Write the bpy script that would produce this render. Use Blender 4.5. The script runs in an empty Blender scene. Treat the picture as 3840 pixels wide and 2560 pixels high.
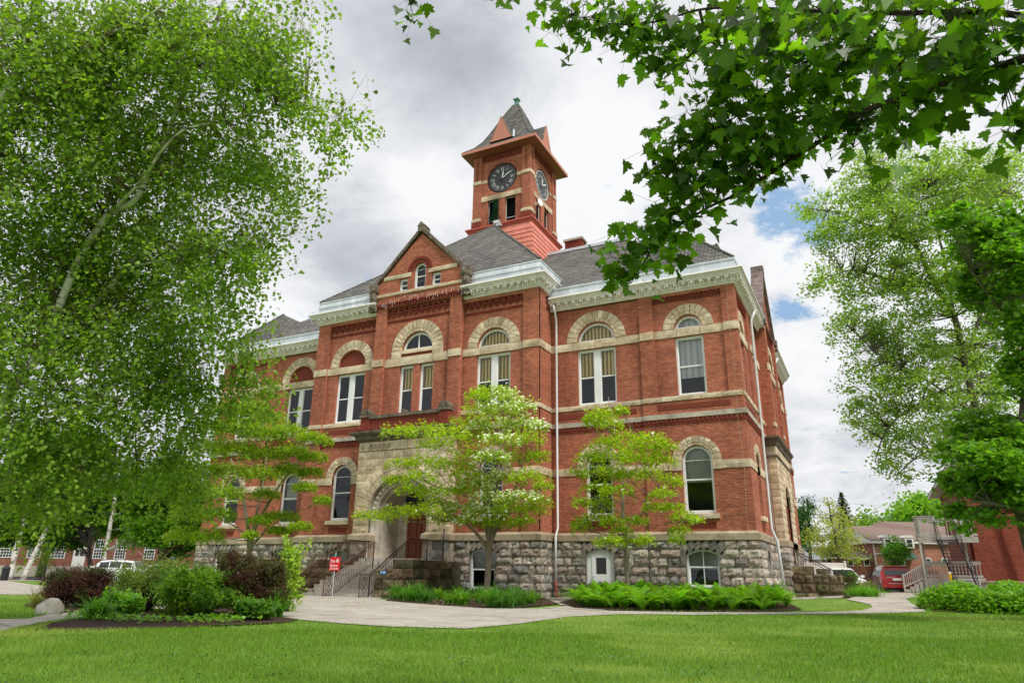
SUNE,SKYK,EXPO=2.3,.74,.58
import bpy, math, random
import numpy as np
from mathutils import Vector, Matrix, noise
from mathutils.geometry import tessellate_polygon
random.seed(7); rng=np.random.default_rng(11)
PI=math.pi
scene=bpy.context.scene
COL=scene.collection

# ---------------------------------------------------------------- mesh helpers
def auto_uv(me):
    n=len(me.polygons)
    if n==0: return
    lt=np.empty(n,np.int32); me.polygons.foreach_get('loop_total',lt)
    nr=np.empty(n*3,np.float32); me.polygons.foreach_get('normal',nr); nr=nr.reshape(-1,3)
    L=len(me.loops); vi=np.empty(L,np.int32); me.loops.foreach_get('vertex_index',vi)
    co=np.empty(len(me.vertices)*3,np.float32); me.vertices.foreach_get('co',co); co=co.reshape(-1,3)
    N=np.repeat(nr,lt,axis=0); P=co[vi]
    h=np.hypot(N[:,0],N[:,1]); flat=h<0.25
    hh=np.where(h<1e-6,1,h)
    tx=-N[:,1]/hh; ty=N[:,0]/hh
    u=np.where(flat,P[:,0],P[:,0]*tx+P[:,1]*ty)
    v=np.where(flat,P[:,1],P[:,2]/np.maximum(h,.25))
    uv=me.uv_layers.new(name='UVMap')
    uv.data.foreach_set('uv',np.stack([u,v],1).astype(np.float32).ravel())

class MB:
    def __init__(s): s.v=[]; s.f=[]; s.c=[]; s.cur=(1,1,1)
    def face(s,pts,col=None):
        b=len(s.v); s.v.extend([tuple(p) for p in pts]); s.f.append(tuple(range(b,b+len(pts)))); s.c.append(col or s.cur)
    def box(s,x0,x1,y0,y1,z0,z1):
        if x0>x1:x0,x1=x1,x0
        if y0>y1:y0,y1=y1,y0
        b=len(s.v)
        s.v+=[(x0,y0,z0),(x1,y0,z0),(x1,y1,z0),(x0,y1,z0),(x0,y0,z1),(x1,y0,z1),(x1,y1,z1),(x0,y1,z1)]
        for q in ((0,3,2,1),(4,5,6,7),(0,1,5,4),(1,2,6,5),(2,3,7,6),(3,0,4,7)):
            s.f.append(tuple(b+i for i in q)); s.c.append(s.cur)
    def hexa(s,p):   # 8 points, bottom 4 ccw then top 4
        b=len(s.v); s.v+=[tuple(q) for q in p]
        for q in ((0,3,2,1),(4,5,6,7),(0,1,5,4),(1,2,6,5),(2,3,7,6),(3,0,4,7)):
            s.f.append(tuple(b+i for i in q)); s.c.append(s.cur)
    def prism(s,loop,off):  # loop of 3D pts extruded by vector off
        off=Vector(off); n=len(loop); b=len(s.v)
        s.v+=[tuple(p) for p in loop]+[tuple(Vector(p)+off) for p in loop]
        s.f.append(tuple(range(b,b+n))); s.c.append(s.cur)
        s.f.append(tuple(range(b+2*n-1,b+n-1,-1))); s.c.append(s.cur)
        for i in range(n):
            j=(i+1)%n; s.f.append((b+j,b+i,b+n+i,b+n+j)); s.c.append(s.cur)
    def ring(s,lo,li,off):  # frame between outer loop and inner loop, extruded
        off=Vector(off); n=len(lo); b=len(s.v)
        for L in (lo,li):
            s.v+=[tuple(p) for p in L]
        for L in (lo,li):
            s.v+=[tuple(Vector(p)+off) for p in L]
        for i in range(n):
            j=(i+1)%n
            for q in ((i,j,n+j,n+i),(2*n+i,3*n+i,3*n+j,2*n+j),(i,2*n+i,2*n+j,j),(n+i,n+j,3*n+j,3*n+i)):
                s.f.append(tuple(b+k for k in q)); s.c.append(s.cur)
    def tube(s,pts,rad,n=8,cap=True):
        pts=[Vector(p) for p in pts]; 
        if not hasattr(rad,'__len__'): rad=[rad]*len(pts)
        b=len(s.v); up=None
        for i,p in enumerate(pts):
            t=(pts[min(i+1,len(pts)-1)]-pts[max(i-1,0)])
            if t.length<1e-9: t=Vector((0,0,1))
            t.normalize()
            if up is None:
                up=t.orthogonal().normalized()
            up=(up-t*up.dot(t))
            if up.length<1e-6: up=t.orthogonal()
            up.normalize(); w=t.cross(up)
            for k in range(n):
                a=2*PI*k/n; s.v.append(tuple(p+(up*math.cos(a)+w*math.sin(a))*rad[i]))
        for i in range(len(pts)-1):
            for k in range(n):
                k2=(k+1)%n
                s.f.append((b+i*n+k,b+i*n+k2,b+(i+1)*n+k2,b+(i+1)*n+k)); s.c.append(s.cur)
        if cap:
            s.f.append(tuple(b+k for k in range(n-1,-1,-1))); s.c.append(s.cur)
            e=b+(len(pts)-1)*n; s.f.append(tuple(e+k for k in range(n))); s.c.append(s.cur)
    def lathe(s,prof,cx,cy,n=16,z0=0):
        b=len(s.v)
        for r,z in prof:
            for k in range(n):
                a=2*PI*k/n; s.v.append((cx+r*math.cos(a),cy+r*math.sin(a),z0+z))
        for i in range(len(prof)-1):
            for k in range(n):
                k2=(k+1)%n
                s.f.append((b+i*n+k,b+i*n+k2,b+(i+1)*n+k2,b+(i+1)*n+k)); s.c.append(s.cur)
        s.f.append(tuple(b+k for k in range(n-1,-1,-1))); s.c.append(s.cur)
        e=b+(len(prof)-1)*n; s.f.append(tuple(e+k for k in range(n))); s.c.append(s.cur)
    def build(s,name,mat,parent=None,smooth=False,local=False,col=False,clean=True):
        me=bpy.data.meshes.new(name)
        off=Vector((0,0,0))
        if parent is not None and not local: off=root_of(parent).location
        vs=s.v if off.length==0 else [(x-off.x,y-off.y,z-off.z) for x,y,z in s.v]
        me.from_pydata(vs,[],s.f)
        if col:
            lt=np.array([len(f) for f in s.f]); c=np.array(s.c,np.float32)
            c=np.concatenate([c,np.ones((len(c),1),np.float32)],1)
            ca=me.color_attributes.new(name='Col',type='FLOAT_COLOR',domain='CORNER')
            ca.data.foreach_set('color',np.repeat(c,lt,axis=0).ravel())
        me.materials.append(mat); me.update(); auto_uv(me)
        if smooth: me.polygons.foreach_set('use_smooth',[True]*len(me.polygons))
        o=bpy.data.objects.new(name,me); COL.objects.link(o)
        if parent is not None: o.parent=parent
        return o
def build_split(mb,name,mtl,parent,gap=.3,col=False):
    # islands (built in consecutive vertex blocks) are grouped into separate parts when further apart than gap
    n=len(mb.v); par=list(range(len(mb.f)))
    owner={}
    def find(a):
        while par[a]!=a: par[a]=par[par[a]]; a=par[a]
        return a
    for i,f in enumerate(mb.f):
        for v in f:
            k=mb.v[v]; k=(round(k[0]*500),round(k[1]*500),round(k[2]*500))
            if k in owner: par[find(i)]=find(owner[k])
            else: owner[k]=i
    isl={}
    for i in range(len(mb.f)): isl.setdefault(find(i),[]).append(i)
    keys=list(isl); B=np.zeros((len(keys),6))
    V=np.array(mb.v)
    for k,r in enumerate(keys):
        vs=V[[v for i in isl[r] for v in mb.f[i]]]; B[k,:3]=vs.min(0); B[k,3:]=vs.max(0)
    lab=list(range(len(keys)))
    def fl(a):
        while lab[a]!=a: lab[a]=lab[lab[a]]; a=lab[a]
        return a
    for k in range(len(keys)):
        m=np.all((B[k,:3]-gap<=B[:,3:])&(B[k,3:]+gap>=B[:,:3]),axis=1)
        for j in np.nonzero(m)[0]:
            a,b=fl(k),fl(int(j))
            if a!=b: lab[a]=b
    gr={}
    for k in range(len(keys)): gr.setdefault(fl(k),[]).append(k)
    out=[]
    for g in gr.values():
        q=MB(); mp={}
        for k in g:
            for i in isl[keys[k]]:
                ff=[]
                for v in mb.f[i]:
                    if v not in mp: mp[v]=len(q.v); q.v.append(mb.v[v])
                    ff.append(mp[v])
                q.f.append(tuple(ff)); q.c.append(mb.c[i])
        out.append(q.build(name,mtl,parent,col=col))
    return out
def root_of(o):
    while o.parent is not None: o=o.parent
    return o
def tag(o,label=None,cat=None,group=None,kind=None):
    if label: o['label']=label
    if cat: o['category']=cat
    if group: o['group']=group
    if kind: o['kind']=kind
    return o
def empty(name,loc,label,cat,group=None,rz=0):
    o=bpy.data.objects.new(name,None); COL.objects.link(o); o.location=loc; o.rotation_euler=(0,0,rz)
    o.empty_display_size=.3
    return tag(o,label,cat,group)
def children(o): return [c for c in COL.objects if c.parent==o]
def copy_thing(o,loc=None,rz=None,label=None,scale=None,parent=None):
    c=o.copy(); COL.objects.link(c); c.parent=parent
    if loc is not None: c.location=loc
    if rz is not None: c.rotation_euler=(0,0,rz)
    if scale is not None: c.scale=(scale,)*3 if not hasattr(scale,'__len__') else scale
    if label: c['label']=label
    for ch in children(o): copy_thing(ch,parent=c)
    return c
def np_mesh(name,V,F,mat,cols=None,parent=None,smooth=False,local=False):
    # V (n,3); F (m,k) constant k; cols (m,3)
    V=np.asarray(V,np.float32); F=np.asarray(F,np.int32); k=F.shape[1]
    if parent is not None and not local:
        o=root_of(parent).location; V=V-np.array([o.x,o.y,o.z],np.float32)
    me=bpy.data.meshes.new(name)
    me.vertices.add(len(V)); me.vertices.foreach_set('co',V.ravel())
    me.loops.add(F.size); me.loops.foreach_set('vertex_index',F.ravel())
    me.polygons.add(len(F)); me.polygons.foreach_set('loop_start',np.arange(0,F.size,k,dtype=np.int32))
    try: me.polygons.foreach_set('loop_total',np.full(len(F),k,np.int32))
    except Exception: pass
    if cols is not None:
        c=np.concatenate([cols,np.ones((len(cols),1))],1).astype(np.float32)
        ca=me.color_attributes.new(name='Col',type='FLOAT_COLOR',domain='CORNER')
        ca.data.foreach_set('color',np.repeat(c,k,axis=0).ravel())
    me.materials.append(mat); me.update(calc_edges=True); me.validate()
    if smooth: me.polygons.foreach_set('use_smooth',[True]*len(me.polygons))
    ob=bpy.data.objects.new(name,me); COL.objects.link(ob)
    if parent is not None: ob.parent=parent
    return ob

# ---------------------------------------------------------------- materials
def mat(name,base=(.5,.5,.5),rough=.7,spec=.3,metal=0.0):
    m=bpy.data.materials.new(name); m.use_nodes=True
    b=m.node_tree.nodes['Principled BSDF']
    b.inputs['Base Color'].default_value=(*base,1); b.inputs['Roughness'].default_value=rough
    b.inputs['Specular IOR Level'].default_value=spec; b.inputs['Metallic'].default_value=metal
    return m
class NT:
    def __init__(s,m): s.m=m; s.t=m.node_tree; s.b=s.t.nodes.get('Principled BSDF')
    def n(s,typ,**k):
        x=s.t.nodes.new(typ)
        for a,v in k.items(): setattr(x,a,v)
        return x
    def l(s,a,b): s.t.links.new(a,b)
    def noise(s,vec,scale,detail=4,rough=.6,dist=0):
        x=s.n('ShaderNodeTexNoise'); x.inputs['Scale'].default_value=scale; x.inputs['Detail'].default_value=detail
        x.inputs['Roughness'].default_value=rough; x.inputs['Distortion'].default_value=dist
        if vec is not None: s.l(vec,x.inputs['Vector'])
        return x.outputs['Fac']
    def uv(s,sx=1,sy=1):
        t=s.n('ShaderNodeUVMap'); t.uv_map='UVMap'
        mp=s.n('ShaderNodeMapping'); mp.inputs['Scale'].default_value=(sx,sy,1); s.l(t.outputs[0],mp.inputs[0]); return mp.outputs[0]
    def obj(s,sx=1,sy=1,sz=1):
        t=s.n('ShaderNodeTexCoord'); mp=s.n('ShaderNodeMapping'); mp.inputs['Scale'].default_value=(sx,sy,sz); s.l(t.outputs['Object'],mp.inputs[0]); return mp.outputs[0]
    def ramp(s,fac,stops):
        r=s.n('ShaderNodeValToRGB'); e=r.color_ramp.elements
        while len(e)<len(stops): e.new(.5)
        for i,(p,c) in enumerate(stops):
            e[i].position=p; e[i].color=(*c,1) if len(c)==3 else c
        s.l(fac,r.inputs[0]); return r.outputs[0]
    def mix(s,fac,a,b,blend='MIX'):
        x=s.n('ShaderNodeMix',data_type='RGBA',blend_type=blend)
        for k,v in ((0,fac),(6,a),(7,b)):
            if isinstance(v,(int,float)): x.inputs[k].default_value=v
            elif isinstance(v,tuple): x.inputs[k].default_value=(*v,1)
            else: s.l(v,x.inputs[k])
        return x.outputs[2]
    def bump(s,h,strength=.4,dist=.02):
        x=s.n('ShaderNodeBump'); x.inputs['Strength'].default_value=strength; x.inputs['Distance'].default_value=dist
        s.l(h,x.inputs['Height']); s.l(x.outputs[0],s.b.inputs['Normal'])
    def base(s,c): s.l(c,s.b.inputs['Base Color'])
    def attr(s,name='Col'):
        a=s.n('ShaderNodeAttribute'); a.attribute_name=name; return a.outputs['Color']

def brick_mat(name,c1,c2,cm,w=.21,h=.068,mort=.009,stain=(.75,.75,.75),squash=0):
    m=mat(name,rough=.85,spec=.2); t=NT(m); uv=t.uv()
    b=t.n('ShaderNodeTexBrick'); b.inputs['Scale'].default_value=1
    b.inputs['Brick Width'].default_value=w; b.inputs['Row Height'].default_value=h; b.inputs['Mortar Size'].default_value=mort
    b.inputs['Mortar Smooth'].default_value=.1; b.inputs['Bias'].default_value=0
    b.inputs['Color1'].default_value=(*c1,1); b.inputs['Color2'].default_value=(*c2,1); b.inputs['Mortar'].default_value=(*cm,1)
    t.l(uv,b.inputs['Vector'])
    n1=t.noise(t.uv(.35,1.6),1.3,6,.7); n2=t.noise(t.uv(1,7),2.2,3,.6)
    c=t.mix(.8,b.outputs['Color'],t.ramp(n1,[(.3,(.72,.7,.7)),(.5,(.98,.98,.98)),(.7,(1.18,1.16,1.12))]),'MULTIPLY')
    c=t.mix(.7,c,t.ramp(n2,[(.3,(.8,.78,.78)),(.7,(1.2,1.2,1.2))]),'MULTIPLY')
    n3=t.noise(t.uv(.5,.12),1.1,5,.65)
    c=t.mix(.8,c,t.ramp(n3,[(.34,(.60,.57,.56)),(.48,(.92,.92,.92)),(.62,(1.08,1.06,1.04))]),'MULTIPLY')
    t.base(c); t.bump(b.outputs['Fac'],-.3,.01) if False else None
    bb=t.n('ShaderNodeMath',operation='SUBTRACT'); bb.inputs[0].default_value=1; t.l(b.outputs['Fac'],bb.inputs[1]); t.bump(bb.outputs[0],.35,.008)
    return m
def stone_mat(name,c1,c2,scale=3,rough=.9,bump=.5,useattr=False,stain=True):
    m=mat(name,rough=rough,spec=.2); t=NT(m); v=t.obj()
    n=t.noise(v,scale,8,.65); c=t.ramp(n,[(.3,c1),(.7,c2)])
    if useattr: c=t.mix(1,c,t.attr(),'MULTIPLY')
    if stain:
        n2=t.noise(t.obj(.6,.6,.6),1.7,5,.7); c=t.mix(.9,c,t.ramp(n2,[(.35,(.62,.60,.56)),(.55,(1,1,1))]),'MULTIPLY')
    n3=t.noise(v,28,6,.7); c=t.mix(.6,c,t.ramp(n3,[(.3,(.7,.7,.7)),(.7,(1.25,1.25,1.25))]),'MULTIPLY')
    t.base(c); t.bump(n3,bump,.03); return m
M={}
M['brick']=brick_mat('courthouse_brick',(.52,.152,.078),(.27,.062,.034),(.41,.22,.155))
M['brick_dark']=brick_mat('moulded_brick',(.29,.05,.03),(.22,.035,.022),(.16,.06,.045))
M['brick_pink']=brick_mat('background_brick',(.42,.15,.10),(.33,.11,.07),(.42,.30,.25),w=.25,h=.09,mort=.012)
M['brick_annex']=brick_mat('annex_brick',(.33,.078,.045),(.20,.045,.028),(.22,.09,.06))
M['brick_brown']=brick_mat('brown_brick',(.30,.10,.07),(.24,.075,.055),(.22,.15,.12),w=.25,h=.09,mort=.012)
M['stone']=stone_mat('sandstone',(.55,.455,.325),(.80,.69,.53),2.2,useattr=True)
M['stone_smooth']=stone_mat('grey_sandstone',(.42,.37,.30),(.60,.55,.47),1.8,bump=.15)
M['stone_water']=stone_mat('water_table_stone',(.29,.235,.165),(.52,.43,.31),1.2,bump=.2)
M['rock']=stone_mat('fieldstone',(.78,.75,.72),(1.55,1.5,1.44),6,useattr=True,bump=.9)
M['rock_moss']=stone_mat('mossy_stone',(.06,.055,.032),(.19,.165,.115),2.4,useattr=True,bump=.9)
M['mortar']=stone_mat('mortar',(.16,.15,.13),(.26,.24,.21),4,bump=.3)
M['carved']=stone_mat('weathered_dark_stone',(.11,.09,.07),(.26,.215,.17),3,bump=.8)
M['purple_stone']=stone_mat('purple_brown_coping',(.16,.125,.12),(.34,.27,.25),3,bump=.6)
def paint(name,c,dirt=.25,rough=.5):
    m=mat(name,c,rough,.4); t=NT(m); n=t.noise(t.obj(1,1,.4),2.5,6,.7)
    k=tuple(x*(1-dirt) for x in c); t.base(t.ramp(n,[(.35,k),(.6,c)])); return m
M['white']=paint('window_white',(.83,.84,.84),.08)
M['cream']=paint('cornice_greenish_white',(.82,.765,.745),.2)
M['cream_lt']=paint('cornice_light',(.88,.86,.84),.12)
M['coral']=paint('coral_paint',(.78,.255,.185),.22)
M['coral_dk']=paint('coral_trim',(.50,.10,.07),.15)
M['salmon']=paint('salmon_board',(.58,.23,.16),.15)
M['soffit']=paint('soffit_board',(.30,.10,.06),.2)
m=mat('lead_flashing',rough=.45,spec=.5,metal=.25); t=NT(m); n=t.noise(t.uv(.9,.05),1.5,5,.7)
t.base(t.ramp(n,[(.35,(.52,.56,.60)),(.55,(.62,.66,.70)),(.7,(.86,.88,.90))])); M['lead']=m
m=mat('slate_shingle',rough=.9,spec=.15); t=NT(m); b=t.n('ShaderNodeTexBrick'); t.l(t.uv(),b.inputs['Vector'])
b.inputs['Scale'].default_value=1; b.inputs['Brick Width'].default_value=.42; b.inputs['Row Height'].default_value=.21; b.inputs['Mortar Size'].default_value=.022
b.inputs['Color1'].default_value=(.20,.19,.175,1); b.inputs['Color2'].default_value=(.10,.10,.095,1); b.inputs['Mortar'].default_value=(.028,.028,.028,1)
b.inputs['Mortar Smooth'].default_value=.3
c=t.mix(.8,b.outputs['Color'],t.ramp(t.noise(t.uv(.8,.25),1.2,6,.7),[(.3,(.72,.72,.74)),(.7,(1.35,1.33,1.28))]),'MULTIPLY')
c=t.mix(.5,c,t.ramp(t.noise(t.uv(3,5),2.2,3,.6),[(.3,(.7,.7,.7)),(.7,(1.3,1.3,1.3))]),'MULTIPLY')
t.base(c); t.bump(b.outputs['Fac'],-.6,.02); M['shingle']=m
m=mat('tan_shingle',rough=.9); t=NT(m); t.base(t.ramp(t.noise(t.uv(2,6),3,5,.7),[(.3,(.19,.13,.11)),(.7,(.28,.20,.17))])); M['shingle_tan']=m
M['copper']=paint('green_copper',(.13,.27,.22),.4)
M['black']=mat('black_metal',(.015,.015,.017),.4,.5)
M['rust']=paint('brown_iron',(.075,.024,.016),.4,.75)
M['downpipe']=paint('white_downpipe',(.72,.74,.76),.15,.4)
M['redpipe']=paint('red_downpipe',(.25,.05,.035),.3,.4)
M['dark']=mat('unlit_interior_black',(.012,.012,.013),.9,.05)  # near-black colour standing in for the shade of unlit interiors
M['clockface']=mat('clock_face_black',(.03,.03,.033),.35,.5)
M['clockwhite']=mat('clock_white',(.8,.8,.8),.5,.3)
m=mat('oak_door',rough=.45,spec=.4); t=NT(m); t.base(t.ramp(t.noise(t.obj(9,9,.7),3,6,.7),[(.3,(.10,.018,.006)),(.7,(.24,.055,.018))])); M['oak']=m
M['concrete']=None
def glass_mat(name,tint=(.02,.025,.03),tr=.88):
    m=bpy.data.materials.new(name); m.use_nodes=True; nt=m.node_tree; nt.nodes.clear()
    o=nt.nodes.new('ShaderNodeOutputMaterial'); mx=nt.nodes.new('ShaderNodeMixShader')
    tb=nt.nodes.new('ShaderNodeBsdfTransparent'); tb.inputs[0].default_value=(*[tr]*3,1)
    g=nt.nodes.new('ShaderNodeBsdfGlossy'); g.inputs['Roughness'].default_value=.02; g.inputs['Color'].default_value=(.9,.95,1,1)
    lw=nt.nodes.new('ShaderNodeLayerWeight'); lw.inputs[0].default_value=.18
    ma=nt.nodes.new('ShaderNodeMath'); ma.operation='MULTIPLY_ADD'; ma.inputs[1].default_value=.8; ma.inputs[2].default_value=.04
    tc=nt.nodes.new('ShaderNodeTexCoord'); nz=nt.nodes.new('ShaderNodeTexNoise'); nz.inputs['Scale'].default_value=.7
    bp=nt.nodes.new('ShaderNodeBump'); bp.inputs['Strength'].default_value=.08; bp.inputs['Distance'].default_value=.1
    nt.links.new(tc.outputs['Object'],nz.inputs[0]); nt.links.new(nz.outputs['Fac'],bp.inputs['Height']); nt.links.new(bp.outputs[0],g.inputs['Normal'])
    nt.links.new(lw.outputs['Fresnel'],ma.inputs[0]); nt.links.new(ma.outputs[0],mx.inputs[0])
    nt.links.new(tb.outputs[0],mx.inputs[1]); nt.links.new(g.outputs[0],mx.inputs[2]); nt.links.new(mx.outputs[0],o.inputs[0]); return m
M['glass']=glass_mat('window_glass')
M['blind']=paint('blind_grey',(.35,.36,.34),.3,.8)
m=mat('gold_curtain',rough=.8); t=NT(m); w=t.n('ShaderNodeTexWave'); t.l(t.uv(1,1),w.inputs['Vector']); w.inputs['Scale'].default_value=1.5; w.inputs['Distortion'].default_value=1.2
t.base(t.ramp(w.outputs['Fac'],[(.3,(.22,.15,.03)),(.6,(.72,.50,.13)),(.9,(.85,.68,.30))])); M['curtain']=m
m=mat('white_curtain',rough=.8); t=NT(m); w=t.n('ShaderNodeTexWave'); t.l(t.uv(1,1),w.inputs['Vector']); w.inputs['Scale'].default_value=1.0
t.base(t.ramp(w.outputs['Fac'],[(.2,(.42,.45,.47)),(.8,(.62,.64,.64))])); M['sheer']=m
m=mat('terracotta_lattice',rough=.85); t=NT(m); v=t.n('ShaderNodeTexVoronoi'); t.l(t.uv(1,1),v.inputs['Vector']); v.inputs['Scale'].default_value=9; v.inputs['Randomness'].default_value=.0
c=t.ramp(v.outputs['Distance'],[(.22,(.05,.010,.007)),(.42,(.34,.075,.04)),(.6,(.12,.022,.014))]); t.base(c); t.bump(v.outputs['Distance'],.8,.03); M['terra']=m
# foliage
def leaf_mat(name,hue=(1,1,1),trans=.5,rough=.42):
    m=bpy.data.materials.new(name); m.use_nodes=True; t=NT(m)
    b=t.b; b.inputs['Roughness'].default_value=rough; b.inputs['Specular IOR Level'].default_value=.35
    c=t.mix(1,t.attr(),hue,'MULTIPLY'); t.l(c,b.inputs['Base Color'])
    tr=t.n('ShaderNodeBsdfTranslucent'); ct=t.mix(1,c,(1.35,1.5,.45),'MULTIPLY'); t.l(ct,tr.inputs[0])
    mx=t.n('ShaderNodeMixShader'); mx.inputs[0].default_value=trans
    t.l(b.outputs[0],mx.inputs[1]); t.l(tr.outputs[0],mx.inputs[2])
    t.l(mx.outputs[0],t.t.nodes['Material Output'].inputs[0]); return m
M['leaf']=leaf_mat('leaf_green'); M['birchleaf']=leaf_mat('birch_leaf',trans=.58); M['maple']=leaf_mat('maple_leaf',trans=.68,rough=.35); M['petal']=leaf_mat('white_bract',trans=.3)
M['grass']=leaf_mat('grass_blade',trans=.35,rough=.6)
def bark(name,c1,c2,birch=False):
    m=mat(name,rough=.9,spec=.15); t=NT(m)
    if birch:
        n=t.noise(t.obj(1.2,1.2,7),2.2,5,.7); n2=t.noise(t.obj(1,1,1),1.3,4,.6)
        c=t.mix(t.ramp(n2,[(.50,(0,0,0)),(.62,(1,1,1))]),t.ramp(n,[(.36,(.04,.035,.03)),(.44,(.62,.60,.56)),(.7,(.80,.79,.75))]),(.16,.12,.09)) 
        t.base(c); t.bump(n,.3,.02)
    else:
        n=t.noise(t.obj(6,6,1.2),3,7,.7); t.base(t.ramp(n,[(.3,c1),(.7,c2)])); t.bump(n,.8,.03)
    return m
M['twig']=mat('brown_twig',(.16,.12,.08),.9,.1); M['bark']=bark('grey_bark',(.075,.062,.05),(.19,.165,.14)); M['bark_dk']=bark('dark_bark',(.025,.02,.017),(.07,.055,.045))
M['bark_dog']=bark('dogwood_bark',(.17,.135,.10),(.42,.35,.26)); M['birch']=bark('birch_bark',0,0,True)
m=mat('mulch',rough=1); t=NT(m); n=t.noise(t.obj(),16,8,.8); t.base(t.ramp(n,[(.35,(.022,.012,.008)),(.55,(.075,.038,.026)),(.72,(.17,.10,.07))])); t.bump(n,1,.06); M['mulch']=m
m=mat('concrete_walk',rough=.9,spec=.2); t=NT(m); n=t.noise(t.obj(),.7,8,.7); n2=t.noise(t.obj(),30,3,.7)
c=t.mix(.5,t.ramp(n,[(.35,(.36,.325,.28)),(.6,(.48,.445,.395)),(.8,(.55,.52,.47))]),t.ramp(n2,[(.3,(.8,.8,.8)),(.7,(1.15,1.15,1.15))]),'MULTIPLY')
bj=t.n('ShaderNodeTexBrick'); bj.inputs['Scale'].default_value=1; bj.inputs['Brick Width'].default_value=2.6; bj.inputs['Row Height'].default_value=3.4; bj.inputs['Mortar Size'].default_value=.018; bj.offset=0
mpj=t.n('ShaderNodeMapping'); tcj=t.n('ShaderNodeTexCoord'); mpj.inputs['Rotation'].default_value=(0,0,.35); t.l(tcj.outputs['Object'],mpj.inputs[0]); t.l(mpj.outputs[0],bj.inputs['Vector'])
for k_,v_ in (('Color1',(1,1,1,1)),('Color2',(.93,.93,.92,1)),('Mortar',(.42,.39,.35,1))): bj.inputs[k_].default_value=v_
c=t.mix(1,c,bj.outputs['Color'],'MULTIPLY'); n5=t.noise(t.obj(),2.4,7,.75); c=t.mix(.7,c,t.ramp(n5,[(.36,(.68,.65,.60)),(.50,(1,1,1))]),'MULTIPLY')
t.base(c); t.bump(n2,.2,.01); M['concrete']=m
m=mat('lawn_soil',rough=1); t=NT(m); n=t.noise(t.obj(),.45,6,.7); n2=t.noise(t.obj(),14,4,.8)
c=t.mix(.7,t.ramp(n,[(.3,(.11,.20,.025)),(.55,(.15,.26,.03)),(.72,(.27,.34,.08))]),t.ramp(n2,[(.3,(.5,.5,.5)),(.7,(1.35,1.35,1.35))]),'MULTIPLY'); t.base(c); t.bump(n2,.6,.05); M['lawn']=m
m=mat('asphalt',rough=.9); t=NT(m); t.base(t.ramp(t.noise(t.obj(),2,6,.7),[(.3,(.10,.10,.10)),(.7,(.17,.17,.165))])); M['asphalt']=m
M['pave']=paint('pale_paving',(.42,.37,.32),.2,.9)
M['vinyl']=mat('vinyl_fence',(.62,.58,.53),.5,.4)
M['greywood']=paint('grey_painted_wood',(.46,.44,.40),.3,.8)

# ---------------------------------------------------------------- terrain
def Sm(t): t=max(0.,min(1.,t)); return t*t*(3-2*t)
def H(x,y): return .26*Sm((x+2)/6)*Sm((y+8)/10)
# ---------------------------------------------------------------- courthouse
CX=-17.8
class Fr:
    def __init__(s,o,S,N): s.o=Vector(o); s.S=Vector(S); s.N=Vector(N)
    def P(s,a,d,z): return s.o+s.S*a+s.N*d+Vector((0,0,z))
    def box(s,mb,a0,a1,d0,d1,z0,z1):
        p=s.P(a0,d0,z0); q=s.P(a1,d1,z1); mb.box(p.x,q.x,p.y,q.y,p.z,q.z)
def front(y): return Fr((0,y,0),(1,0,0),(0,-1,0))
def side(x): return Fr((x,0,0),(0,1,0),(1,0,0))
def aloop(s0,s1,z0,z1,kind='rect',inset=0.,n=16,rise=.3):
    # z1 = spring line for 'round', top for rect, crown for 'seg'
    i=inset
    if kind=='rect': return [(s0+i,z0+i),(s1-i,z0+i),(s1-i,z1-i),(s0+i,z1-i)]
    if kind=='round':
        c=(s0+s1)/2; r=(s1-s0)/2-i
        return [(s0+i,z0+i),(s1-i,z0+i)]+[(c+r*math.cos(PI*k/n),z1+r*math.sin(PI*k/n)) for k in range(n+1)]
    if kind=='half':
        c=(s0+s1)/2; r=(s1-s0)/2-i
        a0=math.asin(min(.9,i/r)) if i else 0
        return [(c+r*math.cos(a0+(PI-2*a0)*k/n),z0+r*math.sin(a0+(PI-2*a0)*k/n)) for k in range(n+1)]
    if kind=='seg':
        c=(s0+s1)/2; w=(s1-s0)/2; R=(w*w+rise*rise)/(2*rise); cz=z1-R; R2=R-i; w2=w-i
        zt=[(c+w2*math.cos(0)*(1-2*k/n)) for k in range(n+1)]
        return [(s0+i,z0+i),(s1-i,z0+i)]+[(x,cz+math.sqrt(R2*R2-(x-c)**2)) for x in zt]
def wall(mb,fr,d,outer,holes,depth=.35):
    pts=[Vector((a,z,0)) for a,z in outer]; loops=[pts]+[[Vector((a,z,0)) for a,z in h] for h in holes]
    flat=[p for l in loops for p in l]
    for t in tessellate_polygon(loops):
        mb.face([fr.P(flat[i].x,d,flat[i].y) for i in t])
    for h in holes:
        for i in range(len(h)):
            a,b=h[i],h[(i+1)%len(h)]
            mb.face([fr.P(a[0],d,a[1]),fr.P(b[0],d,b[1]),fr.P(b[0],d-depth,b[1]),fr.P(a[0],d-depth,a[1])])
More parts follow.
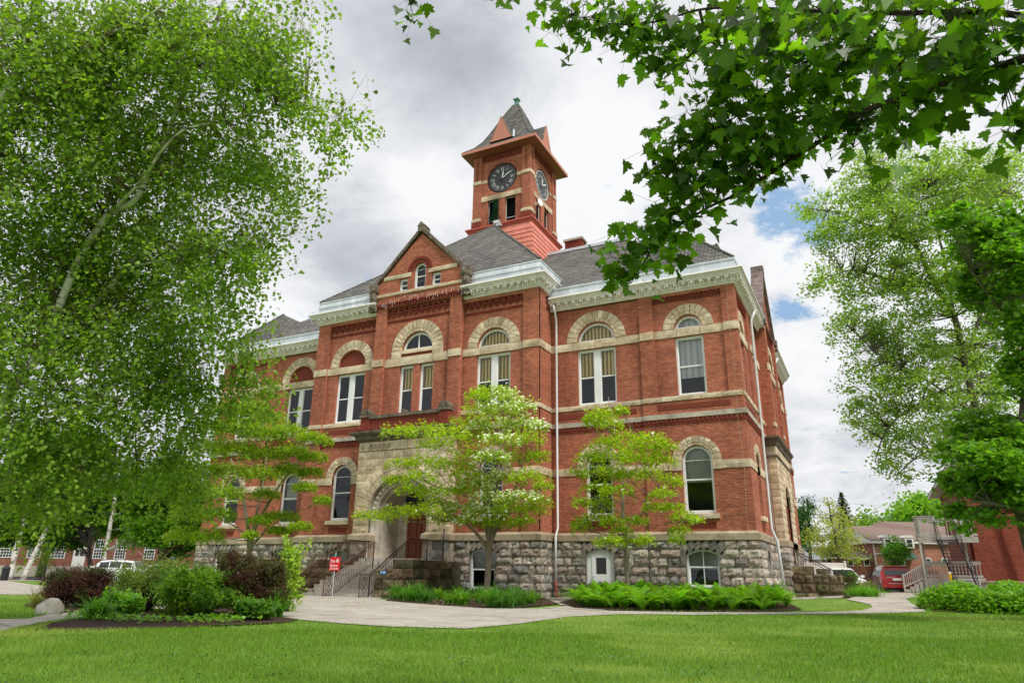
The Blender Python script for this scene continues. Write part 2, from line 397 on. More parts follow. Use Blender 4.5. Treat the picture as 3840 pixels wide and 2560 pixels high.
def sweep(mb,path,prof,cap=True):
    # path plan points; outward = right-hand side of travel direction; mitred
    n=len(path); offs=[]
    for i in range(n):
        def nrm(a,b):
            dx,dy=b[0]-a[0],b[1]-a[1]; L=math.hypot(dx,dy); return (dy/L,-dx/L)
        if i==0: offs.append(nrm(path[0],path[1]))
        elif i==n-1: offs.append(nrm(path[-2],path[-1]))
        else:
            a=nrm(path[i-1],path[i]); b=nrm(path[i],path[i+1]); k=1+a[0]*b[0]+a[1]*b[1]
            offs.append(((a[0]+b[0])/k,(a[1]+b[1])/k))
    for i in range(n-1):
        for j in range(len(prof)-1):
            (d0,z0),(d1,z1)=prof[j],prof[j+1]
            p=lambda q,d,z:(path[q][0]+offs[q][0]*d,path[q][1]+offs[q][1]*d,z)
            mb.face([p(i,d0,z0),p(i+1,d0,z0),p(i+1,d1,z1),p(i,d1,z1)])
    if cap:
        for q in (0,n-1): mb.face([(path[q][0]+offs[q][0]*d,path[q][1]+offs[q][1]*d,z) for d,z in prof])
def rock(mb,f,n,m,amp,col,back=.08,sd=0.):
    g=[]
    for j in range(m+1):
        row=[]
        for i in range(n+1):
            a,b=i/n,j/m
            e=min(1,min(a,1-a)*n/1.3)*min(1,min(b,1-b)*m/1.3)
            p=f(a,b,0)
            nz=noise.noise(Vector(p)*3.2+Vector((sd,sd*.3,0)))+.7*noise.noise(Vector(p)*8.1)
            row.append(f(a,b,amp*e*(.55+.95*nz)))
        g.append(row)
    for j in range(m):
        for i in range(n): mb.face([g[j][i],g[j][i+1],g[j+1][i+1],g[j+1][i]],col)
    B=[(i,0) for i in range(n)]+[(n,j) for j in range(m)]+[(i,m) for i in range(n,0,-1)]+[(0,j) for j in range(m,0,-1)]
    for k in range(len(B)):
        (i,j),(i2,j2)=B[k],B[(k+1)%len(B)]
        mb.face([g[j][i],g[j2][i2],f(i2/n,j2/m,-back),f(i/n,j/m,-back)],col)
def scol(kind='rock'):
    r=random.random()
    if kind=='rock':
        c=random.choice([(.32,.29,.26),(.38,.34,.30),(.25,.235,.22),(.38,.31,.275),(.42,.385,.34),(.19,.185,.18),(.48,.44,.39),(.33,.27,.24),(.27,.27,.26),(.28,.25,.22),(.22,.20,.18)])
    elif kind=='moss': c=random.choice([(.9,.85,.7),(.7,.7,.6),(1.1,.9,.75),(.8,.85,.55)]) 
    else:
        c=random.choice([(1,1,1),(.91,.87,.82),(1.06,1.04,1.0),(.83,.78,.72),(1,.94,.86),(.95,.93,.9)])
    k=random.uniform(.88,1.12); return tuple(x*k for x in c)
def courses(mb,fr,d,s0,s1,z0,z1,rows,lmin,lmax,amp,kind,blocked=[],gap=.012,res=.13):
    hs=(z1-z0)/rows
    for r in range(rows):
        za,zb=z0+r*hs,z0+(r+1)*hs
        segs=[(s0,s1)]
        for (a,b,c0,c1) in blocked:
            if c0<zb-.04 and c1>za+.04:
                ns=[]
                for (p,q) in segs:
                    if b<=p or a>=q: ns.append((p,q))
                    else:
                        if a-p>.08: ns.append((p,a))
                        if q-b>.08: ns.append((b,q))
                segs=ns
        for p,q in segs:
            x=p
            while x<q-1e-3:
                L=random.uniform(lmin,lmax)
                if q-(x+L)<lmin*.7: L=q-x
                xa,xb=x+gap,x+L-gap; x+=L
                rock(mb,lambda a,b,e,xa=xa,xb=xb:fr.P(xa+(xb-xa)*a,d+e,za+gap+(zb-za-2*gap)*b),max(2,int(L/res)),max(2,int(hs/res)),amp,scol(kind),sd=random.random()*50)
def archring(mb,fr,d,c,zc,r0,r1,n,amp,kind='sand',a0=0,a1=PI,gap=.016,nr=2):
    for k in range(n):
        t0=a0+(a1-a0)*k/n+gap/r1; t1=a0+(a1-a0)*(k+1)/n-gap/r1
        col=scol(kind)
        rock(mb,lambda a,b,e:fr.P(c-math.cos(t0+(t1-t0)*a)*(r0+(r1-r0)*b),d+e,zc+math.sin(t0+(t1-t0)*a)*(r0+(r1-r0)*b)),2,nr,amp,col,back=.1,sd=random.random()*50)
def cbox(mb,fr,a0,a1,d0,d1,z0,z1,kind='sand',rough=.03):
    # smooth-ish dressed stone block with rough front
    rock(mb,lambda a,b,e:fr.P(a0+(a1-a0)*a,d1+e,z0+(z1-z0)*b),max(2,int(abs(a1-a0)/.2)),2,rough,scol(kind),back=abs(d1-d0)+.02,sd=random.random()*50)
def band(mb,fr,a0,a1,d1,z0,z1,rough=.04,L=.95,skip=[]):
    segs=[(a0,a1)]
    for s,e in skip: segs=[x for (p,q) in segs for x in ((p,min(q,s)),(max(p,e),q)) if x[1]-x[0]>.05]
    for p,q in segs:
        n=max(1,round((q-p)/L)); w=(q-p)/n
        for k in range(n): cbox(mb,fr,p+w*k+.010,p+w*(k+1)-.010,d1-.1,d1,z0,z1,rough=rough)

CH=empty('courthouse',(CX,10.8,0),'red brick county courthouse with sandstone trim, stone basement and a square clock tower','courthouse')
def window(fr,d,s0,s1,z0,z1,kind='rect',double=False,style='dark',meet=.5,mull=.34,cols=1,rows=2):
    """returns window part; opening s0..s1, z0..z1 (z1 spring for round)"""
    mb=MB(); fd=.10
    L=lambda a,b,c,e,k,i:[fr.P(x,d,z) for x,z in aloop(a,b,c,e,k,i,rise=.22)]
    off=fr.N*-fd
    mb.ring(L(s0,s1,z0,z1,kind,0),L(s0,s1,z0,z1,kind,.085),off)
    units=[(s0+.085,s1-.085)]
    if double:
        c=(s0+s1)/2; fr.box(mb,c-mull/2,c+mull/2,d-fd,d+.01,z0+.05,z1-.05); units=[(s0+.085,c-mull/2),(c+mull/2,s1-.085)]
    top={'rect':z1,'round':z1+(s1-s0)/2,'half':z0+(s1-s0)/2,'seg':z1}[kind]
    gl=MB()
    def topat(x):
        if kind in('round','half'):
            r=(s1-s0)/2-.08; c=(s0+s1)/2; zc=z1 if kind=='round' else z0
            return zc+math.sqrt(max(0,r*r-(x-c)**2))
        return z1-.085
    for a,b in units:
        if kind=='half': continue
        zm=z0+(top-z0)*meet
        # sashes: upper slightly forward
        sw=.05
        dd=d-.03
        fr.box(mb,a,b,dd-.04,dd,zm-.04,zm+.03)
        fr.box(mb,a,a+sw,dd-.06,dd-.012,z0+.085,zm); fr.box(mb,b-sw,b,dd-.06,dd-.012,z0+.085,zm)
        fr.box(mb,a+sw,b-sw,dd-.06,dd-.012,z0+.085,z0+.17)
        if kind=='rect':
            fr.box(mb,a,a+sw,dd-.04,dd-.002,zm+.03,z1-.085); fr.box(mb,b-sw,b,dd-.04,dd-.002,zm+.03,z1-.085); fr.box(mb,a+sw,b-sw,dd-.04,dd-.002,z1-.14,z1-.085)
        for k in range(1,cols):
            x=a+(b-a)*k/cols; fr.box(mb,x-.018,x+.018,dd-.04,dd-.004,z0+.17,topat(x))
        if kind=='round':
            fr.box(mb,a+.01,b-.01,dd-.04,dd-.01,z1+.02,z1+.045)
    if kind in('round','half'):
        mb.ring(L(s0,s1,z0,z1,kind,.083),L(s0,s1,z0,z1,kind,.125),off*.6)
    w=mb.build('window',M['white'],CH)
    g=MB(); lp=aloop(s0,s1,z0,z1,kind,.06,rise=.22); g.face([fr.P(x,d-.06,z) for x,z in lp]); g.build('pane',M['glass'],w)
    if style!='dark':
        b=MB(); zb=z0+.05
        if style.startswith('half'): zb=z0+(top-z0)*.45
        if style in('curtain','sheer') and kind=='rect': zb=z0+(top-z0)*(.5 if style=='curtain' else .30)
        lp=aloop(s0,s1,zb,z1 if kind!='half' else z1,kind if kind!='half' else 'half',.05,rise=.22)
        b.face([fr.P(x,d-.22,z) for x,z in lp])
        b.build({'curtain':'curtain','sheer':'curtain'}.get(style,'blind'),{'curtain':M['curtain'],'sheer':M['sheer']}.get(style,M['blind']),w)
    return w
def mir(s0,s1): return (2*CX-s1,2*CX-s0)
BR=MB(); ST=MB(); TC=MB(); DK=MB(); DT=MB(); PIL=MB()   # brick walls, stone trim, terracotta, -, dentils, pilasters
FM=front(0); FB=front(-1.5); FP=front(-1.62)
XI=-10.0
def dentils(fr,a0,a1,z0,z1,d0=-.12,d1=0,pitch=.22,w=.11):
    n=max(1,round((a1-a0)/pitch)); p=(a1-a0)/n
    for k in range(n): fr.box(DT,a0+p*k+.0,a0+p*k+w,d0,d1,z0,z1)
def corbels(fr,a0,a1,z0,z1,d,n):
    # stepped corbel blocks: four brick courses growing outward, on a ledge
    fr.box(DT,a0,a1,d,d+.05,z0-.22,z0-.15); fr.box(DT,a0,a1,d,d+.03,z0-.30,z0-.22)
    p=(a1-a0)/n; h=(z1-z0)
    for k in range(n+1):
        c=a0+p*k
        for i in range(4):
            f=i/3; w=.11+.05*i
            l=max(a0,c-w); r=min(a1,c+w)
            fr.box(DT,l,r,d,d+.035+.03*i,z0+h*(.22*i),z0+h*(.22*i)+h*.15)
            fr.box(DT,l+.02 if l>a0 else l,r-.02 if r<a1 else r,d,d+.01+.03*i,z0+h*(.22*i)+h*.15,z0+h*.22*(i+1))
        
def up_window(fr,c,w,style,double,lun='glass',rI=None,rO=None,lstyle=None,zc=13.07):
    s0,s1=c-w/2,c+w/2
    rI=rI or w/2; 
    return [(s0,s1,9.55,12.62)],[(c-rI,c+rI)]
def section(fr,x0,x1,d,zlo,zhi,ups,lows,lun):
    """ups: list (c,w,double,style); lows: list (c,w,style)"""
    holes=[]
    for c,w,db,st in ups:
        if zlo<9: holes.append(aloop(c-w/2,c+w/2,9.55,12.64))
        elif zhi>13: holes.append(aloop(c-w/2,c+w/2,9.55,12.64))
        if zhi>13: holes.append(aloop(c-w/2+.02,c+w/2-.02,13.06,0,'half'))
    for c,w,st in lows:
        if zlo<5: holes.append(aloop(c-w/2,c+w/2,3.84,6.32,'round'))
    wall(BR,fr,d,[(x0,zlo),(x1,zlo),(x1,zhi),(x0,zhi)],holes,.3)
def dress_up(fr,d,c,w,db,st,ln,rO):
    window(fr,d-.14,c-w/2,c+w/2,9.55,12.64,'rect',double=db,style=st)
    r=w/2
    archring(ST,fr,d+.04,c,13.10,r+.0,r+.17,max(9,int(r*13)),.012)
    archring(ST,fr,d+.05,c,13.10,r+.175,rO,max(9,int(rO*9)),.05)
    # intrados lining
    if ln=='terra':
        TC.face([fr.P(x,d-.12,z) for x,z in aloop(c-r,c+r,13.06,0,'half')])
    else: window(fr,d-.14,c-r+.02,c+r-.02,13.06,0,'half',style=ln)
def dress_low(fr,d,c,w,st,z0=3.84,rO=1.16):
    window(fr,d-.16,c-w/2,c+w/2,z0,6.32,'round',style=st)
    archring(ST,fr,d+.03,c,6.34,w/2,w/2+.12,9,.01)
    archring(ST,fr,d+.05,c,6.34,w/2+.125,rO,11,.045)
    for s in (-1,1):
        a,b=sorted((c+s*(w/2+.0),c+s*rO)); cbox(ST,fr,a,b,d-.1,d+.05,5.88,6.33,rough=.05)
    cbox(ST,fr,c-w/2-.14,c+w/2+.14,d-.25,d+.14,z0-.22,z0-.01,rough=.03)
    TC.face([fr.P(c-w/2+.05,d+.015,3.18),fr.P(c+w/2-.05,d+.015,3.18),fr.P(c+w/2-.05,d+.015,3.46),fr.P(c-w/2+.05,d+.015,3.46)])

def half_front(sg):
    """sg=+1 right half (as measured), -1 mirrored"""
    def I(a,b): return (a,b) if sg>0 else mir(a,b)
    def c_(x): return x if sg>0 else 2*CX-x
    R=sg>0
    # --- corner section
    x0,x1=I(-4.92,0)
    section(FM,x0,x1,0,3.0,9.4,[],[(c_(-2.42),1.46,'dark')],None)
    section(FM,x0,x1,-.12,9.4,15.05,[(c_(-2.41),1.44,False,'s')],[],None)
    for a,b in ((-.65,0),(-4.92,-4.17)):
        a,b=I(a,b); FM.box(PIL,a,b,-.12,0,9.4,15.05)
    a,b=I(-4.17,-.65); FM.box(PIL,a,b,-.119,0,14.90,15.05)
    a,b=I(-4.15,-.67); dentils(FM,a,b,14.78,14.89); FM.box(DT,a,b,-.12,-.05,14.70,14.78); FM.box(DT,a,b,-.12,-.09,14.60,14.66)
    dress_up(FM,-.12,c_(-2.41),1.44,False,'sheer' if R else 'dark','sheer' if R else 'terra',1.28)
    dress_low(FM,0,c_(-2.42),1.46,'half' if R else 'dark')
    a,b=I(-4.2,-.64); TC.face([FM.P(a,.012,8.86),FM.P(b,.012,8.86),FM.P(b,.012,9.14),FM.P(a,.012,9.14)])
    # bands
    a,b=I(-4.92,0); w0,w1=I(-3.13,-1.69)
    for p,q in ((-4.92,-4.17),(-.65,0.04)):
        p,q=I(p,q); band(ST,FM,p,q,.05,12.66,13.08)
    p,q=I(-4.17,-.65); band(ST,FM,p,q,-.07,12.66,13.08,L=1.2)
    band(ST,FM,a,b,.05,9.32,9.56)
    FM.box(SG,a-.10*(not R),b+.10*R,-.1,.10,8.42,8.66)
    l0,l1=I(-4.92,-3.58); band(ST,FM,l0,l1,.04,5.9,6.28); l0,l1=I(-1.26,0.04); band(ST,FM,l0,l1,.04,5.9,6.28)
    dentils(FM,a,b,8.24,8.42,0,.08); FM.box(DT,a,b,0,.045,8.14,8.24)
    # --- recess section
    x0,x1=I(XI,-4.92)
    section(FM,x0,x1,-.12,3.0,15.05,[(c_(-7.38),2.16,True,'')],[(c_(-7.4),1.42,'')],None)
    dress_up(FM,-.12,c_(-7.38),2.16,True,'curtain' if R else 'dark','curtain' if R else 'terra',1.68)
    dress_low(FM,-.12,c_(-7.4),1.42,'dark' if R else 'half')
    band(ST,FM,x0,x1,-.07,12.66,13.08,L=1.2); band(ST,FM,x0,x1,-.07,9.32,9.56)
    FM.box(SG,x0,x1,-.2,-.02,8.42,8.66)
    dentils(FM,x0,x1,8.24,8.42,-.12,-.04); FM.box(DT,x0,x1,-.12,-.075,8.14,8.24)
    for p,q in ((XI,-8.56),(-6.24,-4.92)):
        p,q=I(p,q); band(ST,FM,p,q,-.08,5.9,6.28)
    a,b=I(-9.6,-5.3); TC.face([FM.P(a,-.105,8.86),FM.P(b,-.105,8.86),FM.P(b,-.105,9.14),FM.P(a,-.105,9.14)])
    # --- bay
    x0,x1=I(-14.9,XI); c=c_(-12.84)
    section(FB,x0,x1,-.12,3.0,16.08,[(c,2.12,True,'')],[(c,1.42,'')],None)
    a,b=I(-10.98,XI); FB.box(PIL,a,b,-.119,0,3.0,16.08)
    a,b=I(-14.77,-10.98); FB.box(PIL,a,b,-.118,0,15.88,16.08)
    a,b=I(-14.74,-11.0); corbels(FB,a,b,15.40,15.87,-.12,9)
    dress_up(FB,-.12,c,2.12,True,'curtain' if R else 'dark','curtain' if R else 'terra',1.66)
    dress_low(FB,-.12,c,1.42,'dark')
    band(ST,FB,x0,x1,-.07,12.66,13.08,L=1.2); a,b=I(-10.98,XI+.05); band(ST,FB,a,b,.05,12.66,13.08)
    band(ST,FB,x0,x1,-.07,9.32,9.56); band(ST,FB,a,b,.05,9.32,9.56)
    FB.box(SG,x0,x1,-.2,.02,8.42,8.66); FB.box(SG,a,b+.03*R,-.2,.10,8.419,8.661)
    dentils(FB,x0,x1,8.24,8.42,-.12,-.02); FB.box(DT,x0,x1,-.12,-.05,8.14,8.24)
    for p,q in ((-14.9,-14.0),(-11.68,XI)):
        p,q=I(p,q); band(ST,FB,p,q,-.08,5.9,6.28)
    band(ST,FB,a,b,.05,5.9,6.28)
    a,b=I(-14.6,-11.1); TC.face([FB.P(a,-.105,8.86),FB.P(b,-.105,8.86),FB.P(b,-.105,9.14),FB.P(a,-.105,9.14)])
SG=MB()
half_front(1); half_front(-1)
# bay returns (side walls of the projecting bay)
for sx,N in ((XI,1),(2*CX-XI,-1)):
    f=Fr((sx,0,0),(0,1,0),(N,0,0))
    wall(BR,f,0,[(-1.5,3.0),(.1,3.0),(.1,16.08),(-1.5,16.08)],[])
    band(ST,f,-1.5,-.0,.05,12.66,13.08); band(ST,f,-1.5,0,.05,9.32,9.56); f.box(SG,-1.5,-.1,-.1,.1,8.42,8.66); band(ST,f,-1.5,0,.05,5.9,6.28)
    dentils(f,-1.5,0,8.24,8.42,0,.08); corbels(f,-.62,-.1,15.40,15.87,0,2)
    # upper return above the main roof
    wall(BR,f,0,[(.1,14.9),(3.2,14.9),(3.2,17.0),(.1,17.0)],[])
# pavilion
wall(BR,FP,0,[(-20.83,1.0),(-14.77,1.0),(-14.77,16.3),(-20.83,16.3)],[aloop(-18.95,-18.0,9.62,12.56),aloop(-17.55,-16.6,9.62,12.56),aloop(CX-1.09,CX+1.09,13.48,0,'half')]+[aloop(CX-1.55,CX+1.55,1.8,4.0,'round')],.3)
for a,b in ((-20.83,-20.06),(-15.54,-14.77)): FP.box(PIL,a,b,-.14,.18,8.6,16.3)
FG=front(-1.8)
wall(BR,FG,0,[(-20.83,16.3),(-14.77,16.3),(-14.77,18.0),(CX,20.95),(-20.83,18.0)],[aloop(CX-.43,CX+.43,17.27,18.52,'round'),aloop(CX-1.5,CX-.86,17.27,18.12),aloop(CX+.86,CX+1.5,17.27,18.12)],.3)
BR.face([FG.P(-20.83,0,16.3),FG.P(-14.77,0,16.3),FG.P(-14.77,-.2,16.3),FG.P(-20.83,-.2,16.3)])
for sx in (-20.83,-14.77): BR.face([(sx,-1.8,16.3),(sx,1.0,16.3),(sx,1.0,18.0),(sx,-1.8,18.0)])
corbels(FP,-20.04,-15.56,15.66,16.28,0,11)
dentils(FG,-20.83,-14.77,16.34,16.52,0,.10,.2,.1); FG.box(DT,-20.83,-14.77,0,.12,16.52,16.60)
for k in range(14): pass
window(FP,-.16,-18.95,-18.0,9.62,12.56,style='curtain'); window(FP,-.16,-17.55,-16.6,9.62,12.56,style='curtain')
window(FP,-.16,CX-1.07,CX+1.07,13.48,0,'half',style='dark')
FP.box(MBm:=MB(),CX-.03,CX+.03,-.2,-.15,13.55,14.5); MBm.build('glazing_bar',M['white'],CH)
archring(ST,FP,.04,CX,13.5,1.09,1.28,15,.012); archring(ST,FP,.05,CX,13.5,1.29,1.79,17,.05)
for s in (-1,1):
    a,b=sorted((CX+s*1.09,CX+s*1.79)); cbox(ST,FP,a,b,-.1,.05,13.09,13.49,rough=.05)
cbox(ST,FP,CX-1.09,CX+1.09,-.2,.06,13.28,13.49,rough=.02)
TC.face([FP.P(CX-1.09,.01,13.08),FP.P(CX+1.09,.01,13.08),FP.P(CX+1.09,.01,13.28),FP.P(CX-1.09,.01,13.28)])
band(ST,FP,-20.06,-15.54,.05,12.58,13.08,L=1.1)
for a,b in ((-20.88,-20.06),(-15.54,-14.72)): band(ST,FP,a,b,.23,12.66,13.08)
band(ST,FG,-20.86,-14.74,.06,17.09,17.27)
band(ST,FG,-20.45,-15.15,.05,18.16,18.42,skip=[(CX-.62,CX+.62)])
window(FG,-.14,CX-.43,CX+.43,17.27,18.52,'round',style='dark'); window(FG,-.14,CX-1.5,CX-.86,17.27,18.12); window(FG,-.14,CX+.86,CX+1.5,17.27,18.12)
AR=MB()
for r0,r1,dd in ((.44,.66,.03),(.68,.86,.07)):
    for k in range(24):
        t0=PI*k/24+.01; t1=PI*(k+1)/24-.01
        AR.prism([FG.P(CX+math.cos(t)*r,dd,18.5+math.sin(t)*r) for t,r in ((t0,r0),(t0,r1),(t1,r1),(t1,r0))],(0,.1,0))
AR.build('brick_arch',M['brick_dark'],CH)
# gable coping
CP=MB()
for s in (-1,1):
    A=Vector((CX+s*3.28,-1.95,17.75)); B=Vector((CX,-1.95,21.08)); n=8
    for k in range(n):
        p=A.lerp(B,k/n); q=A.lerp(B,(k+1)/n-.012)
        rock(CP,lambda a,b,e:Vector((p.x+(q.x-p.x)*a,-1.95-e,p.z+(q.z-p.z)*a+.30*b)),3,2,.04,(1,1,1),back=.75,sd=k)
        CP.face([p+Vector((0,0,.30)),q+Vector((0,0,.30)),q+Vector((0,.75,.30)),p+Vector((0,.75,.30))])
        CP.face([p,q,q+Vector((0,.75,0)),p+Vector((0,.75,0))])
    x=CX+s*3.3
    rock(CP,lambda a,b,e:Vector((x-.30+.6*a,-2.02-e,17.45+.55*b)),4,4,.12,(1,1,1),back=.6,sd=3); rock(CP,lambda a,b,e:Vector((x-.22+.44*a,-1.98-e,16.95+.5*b)),4,4,.12,(1,1,1),back=.5,sd=9)
    rock(CP,lambda a,b,e:Vector((x-.28+.56*a,-1.95-e,16.25+.5*b)),4,4,.14,(1,1,1),back=.5,sd=19)
for s in (-1,1): CP.box(CX+s*3.3-.29,CX+s*3.3+.29,-1.98,-1.15,17.46,18.0); CP.box(CX+s*3.3-.2,CX+s*3.3+.2,-1.96,-1.45,16.3,17.46)
CP.box(CX-.22,CX+.22,-2.0,-1.3,21.0,21.42)
CP.prism([(CX-.26,-2.02,21.38),(CX+.26,-2.02,21.38),(CX,-2.02,21.68)],(0,.6,0))
CP.build('gable_coping',M['carved'],CH)

# ---- right (east) side facade
SD=side(0.)
def side_half(m):
    Y=lambda y:(y if m>0 else 21.5-y)
    def I(a,b): return tuple(sorted((Y(a),Y(b))))
    x0,x1=I(0,4.9); c=Y(2.55)
    section(SD,x0,x1,0,3.0,9.4,[],[(c,1.2,'')],None)
    section(SD,x0,x1,-.12,9.4,15.05,[(c-.5*m,1.3,False,'')],[],None)
    for a,b in ((.122,.7),(3.9,4.9)):
        a,b=I(a,b); SD.box(PIL,a,b,-.12,0,9.4,15.05)
    a,b=I(.7,3.9); SD.box(PIL,a,b,-.119,0,14.95,15.05); dentils(SD,a,b,14.75,14.93); SD.box(DT,a,b,-.12,-.05,14.62,14.72); dentils(SD,a,b,14.5,14.62)
    dress_up(SD,-.12,c-.5*m,1.3,False,'dark','dark',1.15); dress_low(SD,0,c,1.2,'dark',rO=1.0)
    for p,q,d in ((0,.7,.05),(.7,3.9,-.07),(3.9,4.9,.05)):
        p,q=I(p,q); band(ST,SD,p,q,d,12.66,13.08)
    a,b=I(0.101,4.9); band(ST,SD,a,b,.05,9.32,9.56); SD.box(SG,a,b,-.1,.1,8.421,8.659); dentils(SD,a,b,8.24,8.42,0,.08); SD.box(DT,a,b,0,.045,8.14,8.24)
    p,q=I(0,1.55); band(ST,SD,p,q,.04,5.9,6.28); p,q=I(3.55,4.9); band(ST,SD,p,q,.04,5.9,6.28)
    a,b=I(.8,3.8); TC.face([SD.P(a,.012,8.86),SD.P(b,.012,8.86),SD.P(b,.012,9.14),SD.P(a,.012,9.14)])
    x0,x1=I(4.9,8.2); wall(BR,SD,-.12,[(x0,3),(x1,3),(x1,15.05),(x0,15.05)],[])
    band(ST,SD,x0,x1,-.07,12.66,13.08); band(ST,SD,x0,x1,-.07,9.32,9.56); SD.box(SG,x0,x1,-.2,-.02,8.42,8.66); dentils(SD,x0,x1,8.24,8.42,-.12,-.04)
side_half(1); side_half(-1)
# side pavilion (upper brick) and gable
SP=side(.28)
wall(BR,SP,0,[(8.2,8.6),(13.3,8.6),(13.3,16.4),(10.75,19.9),(8.2,16.4)],[aloop(9.6,10.5,9.62,12.56),aloop(11.0,11.9,9.62,12.56),aloop(9.75,11.75,13.3,0,'half'),aloop(10.35,11.15,16.6,17.7,'round')],.3)
wall(BR,SP,0,[(8.2,3),(13.3,3),(13.3,8.6),(8.2,8.6)],[aloop(10.75-1.2,10.75+1.2,3.05,4.9,'round')])
for y in (8.2,13.3): BR.face([(.28,y,3),(-.3,y,3),(-.3,y,16.4),(.28,y,16.4)])
for a,b in ((8.196,8.95),(12.55,13.304)): SP.box(PIL,a,b,-.1,.16,8.6,15.9)
for a,b in ((8.15,8.95),(12.55,13.35)): band(ST,SP,a,b,.21,12.66,13.08); band(ST,SP,a,b,.21,9.32,9.56)
band(ST,SP,8.95,12.55,.05,12.66,13.08); archring(ST,SP,.05,10.75,13.3,1.0,1.5,13,.05)
window(SP,-.14,9.6,10.5,9.62,12.56); window(SP,-.14,11.0,11.9,9.62,12.56); window(SP,-.14,9.77,11.73,13.3,0,'half'); window(SP,-.14,10.35,11.15,16.6,17.7,'round')
corbels(SP,8.97,12.53,15.3,15.85,0,8); dentils(SP,8.2,13.3,16.0,16.15,0,.1)
PC=MB()
for s in (-1,1):
    A=Vector((0,10.75+s*2.85,15.75)); B=Vector((0,10.75,20.0))
    for k in range(5):
        p=A.lerp(B,k/5); q=A.lerp(B,(k+1)/5-.01)
        PC.hexa([(-.25,p.y,p.z),(.5,p.y,p.z),(.5,q.y,q.z),(-.25,q.y,q.z),(-.25,p.y,p.z+.35),(.5,p.y,p.z+.35),(.5,q.y,q.z+.35),(-.25,q.y,q.z+.35)])
    PC.box(-.2,.6,10.75+s*2.85-.25,10.75+s*2.85+.25,15.4,16.1)
PC.box(-.25,.52,10.75-.28,10.75+.28,19.9,20.35)
PC.build('side_gable_coping',M['purple_stone'],CH)
# left and rear walls, plain brick
wall(BR,Fr((-35.6,0,0),(0,1,0),(-1,0,0)),0,[(0,3),(21.5,3),(21.5,15.05),(0,15.05)],[])
wall(BR,Fr((0,21.5,0),(1,0,0),(0,1,0)),0,[(-35.6,3),(0,3),(0,15.05),(-35.6,15.05)],[])
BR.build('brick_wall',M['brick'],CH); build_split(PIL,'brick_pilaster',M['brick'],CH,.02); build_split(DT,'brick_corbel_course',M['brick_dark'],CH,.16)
build_split(TC,'terracotta_panel',M['terra'],CH,.05)
build_split(SG,'grey_string_course',M['stone_smooth'],CH,.25)
# ---- cornices
def corn(z,path,step=.43):
    cm=MB(); prof=[(0,z),(.07,z+.02),(.09,z+.10),(.14,z+.13),(.14,z+.34),(.40,z+.37),(.42,z+.44),(.47,z+.50),(.50,z+.56),(.55,z+.60),(.55,z+.66),(.50,z+.68),(0,z+.70)]
    sweep(cm,path,prof)
    c=cm.build('cornice',M['cream'],CH)
    for i in range(len(path)-1):
        a,b=Vector((*path[i],0)),Vector((*path[i+1],0)); L=(b-a).length; t=(b-a)/L; nn=Vector((t.y,-t.x,0))
        k=max(1,int(L/step))
        for j in range(k):
            p=a+t*(L*(j+.5)/k); 
            w=t*.085; md=MB()
            q0=p+nn*.13; q1=p+nn*.38
            md.hexa([q0-w+Vector((0,0,z+.16)),q0+w+Vector((0,0,z+.16)),q1+w+Vector((0,0,z+.26)),q1-w+Vector((0,0,z+.26)),q0-w+Vector((0,0,z+.36)),q0+w+Vector((0,0,z+.36)),q1+w+Vector((0,0,z+.38)),q1-w+Vector((0,0,z+.38))]); md.build('modillion',M['cream_lt'],c)
    tr=MB(); sweep(tr,path,[(.551,z+.585),(.575,z+.60),(.575,z+.67),(.54,z+.70)]); tr.build('gutter',M['cream_lt'],c)
    return c
LX=2*CX
corn(15.05,[(XI+.0,0),(0,0),(0,8.15)])
corn(15.05,[(0,13.35),(0,21.5)])
corn(15.05,[(-35.6,21.5),(-35.6,0),(LX-XI,0)])
corn(16.08,[(-14.77,-1.5),(XI,-1.5),(XI,3.0)])
corn(16.08,[(LX-XI,3.0),(LX-XI,-1.5),(-20.83,-1.5)])
FL=MB()
fp=lambda a,b:[(.5,a-.03),(.2,a+.04),(.17,b-.1),(.22,b-.09),(.22,b),(0,b+.03)]
sweep(FL,[(XI,0),(0,0),(0,21.5)],fp(15.75,16.38),False); sweep(FL,[(-35.6,21.5),(-35.6,0),(LX-XI,0)],fp(15.75,16.38),False)
fb=lambda a,b:[(.5,a-.03),(.12,a+.05),(.10,a+.45),(.15,a+.46),(.15,a+.52),(.08,b-.1),(.12,b-.08),(.12,b),(0,b+.03)]
sweep(FL,[(-14.77,-1.5),(XI,-1.5),(XI,3.4)],fb(16.78,17.68),False); sweep(FL,[(LX-XI,3.4),(LX-XI,-1.5),(-20.83,-1.5)],fb(16.78,17.68),False)
build_split(FL,'lead_flashing',M['lead'],CH,.1)
# ---- roofs
RF=MB()
def tri(*p): RF.face(p)
e0,e1,f0,f1,ze,zr=-35.75,.15,-.15,21.65,16.4,24.3
ra,rb=(-27.0,10.8,zr),(-8.6,10.8,zr)
tri((e0,f0,ze),(e1,f0,ze),rb,ra); tri((e1,f1,ze),(e0,f1,ze),ra,rb); tri((e1,f0,ze),(e1,f1,ze),rb); tri((e0,f1,ze),(e0,f0,ze),ra)
# bay hip
b0,b1,bz=LX-XI-.1,XI+.1,17.70; ap=(CX,7.5,25.95); ap2=(CX,11.5,25.95)
tri((b0,-1.62,bz),(b1,-1.62,bz),ap); tri((b1,-1.62,bz),(b1,11.5,bz),ap2,ap); tri((b0,11.5,bz),(b0,-1.62,bz),ap,ap2)
